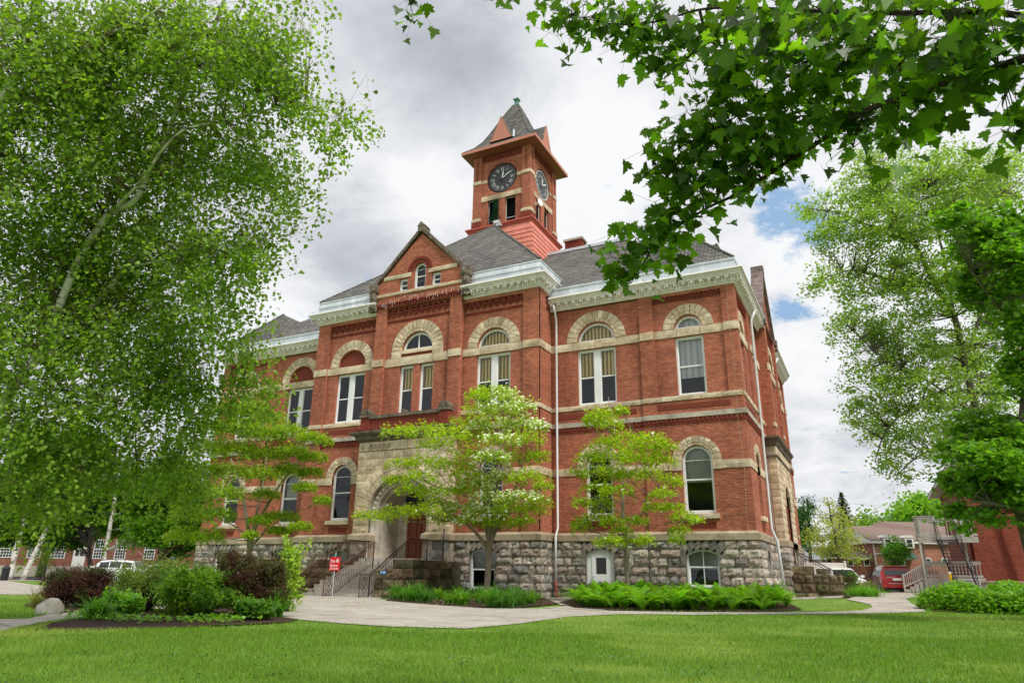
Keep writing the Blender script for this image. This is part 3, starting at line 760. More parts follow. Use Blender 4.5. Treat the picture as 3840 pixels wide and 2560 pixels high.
# gable roof of the pavilion
tri((CX,-1.6,21.15),(CX,3,21.15),(CX+3.7,3,17.39),(CX+3.7,-1.6,17.39)); tri((CX,-1.6,21.15),(CX,3,21.15),(CX-3.7,3,17.39),(CX-3.7,-1.6,17.39))
for s in (1,-1):
    X=lambda x:x if s>0 else LX-x
    a=(X(-2.55),2.45,19.45); a2=(X(-2.55),5.2,19.45); z=16.41
    tri((X(-5.1),-.17,z),(X(.17),-.17,z),a); tri((X(.17),-.17,z),(X(.17),6.5,z),a2,a); tri((X(-5.1),5,z),(X(-5.1),-.17,z),a,a2)
# side cross hip
tri((-2.3,10.75,22.6),(.16,7.4,16.42),(.16,14.1,16.42)); tri((-2.3,10.75,22.6),(-9,10.75,22.6),(-9,7.4,16.42),(.16,7.4,16.42)); tri((-2.3,10.75,22.6),(-9,10.75,22.6),(-9,14.1,16.42),(.16,14.1,16.42))
rf=RF.build('roof',M['shingle'],CH)
RC=MB()
for p,q in (((b1,-1.62,bz),ap),((b0,-1.62,bz),ap),((.17,-.17,16.41),(-2.55,2.45,19.45)),((-5.1,-.17,16.41),(-2.55,2.45,19.45)),((-30.5,-.17,16.41),(-33.05,2.45,19.45)),((-35.75,-.17,16.41),(-33.05,2.45,19.45)),((.16,7.4,16.42),(-2.3,10.75,22.6))):
    RC.tube([Vector(p)+Vector((0,0,.01)),Vector(q)+Vector((0,0,.01))],.075,6)
build_split(RC,'ridge_cap',M['shingle'],rf,.02)
RM=MB(); RM.box(-27.2,-8.4,10.55,11.05,24.2,24.42); RM.build('ridge_flashing',M['lead'],rf)
chm=MB(); chm.box(-13.9,-12.5,11.9,12.8,22.5,25.75); ch=chm.build('chimney',M['brick_dark'],rf)
cc=MB(); cc.box(-14.0,-12.4,11.8,12.9,25.75,25.92); cc.build('chimney_cap',M['stone_smooth'],ch)

# ---- water table, foundation
WT=MB(); wp=[(0,3.06),(.17,2.94),(.17,2.66),(.02,2.62)]
sweep(WT,[(-35.6,21.5),(-35.6,0),(LX-XI,0),(LX-XI,-1.5),(-20.75,-1.5),(-20.75,-2.5),(-19.6,-2.5),(-19.6,-1.4)],wp,False)
sweep(WT,[(-16.0,-1.4),(-16.0,-2.5),(-14.85,-2.5),(-14.85,-1.5),(XI,-1.5),(XI,0),(0,0),(0,7.2),(.43,7.2),(.43,9.3)],wp,False)
sweep(WT,[(.43,12.2),(.43,14.3),(0,14.3),(0,21.5)],wp,False)
build_split(WT,'water_table',M['stone_water'],CH,.1)
FN=MB(); FW=MB()
ZF=-.15
def found(fr,s0,s1,ops=[],d=.10):
    holes=[aloop(a,b,max(z0,.02),z1,'seg',rise=.22) for a,b,z0,z1 in ops]
    wall(FW,fr,d,[(s0,ZF),(s1,ZF),(s1,2.66),(s0,2.66)],holes,.3)
    bl=[(a-.02,b+.02,z0,z1) for a,b,z0,z1 in ops]+[(a-.25,b+.25,2.0,3) for a,b,z0,z1 in ops]
    courses(FN,fr,d,s0,s1,ZF+.02,2.64,7,.36,.98,.10,'rock',bl,res=.09)
    for a,b,z0,z1 in ops:
        c=(a+b)/2; n=6; R=1.6; cz=z1-R
        for k in range(n):
            x0=a-.25+(b-a+.5)*k/n+.01; x1=a-.25+(b-a+.5)*(k+1)/n-.01
            lo=lambda x: cz+math.sqrt(max(.1,R*R-(x-c)**2)) if a<x<b else z1-.22
            rock(FN,lambda aa,bb,e:fr.P(x0+(x1-x0)*aa+(x0+x1-2*c)*.06*(bb-.5),d+e,lo(x0+(x1-x0)*aa)+(2.63-lo(x0+(x1-x0)*aa))*bb),2,3,.08,scol('rock'),sd=k*7.)
c1=(-3.22,-1.73,.55,2.25); dr=(-8.12,-6.7,.05,2.28); bw=(-13.85,-12.38,.28,2.27)
found(FM,-4.95+.0,.12,[c1]); found(FM,-9.9,-4.97,[dr]); found(FB,-14.85,-9.88,[bw])
mm=lambda t:(LX-t[1],LX-t[0],t[2],t[3])
found(FM,-35.7,LX+4.95,[mm(c1)]); found(FM,LX+4.97,LX-XI-.1,[mm((-8.12,-6.7,.55,2.28))]); found(FB,LX-XI-.12,-20.75,[mm(bw)])
for sx,N in ((XI,1),(LX-XI,-1)): found(Fr((sx,0,0),(0,1,0),(N,0,0)),-1.6,-.1)
found(SD,-.1,7.3,[(2.2,3.0,1.6,2.25)]); found(SD,14.2,21.6); found(side(.43),7.1,9.4); found(side(.43),12.1,14.4)
found(Fr((0,7.2,0),(1,0,0),(0,-1,0)),.1,.53)
build_split(FW,'foundation_wall',M['mortar'],CH,.3); build_split(FN,'foundation_stonework',M['rock'],CH,.5,True)
window(FM,-.08,*c1[:3],c1[3],'seg',style='half',cols=2,meet=.55); window(FB,-.08,*bw[:3],bw[3],'seg',style='halfb',meet=.5)
window(FM,-.08,*mm(c1)[:3],2.25,'seg'); window(FM,-.08,*mm((-8.12,-6.7,.55,2.28))[:3],2.28,'seg'); window(FB,-.08,*mm(bw)[:3],2.27,'seg',style='half')
# basement door
db=MB(); L=[FM.P(x,-.05,z) for x,z in aloop(-8.12,-6.7,.05,2.28,'seg',0,rise=.22)]; db.prism(L,(0,.1,0)); dp=db.build('basement_door',M['white'],CH)
lf=MB(); lf.ring([FM.P(x,-.02,z) for x,z in aloop(-7.86,-6.92,.08,2.08)],[FM.P(x,-.02,z) for x,z in aloop(-7.65,-7.12,1.12,1.88)],(0,.06,0)); lf.build('door_leaf',M['white'],dp)
gp=MB(); gp.box(-7.66,-7.11,.045,.05,1.11,1.89); gp.build('door_glass',M['clockface'],dp)
kn=MB(); kn.tube([(-7.78,.0,1.02),(-7.78,-.05,1.02)],.045,10); kn.build('door_knob',M['lead'],dp)

# ---- front porch
PO=MB(); PW=MB(); FPo=front(-2.5)
ox0,ox1=-20.75,-14.85
wall(PW,FPo,-.03,[(ox0,2.95),(-19.8,2.95),(-19.8,4.0)]+[(CX+2.0*math.cos(PI-PI*k/16),4.0+2.0*math.sin(PI-PI*k/16)) for k in range(17)]+[(-15.8,2.95),(ox1,2.95),(ox1,8.15),(ox0,8.15)],[])
for sx in (ox0+.03,ox1-.03): PW.face([(sx,-2.47,0),(sx,-1.4,0),(sx,-1.4,8.15),(sx,-2.47,8.15)])
# sandstone courses with arch cut: rows clipped by circle r=2.85
rows=14; hs=(7.45-3.05)/rows*1.0
z=3.05
while z<7.40:
    h=min(.40,7.45-z)
    dz0=z+h/2-4.0; rr=2.72
    hw=2.0+.06 if z+h/2<4.0 else (math.sqrt(max(0,rr*rr-dz0*dz0)) if dz0<rr else 0)
    if z+h/2<4.0: hw=1.95
    for a,b in (((ox0,CX-hw),(CX+hw,ox1)) if hw>0 else ((ox0,ox1),)):
        x=a
        while x<b-1e-3:
            Lb=random.uniform(.4,.8)
            if b-(x+Lb)<.3: Lb=b-x
            cg=scol('sand'); xa,xb=x+.01,x+Lb-.01; x+=Lb
            rock(PO,lambda u,v,e,xa=xa,xb=xb:FPo.P(xa+(xb-xa)*u,e,z+.01+(h-.02)*v),max(2,int(Lb/.15)),3,.06,cg,sd=random.random()*40)
    z+=h
archring(PO,FPo,.04,CX,4.0,2.02,2.42,17,.03); archring(PO,FPo,.06,CX,4.0,2.43,2.88,17,.09)
for sx,N in ((ox0,-1),(ox1,1)): courses(PO,Fr((sx,0,0),(0,1,0),(N,0,0)),0,-2.5,-1.5,3.05,8.1,12,.4,.7,.05,'sand')
cbox(PO,FPo,-20.7,-20.05,-.1,.03,7.50,7.98,rough=.01); band(PO,FPo,-20.04,ox1,.03,7.50,7.98,rough=.008,L=1.4)
po=PO.build('porch_stonework',M['stone'],CH,col=True); PW.build('porch_wall',M['stone_smooth'],CH)
# recessed orders
RO=MB()
def order(r0,r1,y0,y1,mb=RO,z0=1.75):
    lo=[(CX-r1,z0)]+[(CX-r1*math.cos(PI*k/20),4.0+r1*math.sin(PI*k/20)) for k in range(21)]+[(CX+r1,z0)]
    li=[(CX-r0,z0)]+[(CX-r0*math.cos(PI*k/20),4.0+r0*math.sin(PI*k/20)) for k in range(21)]+[(CX+r0,z0)]
    for i in range(len(lo)-1):
        mb.face([(lo[i][0],y0,lo[i][1]),(lo[i+1][0],y0,lo[i+1][1]),(li[i+1][0],y0,li[i+1][1]),(li[i][0],y0,li[i][1])])
        mb.face([(li[i][0],y0,li[i][1]),(li[i+1][0],y0,li[i+1][1]),(li[i+1][0],y1,li[i+1][1]),(li[i][0],y1,li[i][1])])
        if r1>1.9: mb.face([(lo[i][0],y0,lo[i][1]),(lo[i+1][0],y0,lo[i+1][1]),(lo[i+1][0],-2.47,lo[i+1][1]),(lo[i][0],-2.47,lo[i][1])])
order(1.62,2.02,-2.2,-1.9); order(1.45,1.62,-1.9,-.4)
RO.build('porch_arch_order',M['stone_smooth'],CH)
rp=MB(); pts=[(CX-1.83*math.cos(PI*k/60),-2.24,4.0+1.83*math.sin(PI*k/60)) for k in range(61)]; rp.tube(pts,[.10+.025*math.sin(k*2.1) for k in range(61)],8); rp.build('rope_moulding',M['stone_smooth'],CH)
for s in (-1,1):
    cm=MB(); cm.lathe([(.19,0),(.19,.08),(.15,.14),(.17,.2),(.12,.26),(.115,1.05),(.14,1.1),(.13,1.2),(.2,1.36),(.2,1.42)],CX+s*1.83,-2.26,14,2.6); cm.build('porch_column',M['stone_smooth'],CH)
    pm=MB(); pm.box(CX+s*1.83-.2,CX+s*1.83+.2,-2.46,-2.06,0,2.6); pm.build('column_plinth',M['stone_water'],CH)
# rock base of porch piers
PB=MB()
for a,b in ((ox0-.05,-19.65),(-15.95,ox1+.05)): courses(PB,FPo,.05,a,b,ZF,2.62,6,.45,.8,.07,'rock')
courses(PB,Fr((ox1,0,0),(0,1,0),(1,0,0)),.05,-2.52,-1.5,ZF,2.62,6,.45,.8,.07,'rock'); courses(PB,Fr((-15.95,0,0),(0,1,0),(-1,0,0)),.0,-2.5,-1.5,ZF,2.62,6,.4,.7,.03,'rock')
PB.box(-15.93,ox1,-2.5,-1.5,0,2.6); PB.box(ox0,-19.65,-2.5,-1.5,0,2.6)
build_split(PB,'porch_pier_base',M['rock'],CH,.5,True)
dw=MB(); dw.box(-19.3,-16.3,-.38,-.3,1.75,5.6); dw.build('porch_back_wall',M['stone_smooth'],CH)
dm=MB()
dm.box(CX-.78,CX+.78,-.46,-.39,1.78,4.25)
for s in (-1,1):
    for z0,z1 in ((1.95,2.75),(2.9,3.95)): dm.ring([(CX+s*.38-.27,-.47,z0),(CX+s*.38+.27,-.47,z0),(CX+s*.38+.27,-.47,z1),(CX+s*.38-.27,-.47,z1)],[(CX+s*.38-.2,-.47,z0+.07),(CX+s*.38+.2,-.47,z0+.07),(CX+s*.38+.2,-.47,z1-.07),(CX+s*.38-.2,-.47,z1-.07)],(0,-.04,0))
dm.build('entrance_door',M['oak'],CH)
tw=MB(); tw.box(CX-1.0,CX+1.0,-.46,-.39,4.3,5.3); tw.build('transom_window',M['clockface'],CH)
pc=MB(); sweep(pc,[(ox0,-1.45),(ox0,-2.5),(ox1,-2.5),(ox1,-1.45)],[(0,8.0),(.05,8.05),(.16,8.12),(.2,8.3),(.3,8.36),(.42,8.42),(.45,8.5),(.45,8.56),(0,8.62)])
for k in range(30): pc.box(ox0+.1+k*.195,ox0+.2+k*.195,-2.72,-2.6,8.13,8.27)
pc.face([(ox0,-2.9,8.6),(ox1,-2.9,8.6),(ox1,-1.5,8.6),(ox0,-1.5,8.6)]); pc.build('porch_cornice',M['carved'],CH)
pa=MB(); pa.box(ox0+.6,ox1-.6,-2.5,-2.25,8.6,9.32); pa.build('porch_parapet',M['terra'],CH)
pk=MB(); pk.box(ox0+.55,ox1-.55,-2.6,-2.15,9.32,9.5)
for x in (ox0+.32,ox1-.32):
    pk.box(x-.36,x+.36,-2.66,-2.1,9.42,9.55)
    pk.prism([(x-.34+0*0,-2.62,9.55)]+[(x-.34*math.cos(PI*k/10),-2.62,9.58+.36*math.sin(PI*k/10)) for k in range(11)],(0,.5,0))
    for k in range(5):
        a=PI*(k+.5)/5; pk.tube([(x,-2.63,9.58),(x-.28*math.cos(a),-2.65,9.58+.28*math.sin(a))],[.02,.035],5)
pk.box(-18.1,-17.9,-2.4,-2.0,9.5,9.75); build_split(pk,'parapet_coping',M['carved'],CH,.15)
pp=MB()
for x in (ox0+.32,ox1-.32): pp.box(x-.3,x+.3,-2.58,-2.15,8.62,9.42)
build_split(pp,'parapet_pier',M['brick_dark'],CH,.1)
def text(body,size,loc,rot,mt,parent,name,ext=.01,sx=1.):
    cu=bpy.data.curves.new('t','FONT'); cu.body=body; cu.size=size; cu.extrude=ext; cu.align_x='LEFT'; cu.offset=.0
    o=bpy.data.objects.new('t',cu); COL.objects.link(o)
    me=bpy.data.meshes.new_from_object(o); bpy.data.objects.remove(o)
    R=Matrix.Translation(Vector(loc)-(root_of(parent).location if parent else Vector((0,0,0))))@Matrix.Rotation(rot[2],4,'Z')@Matrix.Rotation(rot[0],4,'X')@Matrix.Diagonal((sx,1,1,1))
    me.transform(R); me.name=name
    me.materials.clear(); me.materials.append(mt); r=bpy.data.objects.new(name,me); COL.objects.link(r); r.parent=parent; return r
text('8',.40,(-20.58,-2.545,7.58),(PI/2,0,0),M['stone_water'],CH,'carved_numeral',.02,1.2)
text('BARRY',.42,(-20.0,-2.545,7.57),(PI/2,0,0),M['stone_water'],CH,'carved_inscription',.02,1.15)
# ---- stairs
SS=MB()
n=8; rise=1.46/n
for k in range(n):
    y0=-7.15+k*.40
    SS.box(-19.65,-15.4,y0,(-2.6 if k==n-1 else y0+.41),-.1,-.06+rise*(k+1)-.0)
SS.box(-19.6,-15.9,-3.2,-.4,1.40,1.75); SS.box(-19.6,-15.9,-3.6,-3.2,1.40,1.58)
SS.build('front_steps',M['concrete'],CH)
CK=MB()
def cheek(x0,x1):
    f=Fr((0,-7.35,0),(1,0,0),(0,-1,0)); CK.box(x0+.03,x1-.03,-7.32,-1.6,-.1,1.22); CK.box(x0+.03,x1-.03,-6.0,-1.6,1.22,1.62)
    courses(CK,f,0,x0,x1,-.12,1.24,3,.4,.7,.11,'mossA',gap=.02,res=.09); courses(CK,Fr((0,-6.05,0),(1,0,0),(0,-1,0)),0,x0,x1,1.25,1.64,1,.6,1.2,.04,'mossA')
    for X,N in ((x1,1),(x0,-1)):
        g=Fr((X,0,0),(0,1,0),(N,0,0)); courses(CK,g,0,-7.35,-2.5,-.12,1.24,3,.45,1.0,.11,'mossA',gap=.02,res=.09); courses(CK,g,0,-6.05,-2.5,1.25,1.64,1,.8,1.6,.08,'mossA',gap=.02,res=.1)
_sc=scol
def scol(kind='rock'):
    if kind=='mossA': 
        c=random.choice([(1.0,.97,.82),(1.25,.98,.92),(.85,.92,.62),(1.7,1.55,1.35),(.6,.56,.5),(1.3,1.25,1.1)]); return c
    return _sc(kind)
cheek(-15.35,-14.25); cheek(-20.5,-19.8)
build_split(CK,'stair_cheek_wall',M['rock_moss'],CH,.5,True)
# side (east) porch
EO=MB(); fe=side(.43)
wall(EP:=MB(),fe,-.03,[(7.2,2.95),(9.5,2.95),(9.5,4.9)]+[(10.75-1.25*math.cos(PI*k/14),4.9+1.25*math.sin(PI*k/14)) for k in range(15)]+[(12.0,2.95),(14.3,2.95),(14.3,8.1),(7.2,8.1)],[])
EP.face([(-.1,7.23,0),(.4,7.23,0),(.4,7.23,8.1),(-.1,7.23,8.1)]); EP.build('side_porch_wall',M['stone_smooth'],CH)
courses(EO,fe,0,7.2,14.3,3.05,7.5,12,.5,.9,.06,'sand',[(9.4,12.1,2,5.6),(9.9,11.6,5.5,6.15)]); courses(EO,Fr((0,7.2,0),(1,0,0),(0,-1,0)),0,0,.45,3.05,7.5,12,.3,.5,.05,'sand')
archring(EO,fe,.05,10.75,4.9,1.25,1.8,13,.07); band(EO,fe,7.2,14.3,.03,7.52,8.0,rough=.01)
EO.build('side_porch_stonework',M['stone'],CH,col=True)
es=MB(); sweep(es,[(-.1,7.2),(.43,7.2),(.43,14.3),(-.1,14.3)],[(0,8.0),(.1,8.1),(.15,8.3),(.28,8.42),(.3,8.52),(-.4,8.56)]); sweep(es,[(-.1,7.2),(.43,7.2),(.43,14.3)],[(0,7.4),(.08,7.44),(.08,7.52),(0,7.56)],False); es.build('side_porch_cornice',M['carved'],CH)
sk=MB(); sk.box(.5,2.95,7.45,8.3,0,1.24); sk.box(.5,1.6,7.45,8.3,1.24,1.66)
courses(sk,Fr((0,7.42,0),(1,0,0),(0,-1,0)),0,.5,2.98,-.1,1.25,3,.35,.75,.11,'mossA',gap=.02,res=.09); courses(sk,Fr((0,7.42,0),(1,0,0),(0,-1,0)),0,.5,1.62,1.26,1.67,1,.6,1.,.05,'mossA')
courses(sk,side(2.98),0,7.42,8.3,-.1,1.25,3,.4,.8,.06,'mossA'); rock(sk,lambda a,b,e:Vector((1.75+.45*a,7.5-e,1.26+.28*b)),3,3,.03,(1,.95,.8),back=.5)
sk.build('side_stair_cheek',M['rock_moss'],CH,col=True)
ss=MB()
for k in range(8): ss.box(.5,3.0-.32*k,8.3,13.2,.0,.1+.19*(k+1))
ss.build('side_steps',M['concrete'],CH)
build_split(ST,'sandstone_trim',M['stone'],CH,.06,True)
core=MB(); core.box(-35.0,-.7,.8,20.8,.05,16.2); core.box(-25.2,-10.4,-.25,1.0,.05,16.5); core.box(CX-2.7,CX+2.7,-1.2,1,9.3,17.2); core.box(CX-1.6,CX+1.6,-1.15,1,17.3,19.0); core.build('unlit_room_filler',M['dark'],CH)  # black boxes added behind the windows, painted as the darkness of unlit rooms
# ---- downpipes
dpn=[]
p1=MB(); p1.tube([(-9.62,-.45,15.3),(-9.62,-.2,14.85),(-9.62,-.06,14.5),(-9.62,-.06,3.3),(-9.62,-.35,2.9),(-9.62,-.35,.75)],.062,8); d1=p1.build('downpipe',M['downpipe'],CH,smooth=True)
p2=MB(); p2.tube([(-9.62,-.35,.78),(-9.62,-.37,.6),(-9.3,-.95,.02)],.075,8); p2.build('downpipe_boot',M['redpipe'],d1,smooth=True)
p3=MB(); p3.tube([(.45,4.6,15.2),(.15,4.55,14.6),(.1,4.6,3.4),(.3,4.65,2.8),(.42,4.75,.3)],.07,8); p3.build('downpipe',M['downpipe'],CH,smooth=True)
p3=MB(); p3.tube([(.45,14.6,15.2),(.12,14.6,14.6),(.1,14.7,3.4),(.3,14.7,2.8),(.42,14.75,.3)],.07,8); p3.build('downpipe',M['downpipe'],CH,smooth=True)
p4=MB(); p4.tube([(-14.78,-2.62,3.2),(-14.78,-2.68,2.6),(-14.75,-2.65,.2)],.03,6); p4.build('conduit',M['black'],CH)

# ---------------------------------------------------------------- clock tower
TY=10.95
def tframes():
    # four faces: (frame) with s measured from tower centre
    return [Fr((CX,TY-0,0),(1,0,0),(0,-1,0)),Fr((CX,TY,0),(0,1,0),(1,0,0)),Fr((CX,TY,0),(-1,0,0),(0,1,0)),Fr((CX,TY,0),(0,-1,0),(-1,0,0))]
TB=MB(); TD=MB(); TS=MB(); TA=MB()
HB=2.53; HP=2.43
for i,f in enumerate(tframes()):
    holes=[aloop(-.95,-.12,26.6,28.88),aloop(.52-.02,1.38,26.6,28.88)] if False else [aloop(-1.22,-.3,26.62,28.88),aloop(.3,1.22,26.62,28.88)]
    wall(TB,f,HP,[(-HB+.02,26.4),(HB-.02,26.4),(HB-.02,33.2),(-HB+.02,33.2)],holes+[[( 1.32*math.cos(2*PI*k/28),30.68+1.32*math.sin(2*PI*k/28)) for k in range(28)]],.28)
    # recess behind dial
    TB.face([f.P(1.34*math.cos(2*PI*k/28),HP-.27,30.68+1.34*math.sin(2*PI*k/28)) for k in range(28)])
    for s in (-1,1):
        a,b=sorted((s*(HB-(.004 if i%2 else 0)),s*(HB-.74)))
        # pilaster with sunk channel
        f.box(TB,a,b,HP-.01,HB+(0 if i%2==0 else -.002),26.5,30.5)
        f.box(TB,a,b,HP-.01,HB+(0 if i%2==0 else -.002),32.6,33.2)
        f.box(TB,a,a+.25,HP-.01,HB+(0 if i%2==0 else -.002),30.5,32.6); f.box(TB,b-.25,b,HP-.01,HB+(0 if i%2==0 else -.002),30.5,32.6)
        band(TS,f,a,b,HB+.05,30.5,30.78,L=.8); band(TS,f,a-.03,b+.03,HB+.08,27.15,27.42,L=.85)
        f.box(TD,a-.03,b+.03,HB-.1,HB+.06,26.72,27.15); 
        a,b=sorted((s*1.79,s*1.30)); band(TS,f,a,b,HP+.04,30.5,30.78,L=.8)
        a,b=sorted((s*1.79,s*1.24)); band(TS,f,a,b,HP+.06,28.86,29.3,L=.8)
    band(TS,f,-1.24,1.24,HP+.03,28.88,29.28,L=1.25,rough=.02)
    # radiating brick ring
    for k in range(56):
        t0=PI*k/56-.0+.006; t1=PI*(k+1)/56-.006
        TA.prism([f.P(math.cos(t)*r,HP+.03,30.68+math.sin(t)*r) for t,r in ((t0,1.33),(t0,1.76),(t1,1.76),(t1,1.33))],f.N*-.08)
    n=9; p=3.58/n
    for k in range(n): f.box(TD,-1.79+p*k+.05,-1.79+p*k+.27,HP,HP+.1,32.66,32.86)
    f.box(TD,-1.79,1.79,HP,HP+.12,32.88,33.0); f.box(TD,-1.79,1.79,HP,HP+.05,32.42,32.5); f.box(TD,-1.79,1.79,HP,HP+.08,32.52,32.6); f.box(TD,-HB-.06,HB+.06,HB-.1,HB+.08+(0 if i%2==0 else -.003),33.02,33.12)
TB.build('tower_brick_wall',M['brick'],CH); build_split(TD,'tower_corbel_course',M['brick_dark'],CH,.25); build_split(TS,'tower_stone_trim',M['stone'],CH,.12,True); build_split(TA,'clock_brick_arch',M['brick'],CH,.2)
td=MB(); td.box(CX-1.9,CX+1.9,TY-1.9,TY+1.9,26.4,33); td.build('belfry_shade_filler',M['dark'],CH)  # added black box, its colour stands in for shade inside the belfry
fm=MB()
for f in tframes():
    for s0,s1 in ((-1.22,-.3),(.3,1.22)):
        fm.ring([f.P(x,HP-.2,z) for x,z in aloop(s0,s1,26.62,28.88)],[f.P(x,HP-.2,z) for x,z in aloop(s0,s1,26.62,28.88,inset=.05)],f.N*-.05)
        f.box(fm,s0,s1,HP-.25,HP-.2,27.1,27.14)
build_split(fm,'belfry_window_frame',M['lead'],CH,.1)
# clocks on the two visible faces (and the others)
def roman(mb,f,cx,cz,d,txt,h,ang):
    W={'I':.3,'V':.62,'X':.62}; tot=sum(W[c] for c in txt)+.06*(len(txt)-1); x=-tot/2
    ca,sa=math.cos(ang),math.sin(ang)
    def Q(px,py): px*=h*.85; py*=h; return f.P(cx+px*ca-py*sa,d,cz+px*sa+py*ca)
    def bar(x0,y0,x1,y1,w):
        L=math.hypot(x1-x0,y1-y0); nx,ny=-(y1-y0)/L*w/2,(x1-x0)/L*w/2
        mb.face([Q(x0+nx,y0+ny),Q(x1+nx,y1+ny),Q(x1-nx,y1-ny),Q(x0-nx,y0-ny)])
    for c in txt:
        w=W[c]; m=x+w/2
        if c=='I': bar(m,-.5,m,.5,.13); bar(m-.12,.47,m+.12,.47,.06); bar(m-.12,-.47,m+.12,-.47,.06)
        if c=='V': bar(x+.08,.5,m,-.5,.14); bar(x+w-.08,.5,m,-.5,.07); bar(x,.47,x+.2,.47,.06); bar(x+w-.2,.47,x+w,.47,.06)
        if c=='X': bar(x+.06,.5,x+w-.06,-.5,.14); bar(x+.06,-.5,x+w-.06,.5,.07); [bar(q,r,q+.2,r,.06) for q in (x,x+w-.2) for r in (.47,-.47)]
        x+=w+.06
RN=['XII','I','II','III','IIII','V','VI','VII','VIII','IX','X','XI']
for i,f in enumerate(tframes()[:2]):
    dd=HP-.10; zc=30.68
    dial=MB(); dial.prism([f.P(1.17*math.cos(2*PI*k/48),dd,zc+1.17*math.sin(2*PI*k/48)) for k in range(48)],f.N*-.1)
    ck=dial.build('clock',M['clockface'],CH)
    rim=MB(); rim.ring([f.P(1.23*math.cos(2*PI*k/48),dd+.05,zc+1.23*math.sin(2*PI*k/48)) for k in range(48)],[f.P(1.15*math.cos(2*PI*k/48),dd+.05,zc+1.15*math.sin(2*PI*k/48)) for k in range(48)],f.N*-.12); rim.build('clock_rim',M['lead'] if i else M['black'],ck)
    nm=MB()
    for k in range(12):
        a=-2*PI*k/12; roman(nm,f,-math.sin(a)*.83,zc+math.cos(a)*.83,dd+.012,RN[k],.27,a)
    for k in range(60):
        a=2*PI*k/60; r=1.07; q=.018 if k%5 else .026
        nm.face([f.P(math.sin(a)*r+q*math.cos(t),dd+.012,zc+math.cos(a)*r+q*math.sin(t)) for t in [PI/3*j for j in range(6)]])
    nm.build('clock_numerals',M['clockwhite'],ck)
    for ang,L,w,nm_ in ((math.radians(8),.72,.07,'clock_hand'),(math.radians(58),.98,.055,'clock_hand')):
        hm=MB(); q=lambda x,y:f.P(math.sin(ang)*y+math.cos(ang)*x,dd+.05,zc+math.cos(ang)*y-math.sin(ang)*x)
        hm.prism([q(-w*.5,0),q(w*.5,0),q(w,L*.62),q(0,L),q(-w,L*.62)],f.N*-.02); hm.build(nm_,M['clockwhite'],ck)
        hb=MB(); hb.prism([q(-w*.4,0),q(-w*.7,-.28),q(w*.7,-.28),q(w*.4,0)],f.N*-.02); hb.build('hand_counterweight',M['black'],ck)
# coral skirt
SK=MB(); SM=MB()
def sq(mb,h0,z0,h1,z1,cy=TY):
    c=[(-1,-1),(1,-1),(1,1),(-1,1)]
    for k in range(4):
        a,b=c[k],c[(k+1)%4]
        mb.face([(CX+a[0]*h0,cy+a[1]*h0,z0),(CX+b[0]*h0,cy+b[1]*h0,z0),(CX+b[0]*h1,cy+b[1]*h1,z1),(CX+a[0]*h1,cy+a[1]*h1,z1)])
z=25.55; h=2.80
for k in range(9):
    z2=z-.40; sq(SK,h+.10,z2,h+.03,z); sq(SK,h+.02,z2-.001,h+.10,z2); h+=.03; z=z2
sq(SK,2.84,25.55,2.72,26.12); sq(SK,2.87,25.5,2.87,25.56); sq(SK,2.87,25.56,2.8,25.56)
SK.build('tower_skirt_boarding',M['coral'],CH)
for a in ((2.72,26.12,2.80,26.17),(2.80,26.17,2.80,26.24),(2.80,26.24,2.92,26.34),(2.92,26.34,2.92,26.46),(2.92,26.46,2.4,26.52)): sq(SM,*a)
SM.build('tower_skirt_moulding',M['coral_dk'],CH)
# tower roof
TR=MB(); prof=[(3.27,33.30),(2.55,34.0),(2.05,34.75),(1.62,35.7),(1.15,36.9),(.70,38.0),(.26,39.0)]
for (h0,z0),(h1,z1) in zip(prof,prof[1:]): sq(TR,h0,z0,h1,z1)
tr=TR.build('tower_roof',M['shingle'],CH)
hp=MB()
for sx,sy in ((1,-1),(-1,-1),(1,1)): hp.tube([(CX+sx*h,TY+sy*h,z+.01) for h,z in prof],.05,6)
build_split(hp,'tower_hip_cap',M['shingle'],tr,.01)
ev=MB(); sq(ev,3.30,33.06,3.30,33.31); sq(ev,3.30,33.31,3.2,33.33); ev.build('tower_fascia',M['salmon'],CH)
sf=MB(); sq(sf,2.45,32.98,3.30,33.06)
sf.build('tower_soffit',M['soffit'],CH)
for i,f in enumerate(tframes()):
    dm_=MB(); d0=2.78; w=1.03; zb,zt=34.0,36.15
    pr=[(-w,zb),(w,zb),(w*.72,zb+.42),(.06,zt),(-.06,zt),(-w*.72,zb+.42)]
    dm_.prism([f.P(a,d0,z) for a,z in pr],f.N*-.05)
    for k in range(-4,5): dm_.tube([f.P(k*.17,d0+.004,zb+.25),f.P(k*.17,d0+.004,zb+.25+max(.05,1.35*(1-abs(k)/5.2)))],.008,4)
    dr_=dm_.build('tower_dormer',M['salmon'],CH)
    rr=MB()
    for s in (-1,1):
        rr.face([f.P(s*w*1.02,d0+.02,zb),f.P(s*.74*1.02,d0+.02,zb+.42),f.P(s*.74,.9,zb+.42),f.P(s*w,.9,zb)])
        rr.face([f.P(s*.76,d0+.02,zb+.42),f.P(0,d0+.02,zt+.04),f.P(0,.3,zt+.04),f.P(s*.76,.3,zb+.42)])
    rr.build('dormer_roof',M['shingle'],dr_)
    fl=MB(); a=f.P(.78,2.45,zb+.45); fl.hexa([f.P(.98,2.6,zb+.1),f.P(1.12,2.55,zb+.1),f.P(1.0,2.0,zb+.1),f.P(.9,2.0,zb+.1),f.P(.68,1.95,zb+1.25),f.P(.8,1.9,zb+1.25),f.P(.7,1.7,zb+1.25),f.P(.6,1.7,zb+1.25)]); fl.build('dormer_flashing',M['lead'],dr_)
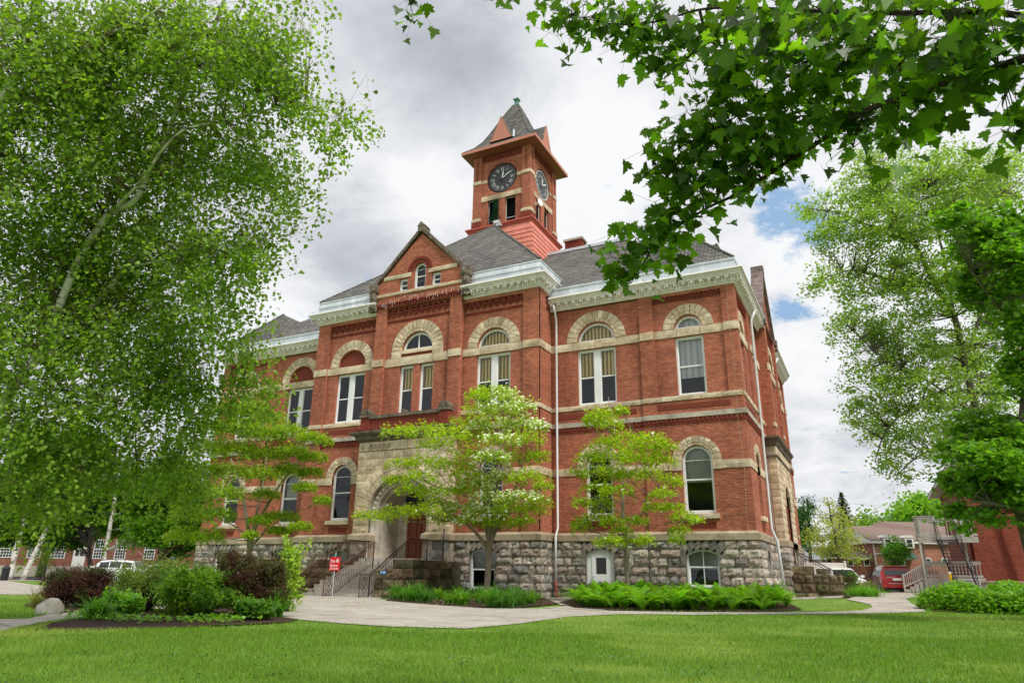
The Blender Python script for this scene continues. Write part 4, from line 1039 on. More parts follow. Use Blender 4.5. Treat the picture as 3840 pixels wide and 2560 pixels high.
fi=MB(); fi_prof=[(.30,38.95,.30,39.05),(.30,39.05,.2,39.1),(.2,39.1,.15,39.28),(.15,39.28,.15,39.5),(.15,39.5,.25,39.64),(.25,39.64,.25,39.71),(.25,39.71,0,39.8),(.30,38.95,.24,38.9)]
for a in fi_prof: sq(fi,*a)
fi.build('tower_finial',M['copper'],CH)
# loudspeaker horn and spotlight at the belfry, garland in the opening
hn=MB(); hn.tube([(CX+2.2,TY-1.55,28.1),(CX+2.7,TY-1.55,28.15),(CX+2.95,TY-1.6,28.18)],[.08,.12,.33],12); hn.tube([(CX+2.3,TY-1.5,27.6),(CX+2.4,TY-1.55,28.1)],.03,6)
tag(hn.build('horn_loudspeaker',M['clockwhite']),'white horn loudspeaker hung in the right-hand belfry opening of the clock tower','loudspeaker')
gv=[];gf=[];gc=[]
for k in range(900):
    t=rng.random(); zz=28.8-2.1*t; w=.07+.14*(t>.55)*(1-abs(t-.78)/.25 if abs(t-.78)<.25 else 0)+.05
    x=CX-.42-.12*t*(t>.5)+rng.normal()*w; y=TY-HP-.02-abs(rng.normal())*.10; s=.075
    d=rng.normal(size=3); d/=np.linalg.norm(d); e=np.cross(d,rng.normal(size=3)); e/=np.linalg.norm(e)
    b=len(gv); p=np.array([x,y,zz]); gv+=[p-d*s,p+e*s*.35,p+d*s,p-e*s*.35]; gf.append((b,b+1,b+2,b+3)); gc.append((.012,.07,.045))
g=np_mesh('garland',np.array(gv),np.array(gf),M['leaf'],np.array(gc)); tag(g,'dark green Christmas garland hanging in the left belfry opening below the black clock','garland')
sl=MB(); sl.tube([(CX-.02,8.0,25.9),(CX-.02,8.0,26.3)],.04,6); sl.box(CX-.25,CX+.2,7.75,8.0,26.3,26.55); sl.box(CX+.05,CX+.45,7.6,7.85,25.98,26.12)
tag(sl.build('roof_floodlight',M['lead']),'small grey floodlight on the roof peak in front of the coral tower skirt','floodlight')
# icicle string lights
def icicles(path,label):
    ic=MB()
    for i in range(len(path)-1):
        a,b=Vector(path[i]),Vector(path[i+1]); L=(b-a).length; n=int(L/.15); 
        pts=[]
        for k in range(n+1):
            p=a.lerp(b,k/max(1,n)); p.z-=.06*abs(math.sin(k*.9)); pts.append(p)
        ic.tube(pts,.006,3,False)
        for k in range(n):
            if random.random()<.75:
                p=pts[k]; l=random.uniform(.08,.38); j=random.uniform(-.05,.05)
                ic.tube([p,p+Vector((j,0,-l*.5)),p+Vector((-j*.5,0,-l))],.0055,3,False)
                for t in (.4,.95): q=p+Vector((j*.5,0,-l*t)); ic.box(q.x-.012,q.x+.012,q.y-.012,q.y+.012,q.z-.02,q.z+.012)
    return tag(ic.build('icicle_lights',M['cream_lt']),label,'string lights','icicle lights hung from the cornices')
icicles([(-9.4,-.45,15.40),(.45,-.47,15.40),(.47,8,15.40)],'white icicle lights along the cornice right of the white downpipe')
icicles([(-14.5,-1.97,16.43),(-9.55,-1.97,16.43),(-9.53,0,16.43)],'white icicle lights along the raised cornice right of the gable')
icicles([(-25.9,-1.97,16.43),(-21.0,-1.97,16.43)],'white icicle lights along the raised cornice left of the gable')
icicles([(-20.8,-1.95,16.5),(-18.5,-1.98,16.9),(-16.8,-1.98,16.75),(-14.8,-1.95,16.9)],'white icicle lights draped in swags across the front gable')
icicles([(-35.9,-.47,15.4),(-26.1,-.47,15.4)],'white icicle lights along the cornice at the far left wing')
def wirelights(paths,label):
    ic=MB()
    for P in paths:
        ic.tube(P,.007,3,False)
        for i in range(len(P)-1):
            a,b=Vector(P[i]),Vector(P[i+1]); n=max(1,int((b-a).length/.16))
            for k in range(n): q=a.lerp(b,(k+random.random()*.5)/n); ic.box(q.x-.014,q.x+.014,q.y-.02,q.y,q.z-.02,q.z+.01)
    return tag(ic.build('string_lights',M['stone_water']),label,'string lights')
wl=lambda x,z0,z1,y:[(x+.05*math.sin(z*1.3),y-.03,z) for z in np.linspace(z0,z1,14)]
wirelights([wl(-.3,15,2.9,-.1),[(x,-.03,3.9+.12*math.sin(x*1.1)) for x in np.linspace(-1.4,-.3,8)]],'string of small clear bulbs running down the brick corner right of the large arched windows')
wirelights([[(CX+5.0+1.55*math.cos(t),-1.62+.12,13.1+1.55*math.sin(t)) for t in np.linspace(0,PI,18)][:0] or [(-2.4+1.0*math.cos(t),-.09,6.34+1.0*math.sin(t)) for t in np.linspace(0,PI,16)]+[(-3.4,-.09,4.5)]],'string of small bulbs round the lower arched window behind the right dogwood')
# ---------------------------------------------------------------- camera, light, sky
cd=bpy.data.cameras.new('camera'); cam=bpy.data.objects.new('camera',cd); COL.objects.link(cam); scene.camera=cam
cd.sensor_width=36; cd.lens=36*2594.95/3840; cd.clip_start=.1; cd.clip_end=3000
mw=Matrix(((.894191,.13158,.427912,4.573),(.447496,-.290527,-.845779,-33.549),(.013032,.947777,-.318668,1.05),(0,0,0,1)))
cam.matrix_world=mw
SUN_AZ=math.radians(118); SUN_EL=math.radians(52)   # azimuth measured from +Y clockwise (towards +X)
sd=Vector((math.sin(SUN_AZ)*math.cos(SUN_EL),math.cos(SUN_AZ)*math.cos(SUN_EL),math.sin(SUN_EL)))
sl=bpy.data.lights.new('sun','SUN'); sl.energy=SUNE; sl.angle=math.radians(14); sl.color=(1,.955,.88)
so=bpy.data.objects.new('sun',sl); COL.objects.link(so); so.rotation_euler=sd.to_track_quat('Z','Y').to_euler()
w=bpy.data.worlds.new('World'); scene.world=w; w.use_nodes=True; nt=w.node_tree; T=type('X',(),{})()
class WN(NT):
    def __init__(s,t): s.t=t
t=WN(nt); bg=nt.nodes['Background']
sky=t.n('ShaderNodeTexSky',sky_type='NISHITA'); sky.sun_disc=False; sky.sun_elevation=SUN_EL; sky.sun_rotation=SUN_AZ
tc=t.n('ShaderNodeTexCoord'); dirv=tc.outputs['Generated']
sp=t.n('ShaderNodeSeparateXYZ'); t.l(dirv,sp.inputs[0])
def math_(op,a,b=None,c=None,clamp=False):
    x=t.n('ShaderNodeMath',operation=op); x.use_clamp=clamp
    for i,v in enumerate((a,b,c)):
        if v is None: continue
        if isinstance(v,(int,float)): x.inputs[i].default_value=v
        else: t.l(v,x.inputs[i])
    return x.outputs[0]
den=math_('ADD',math_('MAXIMUM',sp.outputs[2],0),.22)
cx=math_('DIVIDE',sp.outputs[0],den); cy=math_('DIVIDE',sp.outputs[1],den)
cb=t.n('ShaderNodeCombineXYZ'); t.l(cx,cb.inputs[0]); t.l(cy,cb.inputs[1]); P=cb.outputs[0]
big=t.noise(P,1.5,4,.55,.3); fine=t.noise(P,4.2,10,.66,.35)
def blob(c,r):
    v=t.n('ShaderNodeVectorMath',operation='DISTANCE'); t.l(dirv,v.inputs[0]); v.inputs[1].default_value=c
    m=t.n('ShaderNodeMapRange'); m.interpolation_type='SMOOTHSTEP'; t.l(v.outputs['Value'],m.inputs[0]); m.inputs[1].default_value=r; m.inputs[2].default_value=0; m.inputs[3].default_value=0; m.inputs[4].default_value=1
    return m.outputs[0]
def addup(L):
    a=None
    for c,r,k in L:
        v=math_('MULTIPLY',blob(c,r),k); a=v if a is None else math_('ADD',a,v)
    return a
dk=addup([((-.562,.692,.454),.16,.42),((-.45,.592,.668),.20,.40),((-.40,.64,.65),.2,.22),((-.62,.66,.40),.14,.25),((-.142,.973,.183),.10,.22),((.012,.989,.16),.09,.15),((-.502,.705,.50),.09,-.5),((-.28,.776,.565),.2,-.3),((-.682,.651,.334),.12,-.3),((.0,.93,.37),.25,-.25)])
val=math_('ADD',math_('MULTIPLY',math_('SUBTRACT',fine,.5),1.35),math_('MULTIPLY',math_('SUBTRACT',big,.5),.9))
dark=math_('ADD',math_('ADD',val,dk),.22,clamp=True)
cloud=t.ramp(dark,[(0,(.86,.87,.885)),(.3,(.72,.735,.765)),(.62,(.52,.545,.59)),(1,(.37,.395,.44))])
gap=addup([((-.035,.893,.450),.10,.80),((-.075,.905,.41),.06,.25),((-.055,.935,.350),.065,.75),((.19,.83,.52),.12,.5),((-.17,.87,.46),.09,.5),((-.02,.915,.40),.04,.2)])
gm=math_('ADD',gap,math_('MULTIPLY',math_('SUBTRACT',t.noise(P,5.5,12,.68,.25),.5),3.4))
gmask=t.ramp(gm,[(.38,(0,0,0)),(.85,(1,1,1))])
skc=t.mix(1,sky.outputs[0],(.085,.085,.085),'MULTIPLY')
blue=t.mix(.85,skc,(.32,.50,.74))
final=t.mix(gmask,cloud,blue)
t.l(final,bg.inputs[0]); bg.inputs['Strength'].default_value=SKYK
scene.view_settings.view_transform='Standard'; scene.view_settings.look='None'; scene.view_settings.exposure=EXPO; scene.view_settings.gamma=1

# ---------------------------------------------------------------- ground
def grid_mesh(name,xs,ys,mt,dz=0,kind='structure'):
    V=[(x,y,H(x,y)+dz) for y in ys for x in xs]; n=len(xs)
    F=[(j*n+i,j*n+i+1,(j+1)*n+i+1,(j+1)*n+i) for j in range(len(ys)-1) for i in range(n-1)]
    me=bpy.data.meshes.new(name); me.from_pydata(V,[],F); me.materials.append(mt); me.polygons.foreach_set('use_smooth',[True]*len(F)); me.update()
    o=bpy.data.objects.new(name,me); COL.objects.link(o); o['kind']=kind; return o
ax=[-900,-500,-300,-200,-150,-120]+list(np.arange(-100,60,2.))+[60,90,140,220,400,900]
ay=[-300,-150,-80]+list(np.arange(-50,80,2.))+[80,110,160,250,400,900]
grid_mesh('ground',ax,ay,M['lawn'])
def patch(name,loop,mt,dz,kind='structure',label=None,cat=None,thick=0,res=1.0):
    pts=[Vector((x,y,0)) for x,y in loop]
    # densify edges so the sheet follows the terrain
    P=[]
    for i,a in enumerate(pts):
        b=pts[(i+1)%len(pts)]; n=max(1,int((b-a).length/res))
        P+=[a.lerp(b,k/n) for k in range(n)]
    # interior points through bmesh: triangulate then subdivide long edges
    import bmesh
    bm=bmesh.new(); vs=[bm.verts.new(p) for p in P]
    for tr_ in tessellate_polygon([P]):
        try: bm.faces.new([vs[i] for i in tr_])
        except ValueError: pass
    for _ in range(4):
        ed=[e for e in bm.edges if e.calc_length()>3.0]
        if not ed: break
        bmesh.ops.subdivide_edges(bm,edges=ed,cuts=1); bmesh.ops.triangulate(bm,faces=bm.faces[:])
    bmesh.ops.recalc_face_normals(bm,faces=bm.faces[:])
    if bm.faces and sum(f.normal.z for f in bm.faces)<0: bmesh.ops.reverse_faces(bm,faces=bm.faces[:])
    for v in bm.verts: v.co.z=H(v.co.x,v.co.y)+dz
    me=bpy.data.meshes.new(name); bm.to_mesh(me); bm.free(); me.materials.append(mt); o=bpy.data.objects.new(name,me); COL.objects.link(o)
    if kind: o['kind']=kind
    if label: o['label']=label; o['category']=cat
    return o
WALK=[(-17.9,-6.2),(-20.5,-9.5),(-16.6,-13.6),(-13.2,-16.6),(-11.0,-18.6),(-8.6,-20.0),(-7.63,-20.5),(-5.85,-20.94),(-4.38,-21.08),(-2.91,-20.6),(-2.7,-18.58),(-2.86,-15.33),(-2.19,-13.24),(-.27,-11.88),(2.1,-9.54),(4.22,-7.19),(5.83,-5.4),(5.9,-3.4),(5.6,-1.97),(5.5,2.7),(6.2,8),(6.3,17),(3.6,17),(3.5,7.2),(3.45,3.04),(3.3,.11),(4.2,-2.61),(4.25,-4.1),(3.94,-5.72),(2.93,-7.0),(1.83,-8.15),(-.61,-10.32),(-3.06,-11.47),(-5.0,-11.3),(-6.8,-12.7),(-8.8,-12.0),(-11.2,-10.9),(-12.9,-9.6),(-14.2,-8.4),(-15.0,-7.0)]
patch('front_walk',WALK,M['concrete'],.018)
patch('left_path',[(-20.5,-9.5),(-18.0,-10.3),(-14.6,-15.4),(-13.5,-19.0),(-13.6,-20.4),(-11.9,-22.6),(-10.6,-24.4),(-9.0,-26.0),(-8.3,-27.4),(-12,-27.5),(-12.6,-25.0),(-11.9,-23.9),(-12.9,-22.9),(-13.9,-21.3),(-16.0,-18.5),(-17.3,-15.6)],M['concrete'],.014)
patch('corner_path',[(-5.4,-9.6),(-5.5,-11.2),(-3.1,-11.4),(-3.6,-10.8),(-7.2,-7.2),(-9.4,-3.1),(-9.7,-.5),(-8.6,-.4),(-8.0,-2.5),(-6.0,-5.5)],M['concrete'],.022)
patch('side_path',[(3.4,3.0),(3.4,14),(.6,14),(.6,8.3),(3.0,8.3),(3.0,7.3),(.6,7.2),(.5,2.2),(1.4,1.6)],M['concrete'],.012)
patch('park_walk',[(-29,-16.5),(-26.6,-15.6),(-26.8,-13.6),(-30.5,-11.5),(-36,-8.6),(-60,2),(-61,0),(-37.5,-11.6)],M['concrete'],.012)
patch('driveway',[(-2,17),(60,17),(60,46),(-2,46)],M['pave'],.01)
patch('street_pavement',[(-61.5,0),(-46.5,21),(-36,36),(-50,60),(-75,40),(-90,20),(-100,0),(-78,-24)],M['pave'],.010)
patch('street',[(-68,0),(-52,22),(-42,38),(-52,62),(-72,42),(-86,20),(-95,0),(-84,-20)],M['asphalt'],.022)
def bed(name,loop,label):
    return patch(name,loop,M['mulch'],.03,kind='structure')
bed('shrub_bed_soil',[(-8.72,-25.6),(-8.05,-25.08),(-7.39,-23.82),(-6.9,-22.2),(-6.83,-21.4),(-7.3,-20.6),(-8.4,-20.2),(-10.8,-18.9),(-12.9,-17.0),(-14.0,-15.6),(-14.3,-17.2),(-13.3,-19.4),(-12.9,-20.9),(-11.4,-22.9),(-10.2,-24.4)],'')
bed('boulder_bed_soil',[(-14.2,-22.2),(-12.95,-21.6),(-13.3,-20.5),(-15.6,-17.6),(-19.5,-16.6),(-21.5,-18.0),(-18.0,-20.5)],'')
bed('lily_bed_soil',[(-12.7,-10.0),(-10.6,-11.2),(-8.8,-12.1),(-6.9,-12.7),(-6.0,-11.8),(-6.2,-8.0),(-9.0,-3.0),(-9.9,-1.6),(-14.2,-1.6),(-14.2,-7.6)],'')
bed('fern_bed_soil',[(-4.6,-10.5),(-3.0,-11.15),(-.7,-10.1),(1.6,-7.9),(2.1,-6.2),(1.2,-2.0),(.4,-.2),(-8.4,-.2),(-7.0,-6.2)],'')
bed('hedge_bed_soil',[(6.05,-5.2),(6.3,-3.2),(6.1,0),(7,14),(16,16),(24,2),(14,-6),(9,-5.6)],'')
bed('walk_bed_soil',[(3.35,3.0),(3.4,14),(2.9,19),(1.0,19),(3.0,8),(3.0,3.2)],'')
# positions and sizes in metres
BIRCH=[(-6.94,-28.83,9.16,1.09,0.98,1.23),(-7.45,-27.63,10.0,1.47,1.18,1.31),(-6.2,-27.21,10.56,1.31,1.05,1.06),(-4.97,-26.97,9.99,1.02,0.82,1.02),(-3.76,-26.87,9.78,0.76,0.66,0.83),(-2.77,-27.0,9.91,0.29,0.35,0.43),(-3.58,-26.54,9.14,0.83,0.66,0.68),(-2.71,-26.43,8.47,0.58,0.46,0.43),(-2.44,-26.14,8.06,0.4,0.32,0.29),(-2.2,-26.19,7.88,0.28,0.23,0.18),(-7.42,-27.92,7.66,1.28,1.03,1.13),(-7.35,-26.58,8.91,1.44,1.16,1.27),(-5.59,-26.18,8.64,1.15,0.92,1.06),(-4.4,-25.95,8.06,0.71,0.63,0.79),(-3.44,-25.93,7.72,0.3,0.36,0.45),(-3.8,-25.87,7.07,0.38,0.36,0.45),(-8.42,-26.87,6.66,1.55,1.24,1.15),(-7.38,-25.9,7.06,1.36,1.09,1.1),(-5.44,-25.94,6.63,1.02,0.82,0.87),(-4.23,-25.84,6.42,0.53,0.48,0.6),(-4.17,-25.59,5.85,0.23,0.24,0.3),(-8.07,-27.22,4.94,1.13,0.91,0.91),(-7.86,-26.12,5.43,1.23,0.98,0.98),(-6.76,-25.57,5.45,1.06,0.85,0.82),(-5.03,-25.89,5.48,0.53,0.42,0.53),(-4.7,-25.53,4.99,0.38,0.3,0.38),(-8.05,-26.73,3.65,1.13,0.91,0.83),(-7.41,-25.97,4.07,1.1,0.88,0.71),(-6.74,-25.24,4.6,0.9,0.72,0.49),(-8.52,-25.99,2.64,1.18,0.94,0.63),(-7.75,-25.19,3.11,1.06,0.85,0.57),(-6.76,-24.78,3.36,0.57,0.46,0.49),(-6.73,-24.45,4.1,0.68,0.54,0.42),(-6.14,-24.31,4.51,0.51,0.41,0.42),(-5.67,-24.11,4.6,0.42,0.41,0.51),(-5.9,-24.43,5.16,0.51,0.41,0.34),(-5.44,-23.81,4.12,0.34,0.27,0.21),(-7.67,-23.81,2.7,0.79,0.63,0.44),(-9.57,-25.72,2.08,0.65,0.52,0.41),(-9.52,-29.13,9.62,1.18,1.07,1.34),(-9.95,-28.36,7.01,1.18,1.07,1.34),(-10.17,-27.49,4.41,1.1,0.94,1.18)]
BIRCH_TRUNKS=[[(-9.44,-27.75,-0.22),(-8.78,-27.55,1.71),(-8.43,-27.15,3.65),(-8.19,-26.83,4.68),(-7.87,-26.4,5.53),(-7.3,-26.2,6.4),(-6.93,-26.0,7.29)],[(-8.19,-26.83,4.68),(-7.68,-26.89,6.15),(-7.3,-26.75,7.23),(-6.84,-26.61,7.47),(-6.54,-26.57,8.07),(-6.2,-26.6,8.95),(-5.77,-26.7,9.8),(-5.47,-26.74,10.29),(-5.06,-26.81,11.02),(-4.81,-26.92,11.67)],[(-9.44,-27.75,-0.22),(-8.35,-28.38,2.92),(-7.77,-28.77,6.3),(-7.34,-28.81,8.26),(-7.27,-28.79,8.59),(-7.17,-28.79,9.04),(-7.13,-28.8,9.46),(-7.08,-28.88,10.66)],[(-7.77,-28.77,6.3),(-7.73,-28.34,8.37),(-7.23,-28.12,9.38),(-6.95,-28.03,9.83),(-6.56,-27.85,10.2),(-6.09,-27.61,10.51),(-5.34,-27.43,11.03)],[(-8.19,-26.83,4.68),(-8.42,-26.15,4.14),(-8.35,-25.49,3.74),(-7.84,-25.1,4.0),(-7.03,-24.69,4.33),(-6.58,-24.49,4.4),(-6.07,-24.17,4.54)],[(-7.3,-26.75,7.23),(-6.25,-26.86,7.68),(-5.87,-26.92,8.03),(-5.35,-26.91,8.38),(-4.84,-26.79,8.44),(-3.93,-26.51,8.6),(-3.1,-26.32,8.59),(-2.47,-26.14,8.33)],[(-7.3,-26.2,6.4),(-6.29,-25.97,6.53),(-5.16,-25.8,6.64),(-4.37,-25.72,6.55)],[(-8.43,-27.15,3.65),(-8.2,-26.75,3.2),(-8.33,-26.26,2.98),(-7.79,-25.38,2.93),(-7.13,-24.63,3.08)]]
MAPLE_OV=[(3.01,-29.33,5.33,0.3,0.26,0.16),(3.42,-29.28,5.13,0.31,0.27,0.2),(3.69,-29.2,4.95,0.23,0.21,0.23),(3.56,-29.19,4.76,0.1,0.09,0.1),(4.08,-29.4,4.75,0.28,0.24,0.18),(4.18,-29.25,4.49,0.28,0.24,0.22),(3.91,-29.19,4.28,0.16,0.14,0.16),(4.49,-29.62,4.32,0.33,0.29,0.25),(4.84,-29.81,4.03,0.33,0.29,0.25),(5.22,-29.99,3.76,0.36,0.32,0.25),(5.4,-30.11,3.38,0.19,0.24,0.27),(4.56,-29.35,4.02,0.34,0.3,0.23),(4.26,-29.14,3.99,0.3,0.27,0.21),(3.95,-29.07,4.02,0.28,0.25,0.22),(3.62,-29.03,4.08,0.21,0.19,0.2),(3.5,-29.04,3.96,0.13,0.12,0.13),(3.77,-28.98,3.83,0.26,0.23,0.16),(4.08,-29.03,3.78,0.25,0.22,0.15),(4.34,-29.16,3.84,0.24,0.21,0.15),(4.86,-29.46,3.75,0.29,0.26,0.16),(5.14,-29.72,3.57,0.24,0.21,0.17),(4.79,-29.43,3.58,0.09,0.1,0.12),(5.02,-29.61,3.42,0.07,0.06,0.06),(3.48,-28.92,3.6,0.2,0.17,0.15),(3.71,-28.93,3.65,0.19,0.17,0.14),(3.19,-28.79,3.5,0.15,0.15,0.17),(3.36,-28.77,3.37,0.13,0.15,0.17),(3.13,-28.73,3.28,0.07,0.12,0.14),(3.04,-28.82,3.37,0.07,0.13,0.15),(5.42,-30.12,3.12,0.06,0.11,0.12),(1.51,-29.59,5.88,0.11,0.1,0.09),(2.42,-29.35,5.84,0.15,0.13,0.06),(2.73,-29.32,5.54,0.11,0.1,0.07),(5.42,-29.99,3.08,0.04,0.05,0.05)]
MAPLE_OV_BR=[[(6.47,-30.15,3.99),(5.7,-30.28,3.3),(5.49,-30.16,3.34),(5.12,-29.92,3.46),(4.87,-29.63,3.62),(4.62,-29.32,3.69),(4.37,-29.1,3.71),(4.06,-28.99,3.63),(3.81,-28.92,3.6),(3.44,-28.78,3.51),(3.29,-28.79,3.33),(3.15,-28.7,3.21)],[(5.7,-30.28,3.3),(5.48,-30.07,3.69),(5.05,-29.92,4.0),(4.64,-29.69,4.39),(4.25,-29.45,4.79),(3.96,-29.41,4.93),(3.59,-29.29,5.07),(3.27,-29.36,5.13),(2.89,-29.4,5.36)],[(5.12,-29.92,3.46),(5.01,-29.77,3.86),(4.9,-29.6,4.2),(4.74,-29.47,4.25),(4.57,-29.33,4.28),(4.38,-29.28,4.2),(4.16,-29.14,4.18),(3.94,-29.11,4.11),(3.6,-29.03,4.07),(3.47,-29.07,4.0)],[(3.96,-29.41,4.93),(3.96,-29.35,4.76),(3.83,-29.26,4.68),(3.69,-29.22,4.69),(3.54,-29.19,4.73)],[(3.93,-28.84,6.5),(2.87,-29.26,6.2),(1.77,-29.6,5.95),(1.51,-29.59,5.88)],[(4.87,-29.63,3.62),(4.82,-29.53,3.59),(4.78,-29.41,3.53)]]
COTTON=[(9.06,29.3,35.11,3.91,3.75,3.13),(12.84,35.06,35.92,4.95,4.75,4.13),(15.79,29.93,33.25,4.09,3.93,3.35),(20.33,38.5,36.8,3.3,3.57,3.71),(6.69,28.05,30.24,3.43,3.29,2.66),(10.07,30.91,29.99,4.25,4.08,3.09),(4.5,30.51,33.74,2.03,1.95,1.02),(3.14,26.48,32.1,0.96,0.93,0.46),(4.45,29.39,29.64,1.96,1.88,1.57),(4.07,26.03,24.95,1.83,1.76,1.1),(3.04,31.7,26.75,1.21,1.16,0.89),(7.19,31.79,26.67,3.53,3.39,2.35),(10.77,32.14,25.32,4.2,4.03,3.05),(6.94,35.6,22.51,3.64,3.5,2.83),(5.25,30.24,22.27,1.9,1.82,1.52),(10.9,35.02,20.95,4.65,4.47,3.1),(15.03,32.39,25.46,3.72,3.57,3.34),(6.61,33.68,17.47,3.47,3.33,2.31),(10.15,34.0,16.39,4.13,3.96,2.63),(5.5,32.99,14.3,2.27,2.18,1.89),(8.23,39.22,13.67,3.62,3.48,2.01),(6.31,35.04,10.4,1.9,1.82,1.52),(8.32,38.23,9.76,1.56,1.5,0.97),(12.58,42.99,15.27,3.31,3.18,2.49),(15.17,42.06,20.75,3.72,3.57,3.31),(17.74,40.32,22.88,2.41,3.47,3.61),(16.02,39.86,17.17,3.14,3.01,3.14),(10.53,36.71,11.53,2.65,2.55,1.52)]
COTTON_TR=[[(13.15,43.98,1.36),(14.04,41.99,7.83),(14.38,39.46,14.99),(14.05,37.55,19.63),(13.77,35.99,23.39),(12.59,34.33,26.22),(11.46,32.5,29.56),(10.31,31.15,31.61),(9.23,29.76,33.84),(8.68,28.61,36.16)],[(13.77,35.99,23.39),(13.66,34.16,28.12),(13.37,32.9,31.06),(13.14,31.53,34.38)],[(14.2,38.69,19.93),(16.47,38.0,24.84),(18.06,37.38,28.61),(19.55,36.0,34.26)],[(14.22,38.29,14.77),(11.07,35.67,17.48),(7.89,33.4,19.25),(5.5,31.24,21.75)],[(12.46,33.24,25.81),(8.85,31.28,26.16),(6.2,29.68,26.85),(3.7,28.7,26.08)],[(13.98,39.45,11.35),(11.32,37.91,11.86),(9.57,37.11,11.65),(7.26,36.64,9.8)],[(11.4,31.97,29.33),(8.11,29.77,30.75),(5.84,28.22,31.81),(3.13,26.7,32.21)],[(14.04,37.02,17.89),(10.18,35.77,16.01),(7.13,35.07,13.79),(5.7,35.44,10.87)]]
MAPLE_R=[(8.65,-12.42,10.17,0.96,0.77,0.66),(8.31,-11.22,9.83,0.76,0.61,0.57),(8.87,-12.92,9.0,0.69,0.73,0.91),(8.51,-10.77,8.87,0.88,0.71,0.51),(8.75,-11.98,7.62,0.58,0.56,0.7),(8.83,-11.15,6.37,0.47,0.57,0.71),(7.73,-10.1,5.16,0.75,0.6,0.5),(8.29,-10.87,4.79,0.71,0.57,0.59),(7.11,-10.92,4.39,0.54,0.43,0.48),(7.62,-11.98,3.96,0.9,0.72,0.56),(6.92,-10.22,3.83,0.43,0.35,0.37),(7.41,-10.46,3.48,0.72,0.58,0.48),(8.17,-10.64,3.43,0.58,0.56,0.7),(7.01,-9.71,2.84,0.43,0.35,0.37),(7.43,-10.8,2.63,0.35,0.28,0.23),(7.8,-10.19,2.67,0.36,0.29,0.18),(7.63,-13.96,10.05,0.46,0.36,0.34),(6.9,-10.7,2.42,0.24,0.19,0.14)]
MAPLE_R_TR=[[(9.1,-7.92,0.3),(8.81,-8.96,2.03),(8.59,-9.97,3.48),(9.08,-10.66,5.98),(9.23,-11.44,8.24),(9.13,-12.08,9.82)],[(8.46,-10.03,3.48),(7.8,-11.1,3.85),(7.19,-11.75,4.14)],[(8.58,-9.72,2.8),(7.74,-11.02,2.95),(7.0,-11.78,3.01)],[(9.16,-11.05,7.11),(8.4,-12.27,8.08),(7.86,-13.08,8.87)],[(8.49,-10.53,4.84),(9.21,-10.81,6.54),(9.87,-11.12,8.25)]]
D1=[(-15.5,-7.48,3.56,0.99,0.2,0),(-15.34,-6.05,3.83,1.13,0.25,0),(-12.92,-7.48,3.78,1.05,0.23,0),(-13.35,-4.97,3.61,0.82,0.21,0),(-13.42,-7.51,4.65,0.87,0.23,0),(-12.56,-6.69,4.6,0.98,0.24,0),(-12.26,-5.29,4.84,0.81,0.24,0),(-13.76,-8.31,7.18,0.88,0.24,0),(-12.91,-7.48,7.36,0.99,0.28,0),(-11.28,-8.21,6.9,1.04,0.3,0),(-12.96,-6.63,6.81,1.01,0.24,0),(-14.08,-7.54,5.84,0.89,0.22,0),(-12.68,-7.53,5.86,0.97,0.25,0),(-12.41,-5.92,5.98,1.11,0.28,0),(-10.76,-6.79,6.24,0.97,0.31,0),(-14.39,-7.69,5.09,0.59,0.18,0),(-12.8,-7.96,5.13,0.86,0.23,0),(-9.92,-7.05,8.93,0.88,0.24,0),(-10.21,-7.71,8.57,0.58,0.19,0),(-9.15,-7.04,8.71,0.68,0.27,1),(-10.85,-6.15,8.37,0.91,0.24,0),(-9.44,-6.89,8.08,0.97,0.27,1),(-8.88,-6.05,8.41,0.79,0.28,1),(-11.7,-5.65,7.93,1.03,0.25,0),(-10.77,-5.21,7.83,1.23,0.29,1),(-9.36,-5.27,7.8,1.01,0.28,1),(-8.37,-5.27,7.52,0.59,0.2,1),(-8.56,-6.01,6.9,0.87,0.27,0),(-9.46,-6.79,6.73,1.05,0.27,1),(-11.41,-5.29,7.24,0.93,0.25,0),(-11.45,-6.12,5.4,0.99,0.28,0),(-9.84,-6.85,5.98,0.95,0.27,1),(-9.45,-5.06,6.23,1.1,0.28,0),(-8.81,-4.3,6.41,0.61,0.24,0),(-11.3,-5.56,4.97,1.0,0.26,1),(-10.66,-4.42,5.48,1.23,0.29,1),(-8.41,-6.07,5.16,0.95,0.27,0),(-8.44,-4.39,4.98,0.5,0.2,0),(-10.55,-5.46,4.37,1.08,0.26,1),(-8.98,-5.97,4.35,1.14,0.25,1),(-8.84,-3.99,4.35,0.7,0.22,0),(-12.42,-4.96,3.98,1.12,0.24,1),(-11.07,-5.08,3.84,1.1,0.24,1),(-9.65,-5.47,3.86,0.87,0.23,0),(-9.4,-3.49,4.02,0.81,0.2,0),(-11.63,-5.49,3.43,0.79,0.2,1),(-10.76,-5.01,3.35,0.99,0.2,0),(-10.2,-3.91,3.32,0.61,0.16,0),(-9.05,-5.36,3.38,0.57,0.15,0),(-13.24,-5.58,4.25,0.81,0.2,0)]
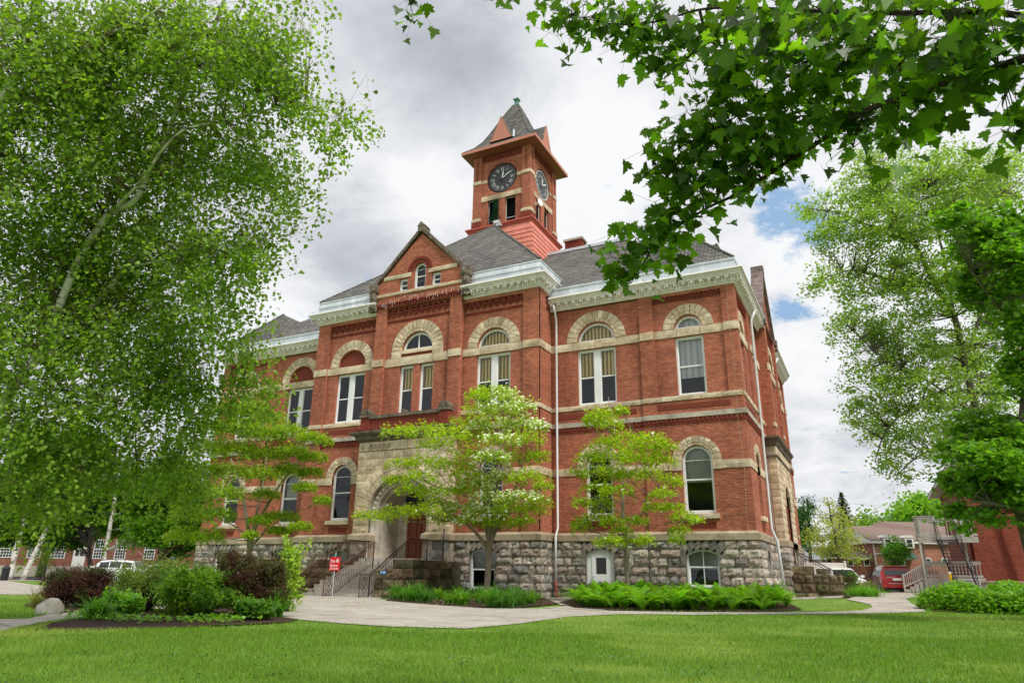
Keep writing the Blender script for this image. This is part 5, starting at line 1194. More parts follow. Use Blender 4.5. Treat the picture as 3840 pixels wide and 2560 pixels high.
D2=[(-4.73,-6.7,7.45,0.81,0.18,0),(-5.13,-6.67,7.17,0.54,0.15,0),(-5.03,-5.0,7.4,0.67,0.17,0),(-3.85,-6.82,7.48,0.32,0.12,0),(-5.12,-5.4,6.47,0.93,0.22,0),(-4.36,-4.72,6.82,1.04,0.23,0),(-3.11,-5.76,6.49,0.81,0.22,0),(-2.42,-5.71,6.11,0.53,0.14,0),(-3.55,-5.57,6.15,1.0,0.22,0),(-5.84,-5.38,5.96,0.75,0.23,0),(-4.83,-5.18,5.93,1.02,0.24,0),(-3.59,-5.82,5.67,0.89,0.23,0),(-3.0,-4.63,5.81,0.74,0.22,0),(-6.27,-5.33,5.34,0.53,0.23,0),(-5.2,-5.57,5.25,0.92,0.24,0),(-4.49,-4.52,5.26,0.94,0.24,0),(-3.82,-3.13,5.4,0.97,0.23,0),(-2.8,-3.41,5.04,0.53,0.23,0),(-5.5,-5.59,4.63,0.73,0.22,0),(-4.51,-5.71,4.48,0.81,0.23,0),(-6.03,-5.77,4.0,0.55,0.16,0),(-5.53,-5.0,4.05,0.74,0.22,0),(-6.79,-4.1,3.33,0.54,0.27,0),(-6.03,-4.2,3.59,0.66,0.21,0),(-5.04,-5.11,3.32,0.64,0.2,0),(-5.31,-3.14,3.05,0.58,0.19,0),(-4.27,-4.23,3.36,0.55,0.17,0),(-4.92,-3.5,2.51,0.85,0.19,0),(-5.11,-5.52,2.46,0.62,0.16,0),(-3.75,-4.87,2.53,0.45,0.14,0),(-2.94,-4.82,4.34,0.63,0.16,0),(-3.09,-2.51,4.02,0.58,0.17,0),(-2.57,-2.78,3.61,0.66,0.21,0),(-2.94,-2.2,3.07,0.54,0.19,0),(-3.68,-3.57,3.94,0.53,0.15,0),(-1.96,-3.28,3.38,0.4,0.11,0),(-2.85,-3.07,2.61,0.37,0.15,0),(-6.58,-4.89,3.09,0.37,0.22,0)]
D3=[(-23.66,-9.79,8.78,1.09,0.35,0),(-22.81,-8.94,9.0,1.1,0.35,0),(-23.09,-7.15,8.82,1.04,0.32,0),(-25.12,-8.67,8.23,1.13,0.32,0),(-22.92,-9.08,7.97,1.31,0.33,0),(-22.61,-7.76,7.86,1.12,0.31,0),(-21.59,-7.15,8.01,0.9,0.27,0),(-20.0,-7.22,7.53,0.77,0.2,0),(-20.55,-5.63,7.63,0.5,0.16,0),(-24.56,-9.49,7.03,0.98,0.35,0),(-24.02,-8.32,7.08,1.34,0.36,0),(-22.93,-7.3,6.94,1.24,0.32,0),(-21.52,-6.91,7.03,0.9,0.27,0),(-20.88,-5.97,6.79,0.79,0.2,0),(-26.38,-8.05,6.24,1.03,0.37,0),(-25.66,-6.96,6.24,1.28,0.37,0),(-22.76,-7.58,5.89,1.11,0.31,0),(-22.31,-6.25,6.15,1.03,0.27,0),(-21.3,-5.56,6.08,0.69,0.21,0),(-25.76,-8.75,5.01,1.0,0.4,0),(-23.91,-8.71,4.83,1.08,0.35,0),(-24.2,-5.72,5.05,0.82,0.23,0),(-20.91,-6.34,5.19,0.67,0.18,0),(-20.23,-5.71,4.57,0.49,0.16,0),(-27.67,-7.38,4.09,1.16,0.42,0),(-25.72,-7.35,3.93,1.02,0.32,0),(-23.49,-6.48,3.62,0.67,0.2,0),(-23.09,-5.39,3.91,0.92,0.23,0),(-20.81,-6.45,3.24,0.61,0.15,0),(-27.68,-7.57,2.96,1.03,0.41,0),(-25.77,-7.66,2.82,0.89,0.31,0),(-23.24,-7.31,2.81,0.39,0.13,0),(-23.16,-5.5,3.13,0.64,0.16,0)]
BGT={'L1':[(-82.42,14.39,8.36,4.54,3.63,3.53),(-83.14,18.59,7.23,4.21,3.37,3.16),(-80.91,12.82,5.31,2.91,2.33,1.94),(-84.45,18.95,4.48,2.63,2.1,1.31),(-74.37,16.23,9.24,2.96,2.37,2.47)],'L2':[(-68.21,14.14,9.25,4.2,3.36,3.26),(-74.79,16.23,5.9,2.44,1.95,2.2),(-63.16,13.97,7.26,2.69,2.15,2.69),(-74.6,17.0,4.05,1.46,1.17,1.22),(-65.52,15.06,5.42,2.28,1.82,1.37)],'L3':[(-57.18,13.46,7.04,3.43,2.74,2.57),(-58.58,17.42,5.67,2.7,2.16,2.7),(-55.91,11.54,4.63,2.05,1.64,1.64),(-59.27,17.86,3.53,2.25,1.8,1.13),(-55.02,11.82,9.28,2.51,2.01,1.67),(-53.77,14.06,7.82,1.7,1.7,2.12)],'L4':[(-72.61,6.46,11.19,3.53,2.82,2.65),(-72.33,10.53,11.75,3.7,2.96,2.78)],'L5':[(-55.68,10.59,3.98,1.21,0.97,1.01),(-58.53,11.42,3.46,0.83,0.66,0.75)],'yellow':[(2.08,22.58,5.78,0.69,0.65,0.82),(2.6,25.2,5.03,0.98,0.78,0.85),(1.7,21.2,4.33,0.92,0.73,0.86),(2.28,25.5,3.79,1.24,0.99,0.81),(1.01,21.9,3.63,0.74,0.59,0.68),(3.13,23.32,4.13,0.69,0.55,0.69),(1.49,24.79,3.08,1.29,1.03,0.71),(2.85,23.5,3.09,0.78,0.62,0.62),(3.6,24.75,2.53,0.63,0.51,0.32)],'smallmaple':[(6.03,27.76,3.55,0.65,0.52,0.59),(5.81,28.93,2.89,0.83,0.67,0.67),(6.31,27.25,2.97,0.65,0.52,0.65),(5.87,29.19,2.26,0.8,0.64,0.4)],'round':[(10.35,78.15,10.75,2.69,2.15,1.68),(12.75,83.48,10.85,2.17,1.74,1.86),(8.47,74.26,9.33,2.03,1.62,1.45),(10.92,82.99,9.65,3.1,2.48,1.24),(13.18,78.37,8.96,1.47,1.18,1.18)],'low':[(4.15,87.32,9.48,1.45,1.16,1.19),(5.23,92.26,8.81,2.05,1.64,1.02),(3.13,83.88,8.02,1.61,1.29,1.29),(8.33,93.68,9.18,2.05,1.64,0.82)],'pineL':[(-0.81,35.17,6.14,0.78,0.87,1.09),(-0.84,37.61,5.15,0.72,0.64,0.8),(-1.07,34.03,4.21,0.61,0.61,0.76),(-0.31,37.01,7.43,0.4,0.51,0.64)],'shrubw':[(-0.33,34.36,2.58,0.76,0.6,0.3)]}
SPRUCE=(1.31,82.15,3.38,10.07)
SH={'purple':(-15.53,-20.55,0.0,0.97,1.19),'loose':(-12.61,-20.95,0.0,0.84,1.39),'bright':(-9.1,-22.1,0.0,0.55,1.13),'bigpurple':(-9.4,-20.21,0.0,1.06,1.59),'shoots':(-9.93,-18.29,0.0,0.35,1.72),'lilyL':(-10.52,-23.25,0.0,0.39,0.58),'lilyR':(-8.41,-20.3,0.0,0.46,0.64),'hosta':(-16.38,-18.26,0.0,0.24,0.34),'yellowg':(-67.37,16.02,0.0,1.82,1.37),'walkshrub':(3.85,13.58,0.26,0.6,0.7),'walkgrass':(3.88,5.39,0.26,0.71,0.42),'walkshrub2':(3.26,9.72,0.26,0.37,1.07)}
BOULDER=(-13.3,-22.6,0.0,0.34,0.26)
TB={'L1':(-86.27,20.08),'L2':(-72.33,17.45),'L3':(-60.17,16.3),'L5':(-61.44,11.14),'clump':(-64.52,5.18)}
def inside(poly,X,Y):
    c=np.zeros(len(X),bool); n=len(poly)
    for i in range(n):
        x0,y0=poly[i];x1,y1=poly[(i+1)%n]
        m=((y0>Y)!=(y1>Y))&(X<(x1-x0)*(Y-y0)/((y1-y0) if y1!=y0 else 1e-9)+x0); c^=m
    return c
# ---------------------------------------------------------------- vegetation
YAW=.468387; RT=np.array([math.cos(YAW),math.sin(YAW),0]); FT=np.array([-math.sin(YAW),math.cos(YAW),0]); UPV=np.array([0,0,1.])
def unit(a): return a/np.maximum(np.linalg.norm(a,axis=-1,keepdims=True),1e-9)
SHAPES={
 'kite':np.array([(0,-.5),(.34,-.08),(0,.5),(-.34,-.08)]),
 'birch':np.array([(0,-.46),(.30,-.30),(.36,-.05),(0,.54),(-.36,-.05),(-.30,-.30)]),
 'round':np.array([(0,-.5),(.36,-.22),(.33,.18),(0,.5),(-.33,.18),(-.36,-.22)]),
 'lance':np.array([(0,-.5),(.16,-.1),(0,.5),(-.16,-.1)]),
 'mapleS':np.array([(0,-.45),(.22,-.3),(.5,-.12),(.26,.06),(.36,.34),(.12,.2),(0,.55),(-.12,.2),(-.36,.34),(-.26,.06),(-.5,-.12),(-.22,-.3)]),
 'maple':np.array([(.02,-.50),(.06,-.36),(.25,-.40),(.30,-.30),(.50,-.22),(.40,-.10),(.52,.06),(.60,.16),(.42,.16),(.36,.24),(.20,.14),(.26,.34),(.16,.40),(.12,.52),(0,.68),(-.12,.52),(-.16,.40),(-.26,.34),(-.20,.14),(-.36,.24),(-.42,.16),(-.60,.16),(-.52,.06),(-.40,-.10),(-.50,-.22),(-.30,-.30),(-.25,-.40),(-.06,-.36),(-.02,-.50)]),
}
def leaves(P,size,shape,nrm=(0,0,1),spread=.8,droop=0.,fold=.12,sj=.3):
    """P (n,3) positions -> V,F of leaf faces; nrm main normal with random spread; droop pulls the tip down"""
    n=len(P); sh=SHAPES[shape]; k=len(sh)
    N=unit(np.array(nrm,float)+rng.normal(size=(n,3))*spread)
    T=rng.normal(size=(n,3)); T[:,2]-=droop; T=T-N*np.sum(T*N,1,keepdims=True); T=unit(T); B=np.cross(N,T)
    s=(size*(1+rng.uniform(-sj,sj,n)))[:,None,None]
    x=sh[None,:,0:1]; y=sh[None,:,1:2]
    V=P[:,None,:]+s*(B[:,None,:]*x+T[:,None,:]*y+N[:,None,:]*(np.abs(x)*fold*2-fold*.3+ -.15*y*y))
    F=np.arange(n*k).reshape(n,k); return V.reshape(-1,3),F
def leafcol(n,base,j=.22,yel=.25):
    b=np.array(base)[None,:]*(1+rng.normal(size=(n,1))*j).clip(.4,1.9)
    y=rng.random((n,1))*yel; return b*(1-y)+y*b*np.array([1.7,1.25,.6])[None,:]
def in_ell(e,n,power=.42):
    cx,cy,cz,rt,rd,rv=e; d=unit(rng.normal(size=(n,3))); r=rng.random((n,1))**power
    q=d*r; return np.array([cx,cy,cz])+q[:,0:1]*rt*RT+q[:,1:2]*rd*FT+q[:,2:3]*rv*UPV
def curve(a,b,sag=.0,n=5,j=.1):
    a=np.array(a,float);b=np.array(b,float);L=np.linalg.norm(b-a); m=(a+b)/2+rng.normal(size=3)*L*j+np.array([0,0,sag*L])
    t=np.linspace(0,1,n)[:,None]; return list((1-t)**2*a+2*t*(1-t)*m+t*t*b)
def joinlimbs(name,mtl,parent,limbs,n=7):
    mb=MB()
    for pts,r in limbs: mb.tube(pts,r,n)
    return mb.build(name,mtl,parent,smooth=True)
def smooth_path(p,m=3):
    p=[np.array(q,float) for q in p]; out=[]
    for i in range(len(p)-1):
        p0=p[max(i-1,0)];p1=p[i];p2=p[i+1];p3=p[min(i+2,len(p)-1)]
        for k in range(m):
            t=k/m; out.append(.5*((2*p1)+(-p0+p2)*t+(2*p0-5*p1+4*p2-p3)*t*t+(-p0+3*p1-3*p2+p3)*t**3))
    out.append(p[-1]); return out
def tree(name,label,cat,ells,trunks,radii,dens,leaf,size,col,barkm,cl_r=.6,per=60,flat=.6,group=None,nrm=(0,0,1),spread=.8,droop=0.,twig_r=.02,loc=None,leafm='leaf',yel=.25,j=.22,power=.42,hang=0.,base=None):
    """ells: crown volumes; trunks: list of polylines; dens: leaf clusters per cubic metre-ish"""
    b=trunks[0][0] if base is None else base
    root=empty(name,(b[0],b[1],H(b[0],b[1])),label,cat,group)
    limbs=[]; nodes=[]
    for k,(t,r) in enumerate(zip(trunks,radii)):
        p=smooth_path(t); rr=np.linspace(r[0],r[1],len(p)); limbs.append((p,list(rr))); nodes+= [(q,w) for q,w in zip(p,rr)]
    joinlimbs('trunk' if len(trunks)==1 else 'trunk',barkm,root,limbs[:1],10)
    if len(limbs)>1: joinlimbs('limb',barkm,root,limbs[1:],8)
    NP=np.array([q for q,w in nodes]); NW=[w for q,w in nodes]
    cen=[]
    for e in ells:
        vol=e[3]*e[4]*e[5]*4.19; n=max(2,int(dens*vol**.8)); cen.append(in_ell(e,n,power))
    cen=np.concatenate(cen); tw=[]
    P=[]
    for c in cen:
        rr=cl_r*rng.uniform(.6,1.3); m=max(4,int(per*rng.uniform(.6,1.3)))
        q=rng.normal(size=(m,3))*np.array([rr,rr,rr*flat])*.55
        if hang:
            q=[];
            for _ in range(6):
                h0=rng.normal(size=3)*rr*.5; L_=rng.uniform(.3,.65); dr=np.array([rng.normal()*.5,rng.normal()*.5,-1]); dr/=np.linalg.norm(dr); h1=h0+dr*L_
                st_=[c+h0*.2,c+h0+np.array([0,0,.05]),c+h0+dr*L_*.5,c+h1]; tw.append((st_,[.0028,.0022,.0016,.001])) if rng.random()<.6 else None
                mm_=max(3,int(L_/.045)); tt_=(np.arange(mm_)+rng.random(mm_))[:,None]/mm_; q.append(h0+dr*L_*tt_+rng.normal(size=(mm_,3))*.06)
            q=np.concatenate(q)
        P.append(c+q)
        d=np.linalg.norm(NP-c+np.array([0,0,.0]),axis=1)+np.maximum(0,NP[:,2]-c[2])*.7; i=int(np.argmin(d)); w=min(NW[i]*.6,twig_r*rng.uniform(.7,1.5))
        path=curve(NP[i],c,.08,5,.08); tw.append((path,list(np.linspace(w,w*.25,5))))
        if rng.random()<.5: c2=c+rng.normal(size=3)*rr*.7; tw.append((curve(path[3],c2,0,3,.1),list(np.linspace(w*.35,w*.12,3))))
    P=np.concatenate(P)
    joinlimbs('twigs',M['twig'] if hang else barkm,root,tw,4 if not hang else 3)
    V,F=leaves(P,size,leaf,nrm,spread,droop); 
    np_mesh('foliage',V,F,M[leafm],leafcol(len(P),col,j,yel),root)
    return root,P
# 1 near birch at the left edge
_c=np.array([4.573,-33.549,1.05])
tb=[[tuple(_c+(np.array(q)-_c)*(.99)) for q in t_] for t_ in BIRCH_TRUNKS]
tree('birch_tree','large birch filling the left side of the view, pale peeling limbs among drooping small leaves','tree',BIRCH,tb,[(.11,.035),(.075,.025),(.09,.04),(.055,.02),(.04,.012),(.03,.008),(.025,.006),(.03,.008)],21,'birch',.080,(.215,.36,.06),M['birch'],cl_r=.46,per=64,flat=1.1,spread=.9,droop=1.2,twig_r=.010,hang=.8,yel=.4,nrm=(.25,-.6,.6),leafm='birchleaf',base=(-10.9,-27.5))
# 2 overhanging maple, upper right
def maple_over():
    b=MAPLE_OV_BR[0][0]; root=empty('maple_tree',(9.5,-29.0,0),'maple hanging into the top right corner, big dark lobed leaves close overhead','tree')
    mb=MB(); mb.tube([(9.5,-29,-.1),(9.3,-29.2,2.2),(8.6,-29.4,4.2),(7.6,-30.0,5.2)],[.24,.20,.15,.1],10)
    mb.build('trunk',M['bark'],root,smooth=True)
    limbs=[]; rad=[(.028,.003),(.018,.003),(.014,.003),(.012,.004),(.025,.006),(.01,.004)]
    NP=[];NW=[]
    for k,(t,r) in enumerate(zip(MAPLE_OV_BR,rad)):
        if k in(0,): t=[(7.6,-30.0,5.2)]+t
        if k==4: t=[(8.6,-29.4,4.2),(6.6,-29.6,6.6)]+t
        p=smooth_path(t,4); rr=np.linspace(*r,len(p)); limbs.append((p,list(rr))); NP+=p; NW+=list(rr)
    joinlimbs('limb',M['bark_dk'],root,limbs,6); NP=np.array(NP)
    tw=[];P=[]
    for e in MAPLE_OV:
        area=e[3]*e[5]*3.14; n=max(3,int(area*140)); c=in_ell(e,n,.45)
        for q in c:
            d=np.linalg.norm(NP-q,axis=1); i=int(np.argmin(d)); m=rng.integers(3,6)
            pp=curve(NP[i],q,.05,4,.1); tw.append((pp,[.004,.0035,.003,.002]))
            for _ in range(m):
                l=q+rng.normal(size=3)*.085; l[2]-=.05; P.append(l); tw.append(([q,l+np.array([0,0,.05])],[.0015,.001]))
    joinlimbs('twigs',M['bark_dk'],root,tw,3)
    P=np.array(P); V,F=leaves(P,.092,'maple',(.15,-.75,.35),.65,1.4,.32,.42)
    np_mesh('foliage',V,F,M['maple'],leafcol(len(P),(.095,.215,.018),.4,.45),root)
maple_over()
# 3 tall tree on the right, 4 bright maple at right edge
tree('cottonwood_tree','tall airy light green tree behind the wooden fire stairs, sky showing through its crown','tree',COTTON,COTTON_TR,[(.40,.10),(.14,.05),(.17,.06),(.13,.05),(.13,.05),(.12,.04),(.10,.04),(.12,.04)],1.05,'kite',.27,(.27,.42,.10),M['bark'],cl_r=.95,per=52,flat=.65,spread=.9,droop=.5,twig_r=.05,yel=.3,power=.5)
tree('maple_tree','bright green maple at the right edge, broad grey trunk before the dark brick wall','tree',MAPLE_R,MAPLE_R_TR,[(.60,.10),(.10,.03),(.09,.03),(.06,.02),(.10,.04)],30,'mapleS',.16,(.14,.31,.035),M['bark'],cl_r=.36,per=44,flat=.45,spread=.55,droop=.3,twig_r=.02,yel=.3,base=(MAPLE_R_TR[0][0][0],MAPLE_R_TR[0][0][1]))
# dogwoods
def dogwood(pads,base,fork,label,white,forks,col=(.35,.50,.03),dm=.62):
    root=empty('dogwood_tree',(base[0],base[1],H(*base)),label,'tree','dogwood trees in front of the courthouse')
    b=np.array([base[0],base[1],H(*base)-.05]); limbs=[]; NP=[];NW=[]
    for f,(r0,r1) in forks:
        p=smooth_path([b]+[np.array(q) for q in f],4); rr=list(np.linspace(r0,r1,len(p))); limbs.append((p,rr)); NP+=p[3:]; NW+=rr[3:]
    joinlimbs('trunk',M['bark_dog'],root,limbs,9); NP=np.array(NP)
    tw=[];P=[];W_=[];N_=0
    for (x,y,z,rt,rv,wh) in pads:
        c=np.array([x,y,z]); 
        d=np.linalg.norm((NP-c)*np.array([1,1,.8]),axis=1)+np.maximum(0,NP[:,2]-c[2]+.1)*1.5; i=int(np.argmin(d)); w=min(NW[i]*.7,.035)
        path=curve(NP[i],c-np.array([0,0,.06]),-.10,7,.05); tw.append((path,list(np.linspace(w,.006,7))))
        m=int(190*rt*1.6*dm)
        dd=unit(rng.normal(size=(m,3))*np.array([1,1,0])+1e-6)*(rng.random((m,1))**.55)
        q=c+dd[:,0:1]*rt*RT+dd[:,1:2]*rt*.9*FT; q[:,2]+=rng.normal(size=m)*(rv*.45+.02)-(dd[:,0]**2+dd[:,1]**2)*rv*.8
        P.append(q)
        for k in range(14):
            t=q[rng.integers(m)]; tw.append((curve(path[rng.integers(3,7)],t,.0,3,.06),[.006,.004,.002]))
        if wh and white:
            s=rng.random(m)<.70; ww=q[s].copy(); ww[:,2]+=.07; W_.append(ww)
        elif white:
            s=rng.random(m)<.02; W_.append(q[s])
    joinlimbs('branches',M['bark_dog'],root,tw,4); P=np.concatenate(P)
    # each position holds a small spray of leaves
    Q=np.concatenate([P+rng.normal(size=P.shape)*.05 for _ in range(3)])
    V,F=leaves(Q,.098,'round',(0,0,1),.6,.3,.15); np_mesh('foliage',V,F,M['leaf'],leafcol(len(Q),col,.2,.35),root)
    if W_:
        Wp=np.concatenate(W_); A=[]
        V,F=leaves(np.concatenate([Wp+rng.normal(size=Wp.shape)*.02 for _ in range(2)]),.125,'round',(0,-.5,1),.4,0,.1); np_mesh('blossom',V,F,M['petal'],leafcol(2*len(Wp),(.88,.88,.78),.05,.0),root)
def mid(a,b,t=.5): return tuple(a[i]*(1-t)+b[i]*t for i in range(3))
x,y=-11.75,-3.6
dogwood(D1,(x,y),None,'flowering dogwood with white bracts, middle of three, growing left of the white downpipe',True,
 [([(x+.05,y,1.0),(x+.0,y+.1,2.0),(x-.5,y,2.8),(x-1.2,y-.2,3.4),(x-2.2,y-.3,3.9)],(.15,.03)),([(x+.1,y,1.0),(x+.15,y,2.0),(x+.4,y-.1,3.0),(x+.5,y,4.4),(x-.2,y,5.6),(x-1.2,y,6.6)],(.15,.03)),
  ([(x+.1,y,2.0),(x+.6,y+.1,3.4),(x+1.4,y,4.8),(x+1.9,y,6.2)],(.11,.025)),([(x+.1,y,2.4),(x+.5,y-.2,4.6),(x+.6,y,6.6),(x+.9,y,8.6),(x+.5,y,9.6)],(.11,.02)),([(x+.1,y,2.2),(x-.6,y,4.2),(x-1.6,y-.2,4.8),(x-3.0,y-.3,5.2)],(.09,.02)),([(x+.1,y,2.2),(x-.3,y,5.0),(x-1.5,y,6.6),(x-2.6,y-.2,7.6)],(.08,.02))])
x,y=-5.3,-2.5
dogwood(D2,(x,y),None,'slim dogwood with a single dark stem, right of the white downpipe behind the ferns',True,
 [([(x+.02,y,1.2),(x+.0,y,2.4),(x-.1,y,4.2),(x-.0,y,5.6),(x-.3,y,7.4),(x-.6,y,9.2)],(.10,.015)),([(x,y,2.8),(x+.8,y,3.7),(x+1.6,y-.1,4.6),(x+2.6,y-.1,4.4)],(.06,.02)),([(x-.05,y,3.4),(x-.7,y,4.0),(x-1.4,y-.1,4.4)],(.05,.02)),([(x,y,4.6),(x+.7,y,5.8),(x+1.4,y,6.8)],(.05,.015)),([(x,y,2.6),(x+.5,y,3.0),(x+.9,y,3.2)],(.04,.015))])
x,y=-25.6,-5.0
dogwood(D3,(x,y),None,'wide multi-stemmed dogwood without flowers, left of the front steps',False,
 [([(x+.0,y,1.2),(x-.1,y,2.6),(x-.7,y,4.2),(x-1.4,y,5.8),(x-2.4,y,7.2)],(.19,.03)),([(x+.0,y,1.5),(x+.2,y,3.2),(x+1.0,y,4.6),(x+2.2,y,6.2),(x+3.6,y,7.4)],(.14,.03)),([(x+.0,y,2.0),(x+.8,y,2.9),(x+1.6,y,3.8),(x+3.0,y,4.0)],(.09,.02)),([(x,y,2.4),(x-1.4,y,3.4),(x-2.8,y,3.8)],(.09,.02)),([(x,y,2.6),(x+.3,y,5.0),(x+.4,y,7.0),(x+.2,y,8.8)],(.10,.02))],(.29,.43,.04),1.5)
# background trees
def bgtree(name,label,ells,base,top,r,leaf='kite',size=.3,col=(.07,.16,.02),dens=.5,per=60,cl=1.2,bk='bark',group='trees in the background',spread=.8,flat=.6,power=.42,extra=[],yel=.25,lean=0):
    z=H(base[0],base[1]); tr=[(base[0],base[1],z-.1),mid((base[0],base[1],z),top,.4),top]
    tr[1]=(tr[1][0]+lean,tr[1][1],tr[1][2])
    return tree(name,label,'tree',ells,[tr]+extra,[(r,r*.4)]+[(r*.5,r*.2)]*len(extra),dens,leaf,size,col,M[bk],cl_r=cl,per=per,flat=flat,twig_r=r*.2,group=group,spread=spread,power=power,yel=yel)
G_=BGT
bgtree('maple_tree','dense dark green maple with a thick short trunk, far left across the park walk',G_['L1'],TB['L1'],G_['L1'][1][:3],.55,size=.36,col=(.08,.21,.018),dens=4.5,cl=1.0)
bgtree('maple_tree','dark green tree on a slanting trunk left of the parked white suv',G_['L2'],TB['L2'],G_['L2'][0][:3],.3,size=.34,col=(.09,.23,.02),dens=4.5,cl=1.0,lean=-1.2)
bgtree('maple_tree','dark green tree with straight trunk near the blue banner, left of the courthouse',G_['L3'],TB['L3'],G_['L3'][0][:3],.35,size=.33,col=(.11,.26,.02),dens=4.5,cl=.9)
bgtree('birch_tree','white-barked birch rising behind the white suv parked on the left street',G_['L5']+G_['L4'][1:],TB['L5'],(TB['L5'][0]-.4,TB['L5'][1],11.5),.27,size=.3,col=(.10,.24,.02),dens=3.2,bk='birch')
def birch_clump():
    root=empty('birch_clump',(*TB['clump'],0),'pair of white birch trunks beside the dark litter bin at the far left','tree')
    B=np.array([*TB['clump'],-.1])
    for dx,h,l in ((-.6,10,.2),(.6,10.5,3.2)):
        a=B+RT*dx; joinlimbs('trunk',M['birch'],root,[(smooth_path([a,a+RT*l*.35+UPV*h*.4,a+RT*l+UPV*h],4),list(np.linspace(.26,.15,9)))],10)
    es=[tuple(B+RT*(.5+dx)+UPV*z)+(3.2,3,1.8) for dx,z in ((-3,8.6),(1.2,8.4),(0,11),(3.6,8.2),(-2,12.5),(3,12))]
    P=np.concatenate([in_ell(e,3000) for e in es]); V,F=leaves(P,.26,'birch',(0,0,1),1,1.2); np_mesh('foliage',V,F,M['leaf'],leafcol(len(P),(.06,.15,.02)),root)
birch_clump()
bgtree('young_tree','thin yellow-green tree in new leaf behind the cream vinyl fence',G_['yellow'],(G_['yellow'][3][0],G_['yellow'][3][1]),(G_['yellow'][0][0],G_['yellow'][0][1],6.2),.13,size=.17,col=(.36,.44,.12),dens=7,per=36,cl=.6,yel=.4,spread=1.0)
bgtree('small_maple','small round-headed green maple in front of the brick house, above the red minivan',G_['smallmaple'],(G_['smallmaple'][0][0],G_['smallmaple'][0][1]),(G_['smallmaple'][0][0],G_['smallmaple'][0][1],3.4),.09,size=.15,col=(.10,.28,.025),dens=15,per=60,cl=.45)
bgtree('maple_tree','broad bright green tree rising behind the brown roof of the brick house',G_['round'],(G_['round'][0][0],G_['round'][0][1]),G_['round'][0][:3],.5,size=.5,col=(.20,.40,.04),dens=1.3,per=46,cl=1.5)
bgtree('maple_tree','low mid green trees massed left of the brown-roofed brick house',G_['low'],(G_['low'][0][0],G_['low'][0][1]),G_['low'][0][:3],.3,size=.5,col=(.18,.33,.05),dens=1.6,per=50,cl=1.6)
bgtree('pine_tree','soft dark green pine showing just right of the courthouse corner',G_['pineL'],(G_['pineL'][1][0],G_['pineL'][1][1]),(G_['pineL'][3][0],G_['pineL'][3][1],8),.2,leaf='lance',size=.28,col=(.07,.19,.05),dens=8,per=90,cl=.7,spread=1.2)
def spruce():
    x,y,_,h=SPRUCE; z0=H(x,y); root=empty('spruce_tree',(x,y,z0),'dark narrow spruce with layered drooping boughs standing above the far roofs','tree','trees in the background')
    h=13.2; mb=MB(); mb.tube([(x,y,z0),(x,y,z0+h)],[.25,.03],6); mb.build('trunk',M['bark_dk'],root)
    P=[];tw=[]
    for k in range(150):
        t=(k+.5)/150; z=z0+1.0+(h-1.0)*t; L=(1-t)**.8*2.9*rng.uniform(.75,1.15)+.15; a=k*2.4
        d=np.array([math.cos(a),math.sin(a),0]); p0=np.array([x,y,z]); p1=p0+d*L+np.array([0,0,-.15*L]); p2=p1+d*L*.1+np.array([0,0,.1*L]); tw.append(([p0,p1,p2],[.04,.02,.01]))
        m=int(16*L)+5; tt=rng.random((m,1))**.7; P.append(p0+(p1-p0)*tt+rng.normal(size=(m,3))*np.array([.10,.10,.07])*(.5+L*.25)-np.array([0,0,.12]))
    joinlimbs('branches',M['bark_dk'],root,tw,4); P=np.concatenate(P); P=np.concatenate([P,P+rng.normal(size=P.shape)*.1]); V,F=leaves(P,.34,'lance',(0,0,1),1,.8); np_mesh('foliage',V,F,M['leaf'],leafcol(len(P),(.03,.06,.032),.25,.1),root)
spruce()
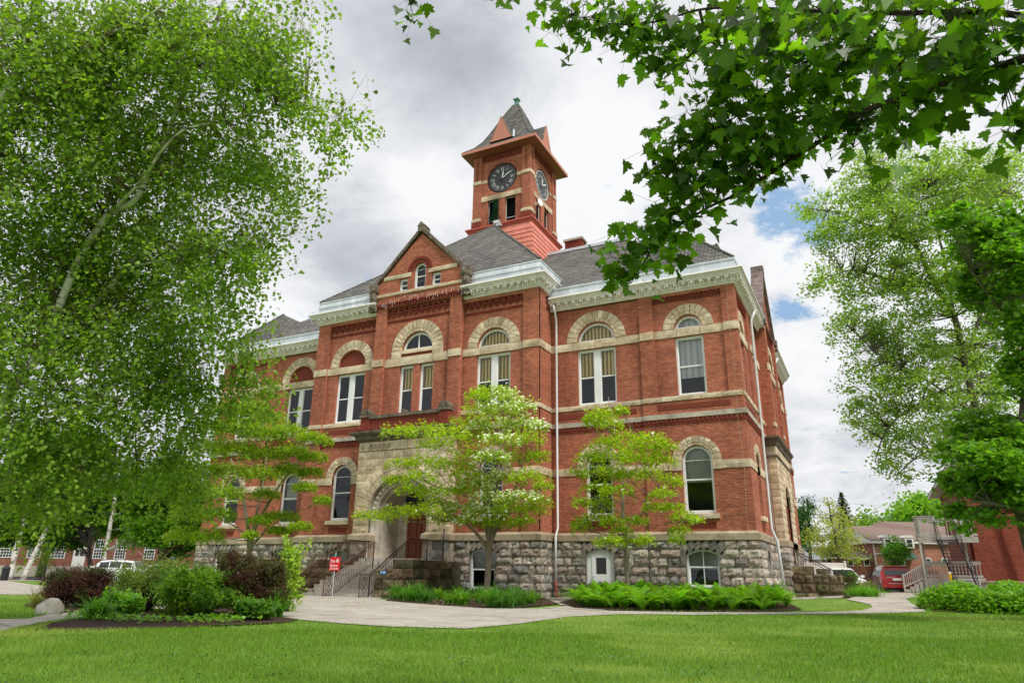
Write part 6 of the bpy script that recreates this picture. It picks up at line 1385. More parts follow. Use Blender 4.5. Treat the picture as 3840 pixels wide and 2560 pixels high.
# shrubs
def shrub(name,label,key,leaf,size,col,n,stems=14,top=.55,group=None,cat='shrub',loose=.15,nrm=(0,0,1),spread=.9,droop=0,col2=None,yel=.25,z0=.1,width=1.0):
    x,y,z,hw,h=SH[key]; root=empty(name,(x,y,z),label,cat,group)
    # lumpy mound: several overlapping sub-crowns
    hw*=1.12*width; lumps=[(0,0,h*.5,hw*.8,hw*.7,h*.44)]
    for k in range(15):
        a=rng.uniform(0,2*PI); r=rng.uniform(.35,.72)*hw; q=rng.uniform(.16,.30); lumps.append((math.cos(a)*r,math.sin(a)*r*.8,h*rng.uniform(.3,.82)*(1-.25*(r/hw)**2),hw*q*1.2,hw*q*1.2,h*q*.8))
    P=[];tot=sum(l[3]*l[4]*l[5] for l in lumps)**1.0
    for l in lumps:
        m=int(n*l[3]*l[4]*l[5]/tot*.5+n*.035); d=unit(rng.normal(size=(m,3))); r=rng.random((m,1))**.33*(1+rng.normal(size=(m,1))*loose*.5)
        P.append(np.array([x,y,z])+np.array(l[:3])+d*r*np.array([l[3],l[4],l[5]]))
    P=np.concatenate(P); P=P[P[:,2]>z+z0*h*.5]
    c0_=np.array([x,y,z+h*.3]); DD=unit(P-c0_); kk=np.array([noise.noise(Vector(q*1.9+x))+.6*noise.noise(Vector(q*4.3+y)) for q in DD])[:,None]; P=c0_+(P-c0_)*(1+.30*kk); P[:,2]=np.maximum(P[:,2],z+.03)
    tw=[]
    for k in range(stems):
        t=P[rng.integers(len(P))]; b=np.array([x,y,z])+np.append(rng.normal(size=2)*hw*.12,0); tw.append((curve(b,t,.05,5,.1),[.018,.014,.010,.007,.004]))
    joinlimbs('stems',M['bark_dk'],root,tw,4)
    sp_=[]
    for k in range(46 if h>.5 else 0):
        t=P[rng.integers(len(P))]; dv=unit((t-np.array([x,y,z+h*.35]))[None,:])[0]+np.array([0,0,.35]); L_=h*rng.uniform(.10,.24); t=np.array([x,y,z+h*.4])+(t-np.array([x,y,z+h*.4]))*1.0; mm_=int(14+L_/size*3)
        sp_.append(t+dv*L_*(rng.random((mm_,1)))+rng.normal(size=(mm_,3))*size*.7); 
    if sp_: P=np.concatenate([P]+sp_)
    V,F=leaves(P,size,leaf,nrm,spread,droop); c=leafcol(len(P),col,.25,yel)
    if col2 is not None:
        nz=np.array([noise.noise(Vector(p)*2.2) for p in P]); m=nz>.05; c[m]=leafcol(int(m.sum()),col2,.25,yel)
    np_mesh('foliage',V,F,M['leaf'],c,root); return root
SH['bright']=(-9.6,-21.6,0,.86,1.2); SH['loose']=(-12.3,-20.8,0,.92,1.42)
shrub('barberry_shrub','low purple-leaved barberry mound behind the pale boulder','purple','round',.038,(.10,.046,.04),42000,col2=(.075,.085,.035),yel=.1,group='shrubs in the front bed',width=1.05)
shrub('viburnum_shrub','loose open green shrub with bare lower stems, between the purple mound and the bright bush','loose','kite',.05,(.19,.27,.065),20000,stems=46,col2=(.13,.21,.045),loose=.3,z0=.7,group='shrubs in the front bed')
shrub('spirea_shrub','bright light green willow-leaved bush left of the big purple barberry','bright','lance',.095,(.17,.33,.03),15000,col2=(.09,.20,.02),droop=.8,group='shrubs in the front bed')
shrub('barberry_shrub','largest bush of the bed, purple and olive barberry directly left of the stair railings','bigpurple','round',.038,(.115,.11,.05),70000,stems=30,col2=(.09,.045,.035),yel=.15,group='shrubs in the front bed')
shrub('lilac_shoots','tall pale green leafy shoots standing between the big barberry and the steps','shoots','round',.085,(.32,.47,.08),1100,stems=26,loose=.6,group='shrubs in the front bed')
SH['bright']=(-9.6,-21.6,0,.86,1.2); SH['loose']=(-12.3,-20.8,0,.92,1.42); SH['small1']=(-13.9,-17.6,0,1.4,1.15); shrub('privet_shrub','yellow-green shrub behind the two left bushes of the front bed','small1','kite',.055,(.25,.40,.025),9000,group='shrubs in the front bed')
SH['small2']=(-10.9,-20.6,0,1.05,1.15); shrub('privet_shrub','dark green shrub low between the loose bush and the bright willow-leaved bush','small2','kite',.05,(.09,.20,.03),7000,group='shrubs in the front bed')
SH['small3']=(-7.9,-21.4,0,.5,.5); shrub('geranium_plant','low dark leafy plant under the right end of the big barberry','small3','mapleS',.09,(.10,.24,.03),1500,group='shrubs in the front bed',cat='plant')
SH['small4']=(-11.3,-22.2,0,.55,.55); shrub('geranium_plant','low bright lobed-leaf plant in front of the loose open shrub','small4','mapleS',.10,(.17,.38,.04),1300,group='shrubs in the front bed',cat='plant')
SH['bgyel']=(-36.5,12.,0,2.2,1.3); shrub('forsythia_shrub','yellow-green shrub row in front of the parked white cars on the left street','bgyel','kite',.12,(.19,.30,.03),4000)
SH['bgstem']=(TB['clump'][0]+2.2,TB['clump'][1]+.8,0,.9,3.0); shrub('forsythia_shrub','sparse upright green shrub right of the white birch pair','bgstem','kite',.08,(.14,.24,.04),900,loose=.3)
shrub('viburnum_shrub','rounded shrub with cream flecks at the end of the walk beside the red minivan','walkshrub','kite',.09,(.11,.17,.06),5000,col2=(.42,.45,.30))
shrub('sapling_shrub','thin upright shrub with few leaves beside the brown stair gate','walkshrub2','round',.12,(.12,.20,.05),170,stems=14,loose=.5)
# strap-leaved clumps
def blades(n,h,w,r,lean=1.0,col=(.06,.15,.02),segs=5,fw=.5):
    V=[];F=[];
    a=rng.uniform(0,2*PI,n); L=h*rng.uniform(.65,1.15,n); ln=rng.uniform(.3,1.25,n)*lean
    for i in range(n):
        d=np.array([math.cos(a[i]),math.sin(a[i]),0]); s=np.array([-d[1],d[0],0]); b0=np.append(rng.normal(size=2)*r*.18,0)
        base=len(V)
        for k in range(segs+1):
            t=k/segs; p=b0+d*L[i]*ln[i]*t**1.4+UPV*L[i]*(t-.72*ln[i]*t**2.4); ww=w*(1-t**2.2)*.5+.001
            V.append(p-s*ww); V.append(p+s*ww)
            if k: F.append((base+2*k-2,base+2*k-1,base+2*k+1,base+2*k))
    V=np.array(V);F=np.array(F); return V,F,np.repeat(leafcol(n,col,.22,.3),segs,axis=0)
def clump(name,label,loc,n,h,w,r,col,group,cat='plant'):
    V,F,C=blades(n,h,w,r,col=col); o=np_mesh(name,V,F,M['leaf'],C,None); o.location=loc; return tag(o,label,cat,group)
lil=[clump('daylily','strap-leaved daylily clump in the mulch bed between the stair wall and the white downpipe',(-12.6,-9.0,.03),150,.62,.022,.4,(.09,.24,.035),'daylilies in the bed by the basement window','plant')]
protos=[lil[0],]
for k in range(2):
    V,F,C=blades(150,.55,.022,.4,col=(.14,.31,.03) if k else (.07,.19,.035)); 
    me_o=np_mesh('daylily',V,F,M['leaf'],C,None); tag(me_o,lil[0]['label'],'plant',lil[0]['group']); me_o.location=((-9.6,-10.3,.03) if k else (-7.3,-10.6,.03)); protos.append(me_o)
spots=[(-11.6,-9.8),(-10.6,-10.4),(-8.6,-11.2),(-6.9,-11.9),(-6.6,-10.6),(-8.2,-9.8),(-9.2,-8.6),(-10.4,-8.2),(-11.8,-7.6),(-13.2,-7.0),(-13.7,-5.6),(-12.6,-4.6),(-13.5,-3.4),(-11.2,-5.6),(-10.0,-6.0),(-10.3,-3.4),(-9.9,-4.6),(-12.4,-2.6),(-7.6,-9.0),(-8.5,-7.6),(-7.0,-8.8),(-13.4,-8.3),(-6.4,-12.2),(-11.0,-2.6)]
for i,(px_,py_) in enumerate(spots):
    copy_thing(protos[i%3],(px_,py_,.03),rng.uniform(0,6.28),scale=float(rng.uniform(1.1,1.6)))
x,y,z,hw,h=SH['lilyL']; clump('daylily','arching strap-leaved daylily at the left end of the shrub bed above the lower walk',(x,y,.02),170,.72,.026,.5,(.13,.33,.04),None)
x,y,z,hw,h=SH['lilyR']; clump('daylily','tall strap-leaved daylily at the right end of the shrub bed under the big barberry',(x,y,.02),240,.78,.028,.5,(.12,.30,.035),None)
x,y,z,hw,h=SH['walkgrass']; clump('ornamental_grass','grassy clump spilling over the walk beside the side stair gate',(x,y,z),900,.75,.02,1.6,(.15,.36,.04),None)
# feathery grass at left of the boulder and ground ivy
clump('ornamental_grass','wispy tan-green grass tuft at the left edge of the purple barberry',(-16.6,-21.0,0),120,.95,.008,.35,(.22,.24,.09),None)
iv=[]
for k in range(620):
    t=rng.random(); a=np.array([-12.6,-22.2,0])*(1-t)+np.array([-7.6,-22.3,0])*t; a[1]-=1.3*math.sin(PI*t)*.9-.2; a[:2]+=rng.normal(size=2)*.28; a[2]=rng.uniform(.04,.14); iv.append(a)
iv+=[np.array([-8.7+rng.normal()*.5,-21.9+rng.normal()*.2,rng.uniform(.04,.16)]) for _ in range(160)]
V,F=leaves(np.array(iv),.085,'mapleS',(0,-.1,1),.35); tag(np_mesh('ground_ivy',V,F,M['leaf'],leafcol(len(iv),(.2,.42,.05))),'light green lobed ground cover along the front of the shrub bed','ground cover',kind='stuff')
# ferns
def fern_mesh(nf,L):
    V=[];F=[];C=[]
    for i in range(nf):
        a=rng.uniform(0,2*PI); d=np.array([math.cos(a),math.sin(a),0]); s=np.array([-d[1],d[0],0]); l=L*rng.uniform(.75,1.1); ln=rng.uniform(.5,1.35); col=leafcol(1,(.16,.36,.03),.3,.45)[0]
        n=15; q0=np.zeros(3)
        for k in range(1,9):
            t=k/8; q1=d*l*ln*t**1.4+UPV*l*(t-.55*ln*t**2.5); b=len(V); ww=s*.006; V+=[q0-ww,q0+ww,q1+ww*.8,q1,q1-ww*.8]; F.append((b,b+1,b+2,b+3,b+4)); C.append(col*.6); q0=q1
        for k in range(n+1):
            t=(k+.3)/n; p=d*l*ln*t**1.4+UPV*l*(t-.55*ln*t**2.5); tg=d*l*ln*1.4*t**.4+UPV*l*(1-.5*ln*2.8*t**1.8); tg=tg/np.linalg.norm(tg)
            pl=.17*math.sin(PI*min(1,t*.92+.08))**.8*l+.01
            for sg in (-1,1):
                tip=p+s*sg*pl+tg*pl*.35-UPV*pl*.18; w=tg*l/n*.36; b=len(V)
                V+=[p-w,p+w,(p+tip)/2+w*.9,tip,(p+tip)/2-w*.9]; F.append((b,b+1,b+2,b+3,b+4)); C.append(col*(1+.1*rng.normal()))
    return np.array(V),np.array(F),np.array(C)
V0=[fern_mesh(14,1.0) for _ in range(6)]
fp_=[]
FPOLY=[(-4.1,-10.2),(-2.9,-10.65),(-.7,-9.6),(1.5,-7.4),(1.7,-5.6),(.5,-1.3),(-7.6,-1.1),(-6.3,-6.6)]
while len(fp_)<215:
    q=np.array([rng.uniform(-7.6,1.8),-10.7+9.5*rng.random()**1.25])
    if inside(FPOLY,np.array([q[0]]),np.array([q[1]]))[0]: fp_.append(tuple(q))
fx0=None
for i,(fx,fy) in enumerate(fp_):
    if i<6:
        V,F,C=V0[i]; o=np_mesh('fern',V,F,M['leaf'],C,None); tag(o,'bright green arching fern in the bed below the right basement windows','fern','ferns massed against the stone basement'); fp_[i]=o; o.location=(fx,fy,.02)
    else: copy_thing(fp_[i%6],(fx,fy,.02+H(fx,fy)),rng.uniform(0,6.28),scale=(lambda q:(q,q,q*float(rng.uniform(.8,1.2))))(float(rng.uniform(.7,1.1))))
# hedge of broad leaves on the right
P=[];tw=[]
hx=[(6.6,-3.9),(7.4,-4.5),(8.3,-4.7),(9.2,-4.6),(10.2,-4.3),(11.2,-3.8),(7.2,-3.0),(8.4,-3.2),(9.6,-3.0),(10.8,-2.6),(12,-2.5),(7.3,-1.4),(8.8,-1.4),(10.4,-1.2),(12,-.6),(13.4,-2.2),(14.4,-.8)]
for (a,b) in hx:
    m=1300; d=unit(rng.normal(size=(m,3))); d[:,2]=abs(d[:,2]); r=rng.random((m,1))**.25; q=np.array([a,b,H(a,b)])+d*r*np.array([.95,.85,.78+rng.uniform(-.08,.15)]); P.append(q)
P=np.concatenate(P); V,F=leaves(P,.125,'round',(0,-.25,1),.5,.4); hedge=np_mesh('knotweed_hedge',V,F,M['leaf'],leafcol(len(P),(.16,.36,.02),.22,.35)); tag(hedge,'knee-high bank of broad leaves along the right edge of the walk','hedge')
P=np.concatenate([np.array([6.3+rng.normal()*.1+k*.55,2.4+k*1.0,.28])+np.abs(rng.normal(size=(900,3)))*np.array([.45,.5,.22])*rng.choice([-1,1],size=(900,3)).clip((-1,-1,0),1) for k in range(5)])
V,F=leaves(P,.07,'lance',(0,0,1),1.0); tag(np_mesh('low_shrub',V,F,M['leaf'],leafcol(len(P),(.13,.31,.05))),'fine-leaved low green planting at the foot of the white ramp railing','shrub')
# lawn blades
cpos=np.array([4.573,-33.549])
FF=np.array([-.45145,.89230]); RR=np.array([.89230,.45145])
def grass(n,d0,d1,h,w,power,seed):
    t=rng.random(n); d=(d0**power+(d1**power-d0**power)*t)**(1/power); s=rng.uniform(-1.0,.9,n)*d
    X=cpos[0]+FF[0]*d+RR[0]*s; Y=cpos[1]+FF[1]*d+RR[1]*s
    ok=~inside(WALK,X,Y)
    for pl in NOGRASS: ok&=~inside(pl,X,Y)
    ok&=~((X>-36)&(X<3.5)&(Y>-.6)&(Y<22)); X=X[ok];Y=Y[ok];d=d[ok]; m=len(X)
    Z=np.array([H(a,b) for a,b in zip(X,Y)])
    a=rng.uniform(0,2*PI,m); hh=h*rng.uniform(.45,1.3,m)*(d/d0)**.35*(1+.5*np.array([noise.noise(Vector((x_*.9,y_*.9,1))) for x_,y_ in zip(X,Y)])); ww=w*(d/d0)**.9; ln=rng.uniform(0,.7,m)*hh
    b=np.stack([X,Y,Z],1); sd=np.stack([np.cos(a),np.sin(a),0*a],1)*ww[:,None]; ld=rng.uniform(0,2*PI,m); tip=b+np.stack([np.cos(ld)*ln,np.sin(ld)*ln,hh],1)
    V=np.stack([b-sd,b+sd,tip],1).reshape(-1,3); F=np.arange(3*m).reshape(m,3)
    nz=np.array([noise.noise(Vector((x_*.28,y_*.28,3)))+.5*noise.noise(Vector((x_*1.1,y_*1.1,9))) for x_,y_ in zip(X,Y)])
    C=leafcol(m,(.145,.275,.028),.24,.3); pale=np.clip((nz-.02)*1.9,0,1)[:,None]; C=C*(.85+.3*rng.random((m,1)))*(1-pale)+pale*np.array([.34,.44,.09])*(.7+.5*rng.random((m,1)))
    return V,F,C
NOGRASS=[[(-20.5,-9.5),(-18.0,-10.3),(-14.6,-15.4),(-13.5,-19.0),(-13.6,-20.4),(-11.9,-22.6),(-10.6,-24.4),(-9.0,-26.0),(-8.3,-27.4),(-12,-27.5),(-12.6,-25.0),(-11.9,-23.9),(-12.9,-22.9),(-13.9,-21.3),(-16.0,-18.5),(-17.3,-15.6)],
 [(-8.72,-25.4),(-8.05,-24.95),(-7.45,-23.82),(-7.0,-22.2),(-6.9,-21.4),(-7.3,-20.6),(-8.4,-20.2),(-10.8,-18.9),(-12.9,-17.0),(-14.0,-15.6),(-14.3,-17.2),(-13.3,-19.4),(-12.9,-20.9),(-11.4,-22.9),(-10.2,-24.4)],
 [(-14.2,-22.1),(-12.95,-21.5),(-13.3,-20.5),(-15.6,-17.6),(-19.5,-16.6),(-21.5,-18.0),(-18.0,-20.4)],
 [(-14.2,-1.6),(-14.2,-8.6),(-12.7,-10.0),(-6.9,-12.7),(-5.0,-11.3),(-3.1,-11.4),(1.7,-8.0),(2.5,-6.2),(1.6,-2.0),(.6,8),(3.4,8),(3.4,19),(-9,19)],
 [(3.3,17),(60,17),(60,60),(-2,60),(-2,17)],[(-29,-16.5),(-26.6,-15.6),(-26.8,-13.6),(-30.5,-11.5),(-36,-8.6),(-60,2),(-61,0),(-37.5,-11.6)],[(-80,-30),(-52,-20),(-48,20),(-46,60),(-100,60),(-100,-30)]]
parts=[grass(205000,6.1,14,.045,.0030,.8,1),grass(130000,13,26,.055,.0048,.8,2),grass(60000,25,50,.055,.006,.9,3)]
V=[];F=[];C=[];o=0
for v,f,c in parts: V.append(v);F.append(f+o);C.append(c);o+=len(v)
tag(np_mesh('lawn_grass',np.concatenate(V),np.concatenate(F),M['grass'],np.concatenate(C)),'mown green lawn across the foreground','grass',kind='stuff')

# fallen petals and leaf bits on the walk and mulch
pt=[]
while len(pt)<900:
    q=np.array([-11.5+rng.normal()*4.5,-9.5+rng.normal()*4.0])
    if inside(WALK,q[:1],q[1:2])[0] or inside([(-12.7,-10.0),(-8.8,-12.1),(-6.9,-12.7),(-6.2,-8.0),(-9.9,-1.6),(-14.2,-1.6)],q[:1],q[1:2])[0]: pt.append((q[0],q[1],H(*q)+.04))
V,F=leaves(np.array(pt),.05,'kite',(0,0,1),.12); cc=leafcol(len(pt),(.75,.72,.6),.1,0); br=rng.random(len(pt))<.4; cc[br]=(.12,.08,.04); tag(np_mesh('fallen_petals',V,F,M['petal'],cc),'scattered white petals and brown leaf bits on the walk','petals',kind='stuff')

cl=[]
for k in range(170):
    d_=6.2+9*rng.random()**1.3; s_=rng.uniform(-.75,.75)*d_; c_=np.array([cpos[0]+FF[0]*d_+RR[0]*s_,cpos[1]+FF[1]*d_+RR[1]*s_])
    if inside(WALK,c_[:1],c_[1:2])[0] or any(inside(pl,c_[:1],c_[1:2])[0] for pl in NOGRASS): continue
    m_=rng.integers(8,34); r_=rng.uniform(.05,.28); cl.append(np.concatenate([c_+rng.normal(size=(m_,2))*r_,rng.uniform(.025,.06,(m_,1))],1))
cl=np.concatenate(cl); V,F=leaves(cl,.030,'round',(0,0,1),.45); tag(np_mesh('clover',V,F,M['grass'],leafcol(len(cl),(.10,.22,.06),.3,.2)),'small clover and weed leaves dotted through the near lawn','clover',kind='stuff')
# ---------------------------------------------------------------- other objects
def PL(s,fw): return (4.573+RT[0]*s+FT[0]*fw,-33.549+RT[1]*s+FT[1]*fw)
LF=Fr((0,0,0),(1,0,0),(0,-1,0))
def bwin(root,fr,s0,s1,z0,z1,d=0,nx=2,nz=2,split=None,kind='rect',fm='white',thick=.10,name='window'):
    f=MB(); f.ring([fr.P(x,d+.05,z) for x,z in aloop(s0-.08,s1+.08,z0-.08,z1+.08 if kind=='rect' else z1,kind)],[fr.P(x,d+.05,z) for x,z in aloop(s0,s1,z0,z1,kind)],fr.N*-thick)
    for k in range(1,nx): x=s0+(s1-s0)*k/nx; fr.box(f,x-.02,x+.02,d-.02,d+.02,z0,z1)
    for k in range(1,nz): z=z0+(z1-z0)*k/nz; fr.box(f,s0,s1,d-.02,d+.022,z-.02,z+.02)
    if split: fr.box(f,s0,s1,d-.02,d+.03,split-.05,split+.05)
    w=f.build(name,M[fm],root,local=True); g=MB(); g.face([fr.P(x,d+.004,z) for x,z in aloop(s0,s1,z0,z1,kind)]); g.build('pane',M['bgglass'],w,local=True); return w
M['bgglass']=mat('dark_pane',(.03,.035,.035),.08,.6)
M['trimwhite']=paint('trim_white',(.74,.74,.72),.1,.6)
# --- long brick building at far left
x,y=PL(-65,95); root=empty('brick_building',(x,y,0),'long brown brick building with tall white many-paned windows behind the left trees','building',rz=YAW)
b=MB(); b.box(-22,19.2,0,14,1.3,9.5); b.build('wall',M['brick_brown'],root,local=True)
b=MB(); b.box(-22,19.25,-.12,14,-.2,1.3); b.build('stone_base',M['pave'],root,local=True)
b=MB(); b.box(-22.3,19.5,-.4,14.3,9.5,10); b.build('roof',M['shingle'],root,local=True)
def sl(s): return s+65
for s0,s1,zt in ((-69.6,-68.1,4.5),(-66.6,-66.2+1.1,4.5),(-63.0,-61.4,4.5),(-59.9,-58.2,4.5),(-54.4,-53.1,4.6),(-51.6,-50.3,4.6),(-47.75,-46.5,4.6)):
    bwin(root,LF,sl(s0),sl(s1),2.35,zt,.0,4,6,split=(2.35+zt)/2)
d=MB(); d.box(sl(-57.0),sl(-55.4),-.12,.05,1.3,4.0); dd=d.build('double_door',M['trimwhite'],root,local=True)
g=MB(); g.box(sl(-56.75),sl(-56.25),-.14,-.1,2.6,3.3); g.box(sl(-56.12),sl(-55.62),-.14,-.1,2.6,3.3); g.build('door_glass',M['bgglass'],dd,local=True)
# --- second far building
x,y=PL(-40,112); root=empty('commercial_building',(x,y,0),'far low cream and red brick building with an arched window beyond the white sedan','building',rz=YAW)
b=MB(); b.box(-14,4,0,10,-.2,7.5); b.build('wall',M['brick_pink'],root,local=True)
b=MB(); b.box(-14,-9,-.15,0,-.2,7.4); b.box(-14,4,-.12,.0,2.9,3.2); b.build('stone_front',M['pave'],root,local=True)
bwin(root,LF,-8.6+1.,-6.9+1.,1.2,2.4,.02,2,2,kind='round'); bwin(root,LF,-13.6,-12.9,.2,2.3,.17,1,1); bwin(root,LF,-12.5,-11.5,.2,2.3,.17,1,1); bwin(root,LF,-3,-1.4,1.2,2.4,.02,2,2,kind='round')
# --- brick house behind the right walk
x,y=PL(37.8,75); z0=.2
root=empty('brick_house',(x,y,z0),'two-storey orange brick house with brown roof, white trim and small wall dormers','house',rz=YAW)
h=MB(); h.box(0.05,13,0,9,-.3,4.55); h.build('wall',M['brick_pink'],root,local=True)
h=MB(); h.box(-.35,13.3,-.35,9.3,4.42,4.78); h.build('eaves',M['trimwhite'],root,local=True)
h=MB(); h.face([(-.4,-.45,4.78),(13.4,-.45,4.78),(8.6,4.5,6.98),(3.5,4.5,6.98),(2.3,4.5,6.5),(-.35,4.5,6.45)]); h.face([(13.4,-.45,4.78),(13.4,9.4,4.78),(8.6,4.5,6.98)]); h.face([(-.4,9.4,4.78),(13.4,9.4,4.78),(8.6,4.5,6.98),(3.5,4.5,6.98),(2.3,4.5,6.5),(-.35,4.5,6.45)]); h.build('roof',M['shingle_tan'],root,local=True)
h=MB(); h.prism([(-.3,0,4.78),(-.3,9,4.78),(-.3,4.5,6.38)],(.1,0,0)); h.build('gable_end',M['trimwhite'],root,local=True)
for c in (1.5,3.72):
    w=bwin(root,LF,c-.28,c+.28,4.05,4.80,.47,1,2)
    dm=MB(); dm.box(c-.46,c-.36,-.5,.6,4.0,5.0); dm.box(c+.36,c+.46,-.5,.6,4.0,5.0); dm.box(c-.36,c+.36,-.46,.1,4.85,5.0); dm.prism([(c-.55,-.55,5.0),(c+.55,-.55,5.0),(c+.3,-.55,5.25),(c-.3,-.55,5.25)],(0,1.6,0)); dm.build('dormer_hood',M['trimwhite'],root,local=True)
for c,z in ((5.62,2.75),(7.3,2.75),(9,4.4)): bwin(root,LF,c-.22,c+.22,z-.35,z+.2,.02,1,1)
h=MB(); h.prism([(2.2,-1.3,2.95),(4.05,-1.3,2.95),(3.5,-1.3,3.45),(2.8,-1.3,3.45)],(0,1.3,0)); h.build('canopy',M['copper'],root,local=True)
h=MB(); h.box(2.35,3.9,-1.2,0,2.8,2.97); h.box(2.5,2.62,-1.1,-1,.1,2.8); h.build('porch_frame',M['trimwhite'],root,local=True)
h=MB(); h.tube([(.12,-.1,4.4),(.12,-.1,1.7)],.06,6); h.tube([(.0,-.1,3.3),(2.0,-.1,3.6)],.04,6); h.build('downpipe',M['trimwhite'],root,local=True)
x,y=PL(31,75.6); root=empty('house_annexe',(x,y,z0),'low single-storey brick annexe with brown roof, left of the two-storey brick house','building',rz=YAW)
h=MB(); h.box(-4,6.85,0,6,-.3,2.9); h.build('wall',M['brick_pink'],root,local=True)
h=MB(); h.box(-4.3,6.9,-.3,.1,2.85,3.2); h.build('eaves',M['trimwhite'],root,local=True)
h=MB(); h.face([(-4.4,-.45,3.2),(6.9,-.45,3.2),(6.9,3,4.15),(-4.4,3,4.15)]); h.face([(-4.4,6.4,3.2),(6.9,6.4,3.2),(6.9,3,4.15),(-4.4,3,4.15)]); h.build('roof',M['shingle_tan'],root,local=True)
for c in (6.3,2.4,4.6,.2): bwin(root,LF,c-.24,c+.24,2.2,2.85,.02,1,1)
x,y=PL(28.5,70); root=empty('white_house',(x,y,z0),'small pale house with a grey-green roof glimpsed just right of the courthouse corner','house',rz=YAW)
h=MB(); h.box(-3.5,1.8,0,5,-.3,2.6); h.build('wall',M['trimwhite'],root,local=True)
h=MB(); h.face([(-3.9,-.4,2.6),(2.1,-.4,2.6),(.6,2.5,4.1),(-2.4,2.5,4.1)]); h.face([(2.1,-.4,2.6),(2.1,5.4,2.6),(.6,2.5,4.1)]); h.build('roof',M['lead'],root,local=True)
for c in (-1.6,.2,1.1): bwin(root,LF,c-.25,c+.25,1.2,2.0,.02,1,2)
x,y=PL(36.6,72); rw=MB(); rw.box(0,1.6,0,.3,-.2,2.15); rw.box(1.6,6,0,.3,-.2,1.9); o=rw.build('retaining_wall',M['brick_brown'],None); o.location=(x,y,.1); o.rotation_euler=(0,0,YAW); tag(o,'low brown brick garden wall between the parked cars and the brick house','wall')
# --- vinyl fence and iron fence
x,y=PL(20,50); root=empty('vinyl_fence',(x,y,.2),'cream vinyl privacy fence beyond the brown side stair railing','fence',rz=YAW)
p=MB(); p.box(-1.2,3.1,-.02,.02,0,1.85); p.build('fence_panel',M['vinyl'],root,local=True)
p=MB(); p.box(-1.2,3.1,-.04,.04,1.78,1.9); p.build('fence_rail',M['vinyl'],root,local=True)
for xx in (.55,3.15): p=MB(); p.box(xx-.07,xx+.07,-.07,.07,0,1.98); p.prism([(xx-.09,-.09,1.98),(xx+.09,-.09,1.98),(xx+.09,.09,1.98),(xx-.09,.09,1.98)],(0,0,.05)); p.build('fence_post',M['vinyl'],root,local=True)
x,y=PL(27.2,61); root=empty('iron_fence',(x,y,.24),'black iron picket fence between the white car and the red minivan','fence',rz=YAW)
p=MB(); 
for k in range(44): p.tube([(k*.13,0,0),(k*.13,0,1.05)],.011,4)
p.build('pickets',M['black'],root,local=True)
p=MB(); p.box(0,5.7,-.015,.015,.92,.96); p.box(0,5.7,-.015,.015,.12,.16); p.build('rail',M['black'],root,local=True)
for xx in (0,2.1,4.2): p=MB(); p.box(xx-.03,xx+.03,-.03,.03,-.05,1.2); p.build('fence_post',M['black'],root,local=True)
# --- brick building at the right edge
root=empty('brick_annex_building',(11.0,24,.26),'tall dark red brick building at the right edge behind the maple, on a stone base','building')
XB=10.62
b=MB(); fb=Fr((0,24,0),(1,0,0),(0,-1,0))
b.box(XB,26,24,42,1.02,8.2); b.build('wall',M['brick_annex'],root)
b=MB(); b.box(XB+.02,26,24.02,42,-.2,1.0)
b.build('stone_wall',M['mortar'],root)
b=MB(); courses(b,fb,.02,XB-.02,19,-.1,.95,3,.5,1.2,.06,'rock'); courses(b,Fr((XB,0,0),(0,1,0),(-1,0,0)),.02,24,30,-.1,.95,3,.5,1.2,.06,'rock'); b.build('stonework_base',M['rock'],root,col=True)
b=MB(); b.box(XB-.12,26.1,23.88,42,.95,1.06); b.build('stone_ledge',M['stone_water'],root)
b=MB(); b.box(XB-.9,26.6,23.4,42.6,8.2,8.45); b.build('soffit',M['vinyl'],root)
b=MB(); b.face([(XB-.95,23.3,8.45),(26.7,23.3,8.45),(19,33,14),(18,33,14)]); b.face([(XB-.95,42.7,8.45),(XB-.95,23.3,8.45),(18,33,14)]); b.build('roof',M['shingle'],root)
b=MB(); b.tube([(12.05,23.85,8.1),(12.05,23.88,7.6),(12.68,23.86,1.0)],.085,8); b.tube([(12.68,23.86,1.0),(12.7,23.7,.85)],.085,8); b.build('downpipe',M['redpipe'],root,smooth=True)
b=MB(); b.tube([(XB-.12,23.6,8.1),(XB-.1,24.3,7.2),(XB-.08,24.5,2.4)],.09,8); b.build('downpipe',M['redpipe'],root,smooth=True)
b=MB(); b.tube([(XB-.1,25.8,8.1),(XB-.08,25.8,3.5)],.05,6); b.build('conduit',M['black'],root)
# --- wooden deck stairs
root=empty('fire_stairs',(8.6,20.6,.26),'two-level grey wooden deck stairs with a steep black steel flight, beside the dark brick building','stairs')
gw=M['greywood']
def rail(name,x0,x1,y,z,h,nb,parent,ax='x'):
    m=MB(); 
    P_=(lambda s,zz,w=.02:(s,y,zz)) if ax=='x' else (lambda s,zz,w=.02:(y,s,zz))
    def bx(a,b,t,z0,z1): m.box(a,b,y-t,y+t,z0,z1) if ax=='x' else m.box(y-t,y+t,a,b,z0,z1)
    bx(x0,x1,.06,z+h-.05,z+h); bx(x0,x1,.03,z+h-.18,z+h-.07); bx(x0,x1,.03,z+.05,z+.17)
    for k in range(nb): c=x0+(x1-x0)*(k+.5)/nb; bx(c-.02,c+.02,.02,z+.1,z+h-.1)
    return m.build(name,gw,parent)
d1=MB(); d1.box(7.25,10.6,20.45,22.4,3.55,3.72); d1.box(7.3,10.6,20.46,20.52,3.35,3.56); d1.build('upper_deck',gw,root)
rail('upper_railing',7.25,8.32,20.45,3.72,1.33,8,root); rail('upper_railing',7.27,10.6,22.38,3.72,1.25,15,root); rail('upper_railing',20.5,22.4,7.27,3.72,1.33,13,root,'y'); rail('upper_railing',9.5,10.6,20.45,3.72,1.2,6,root)
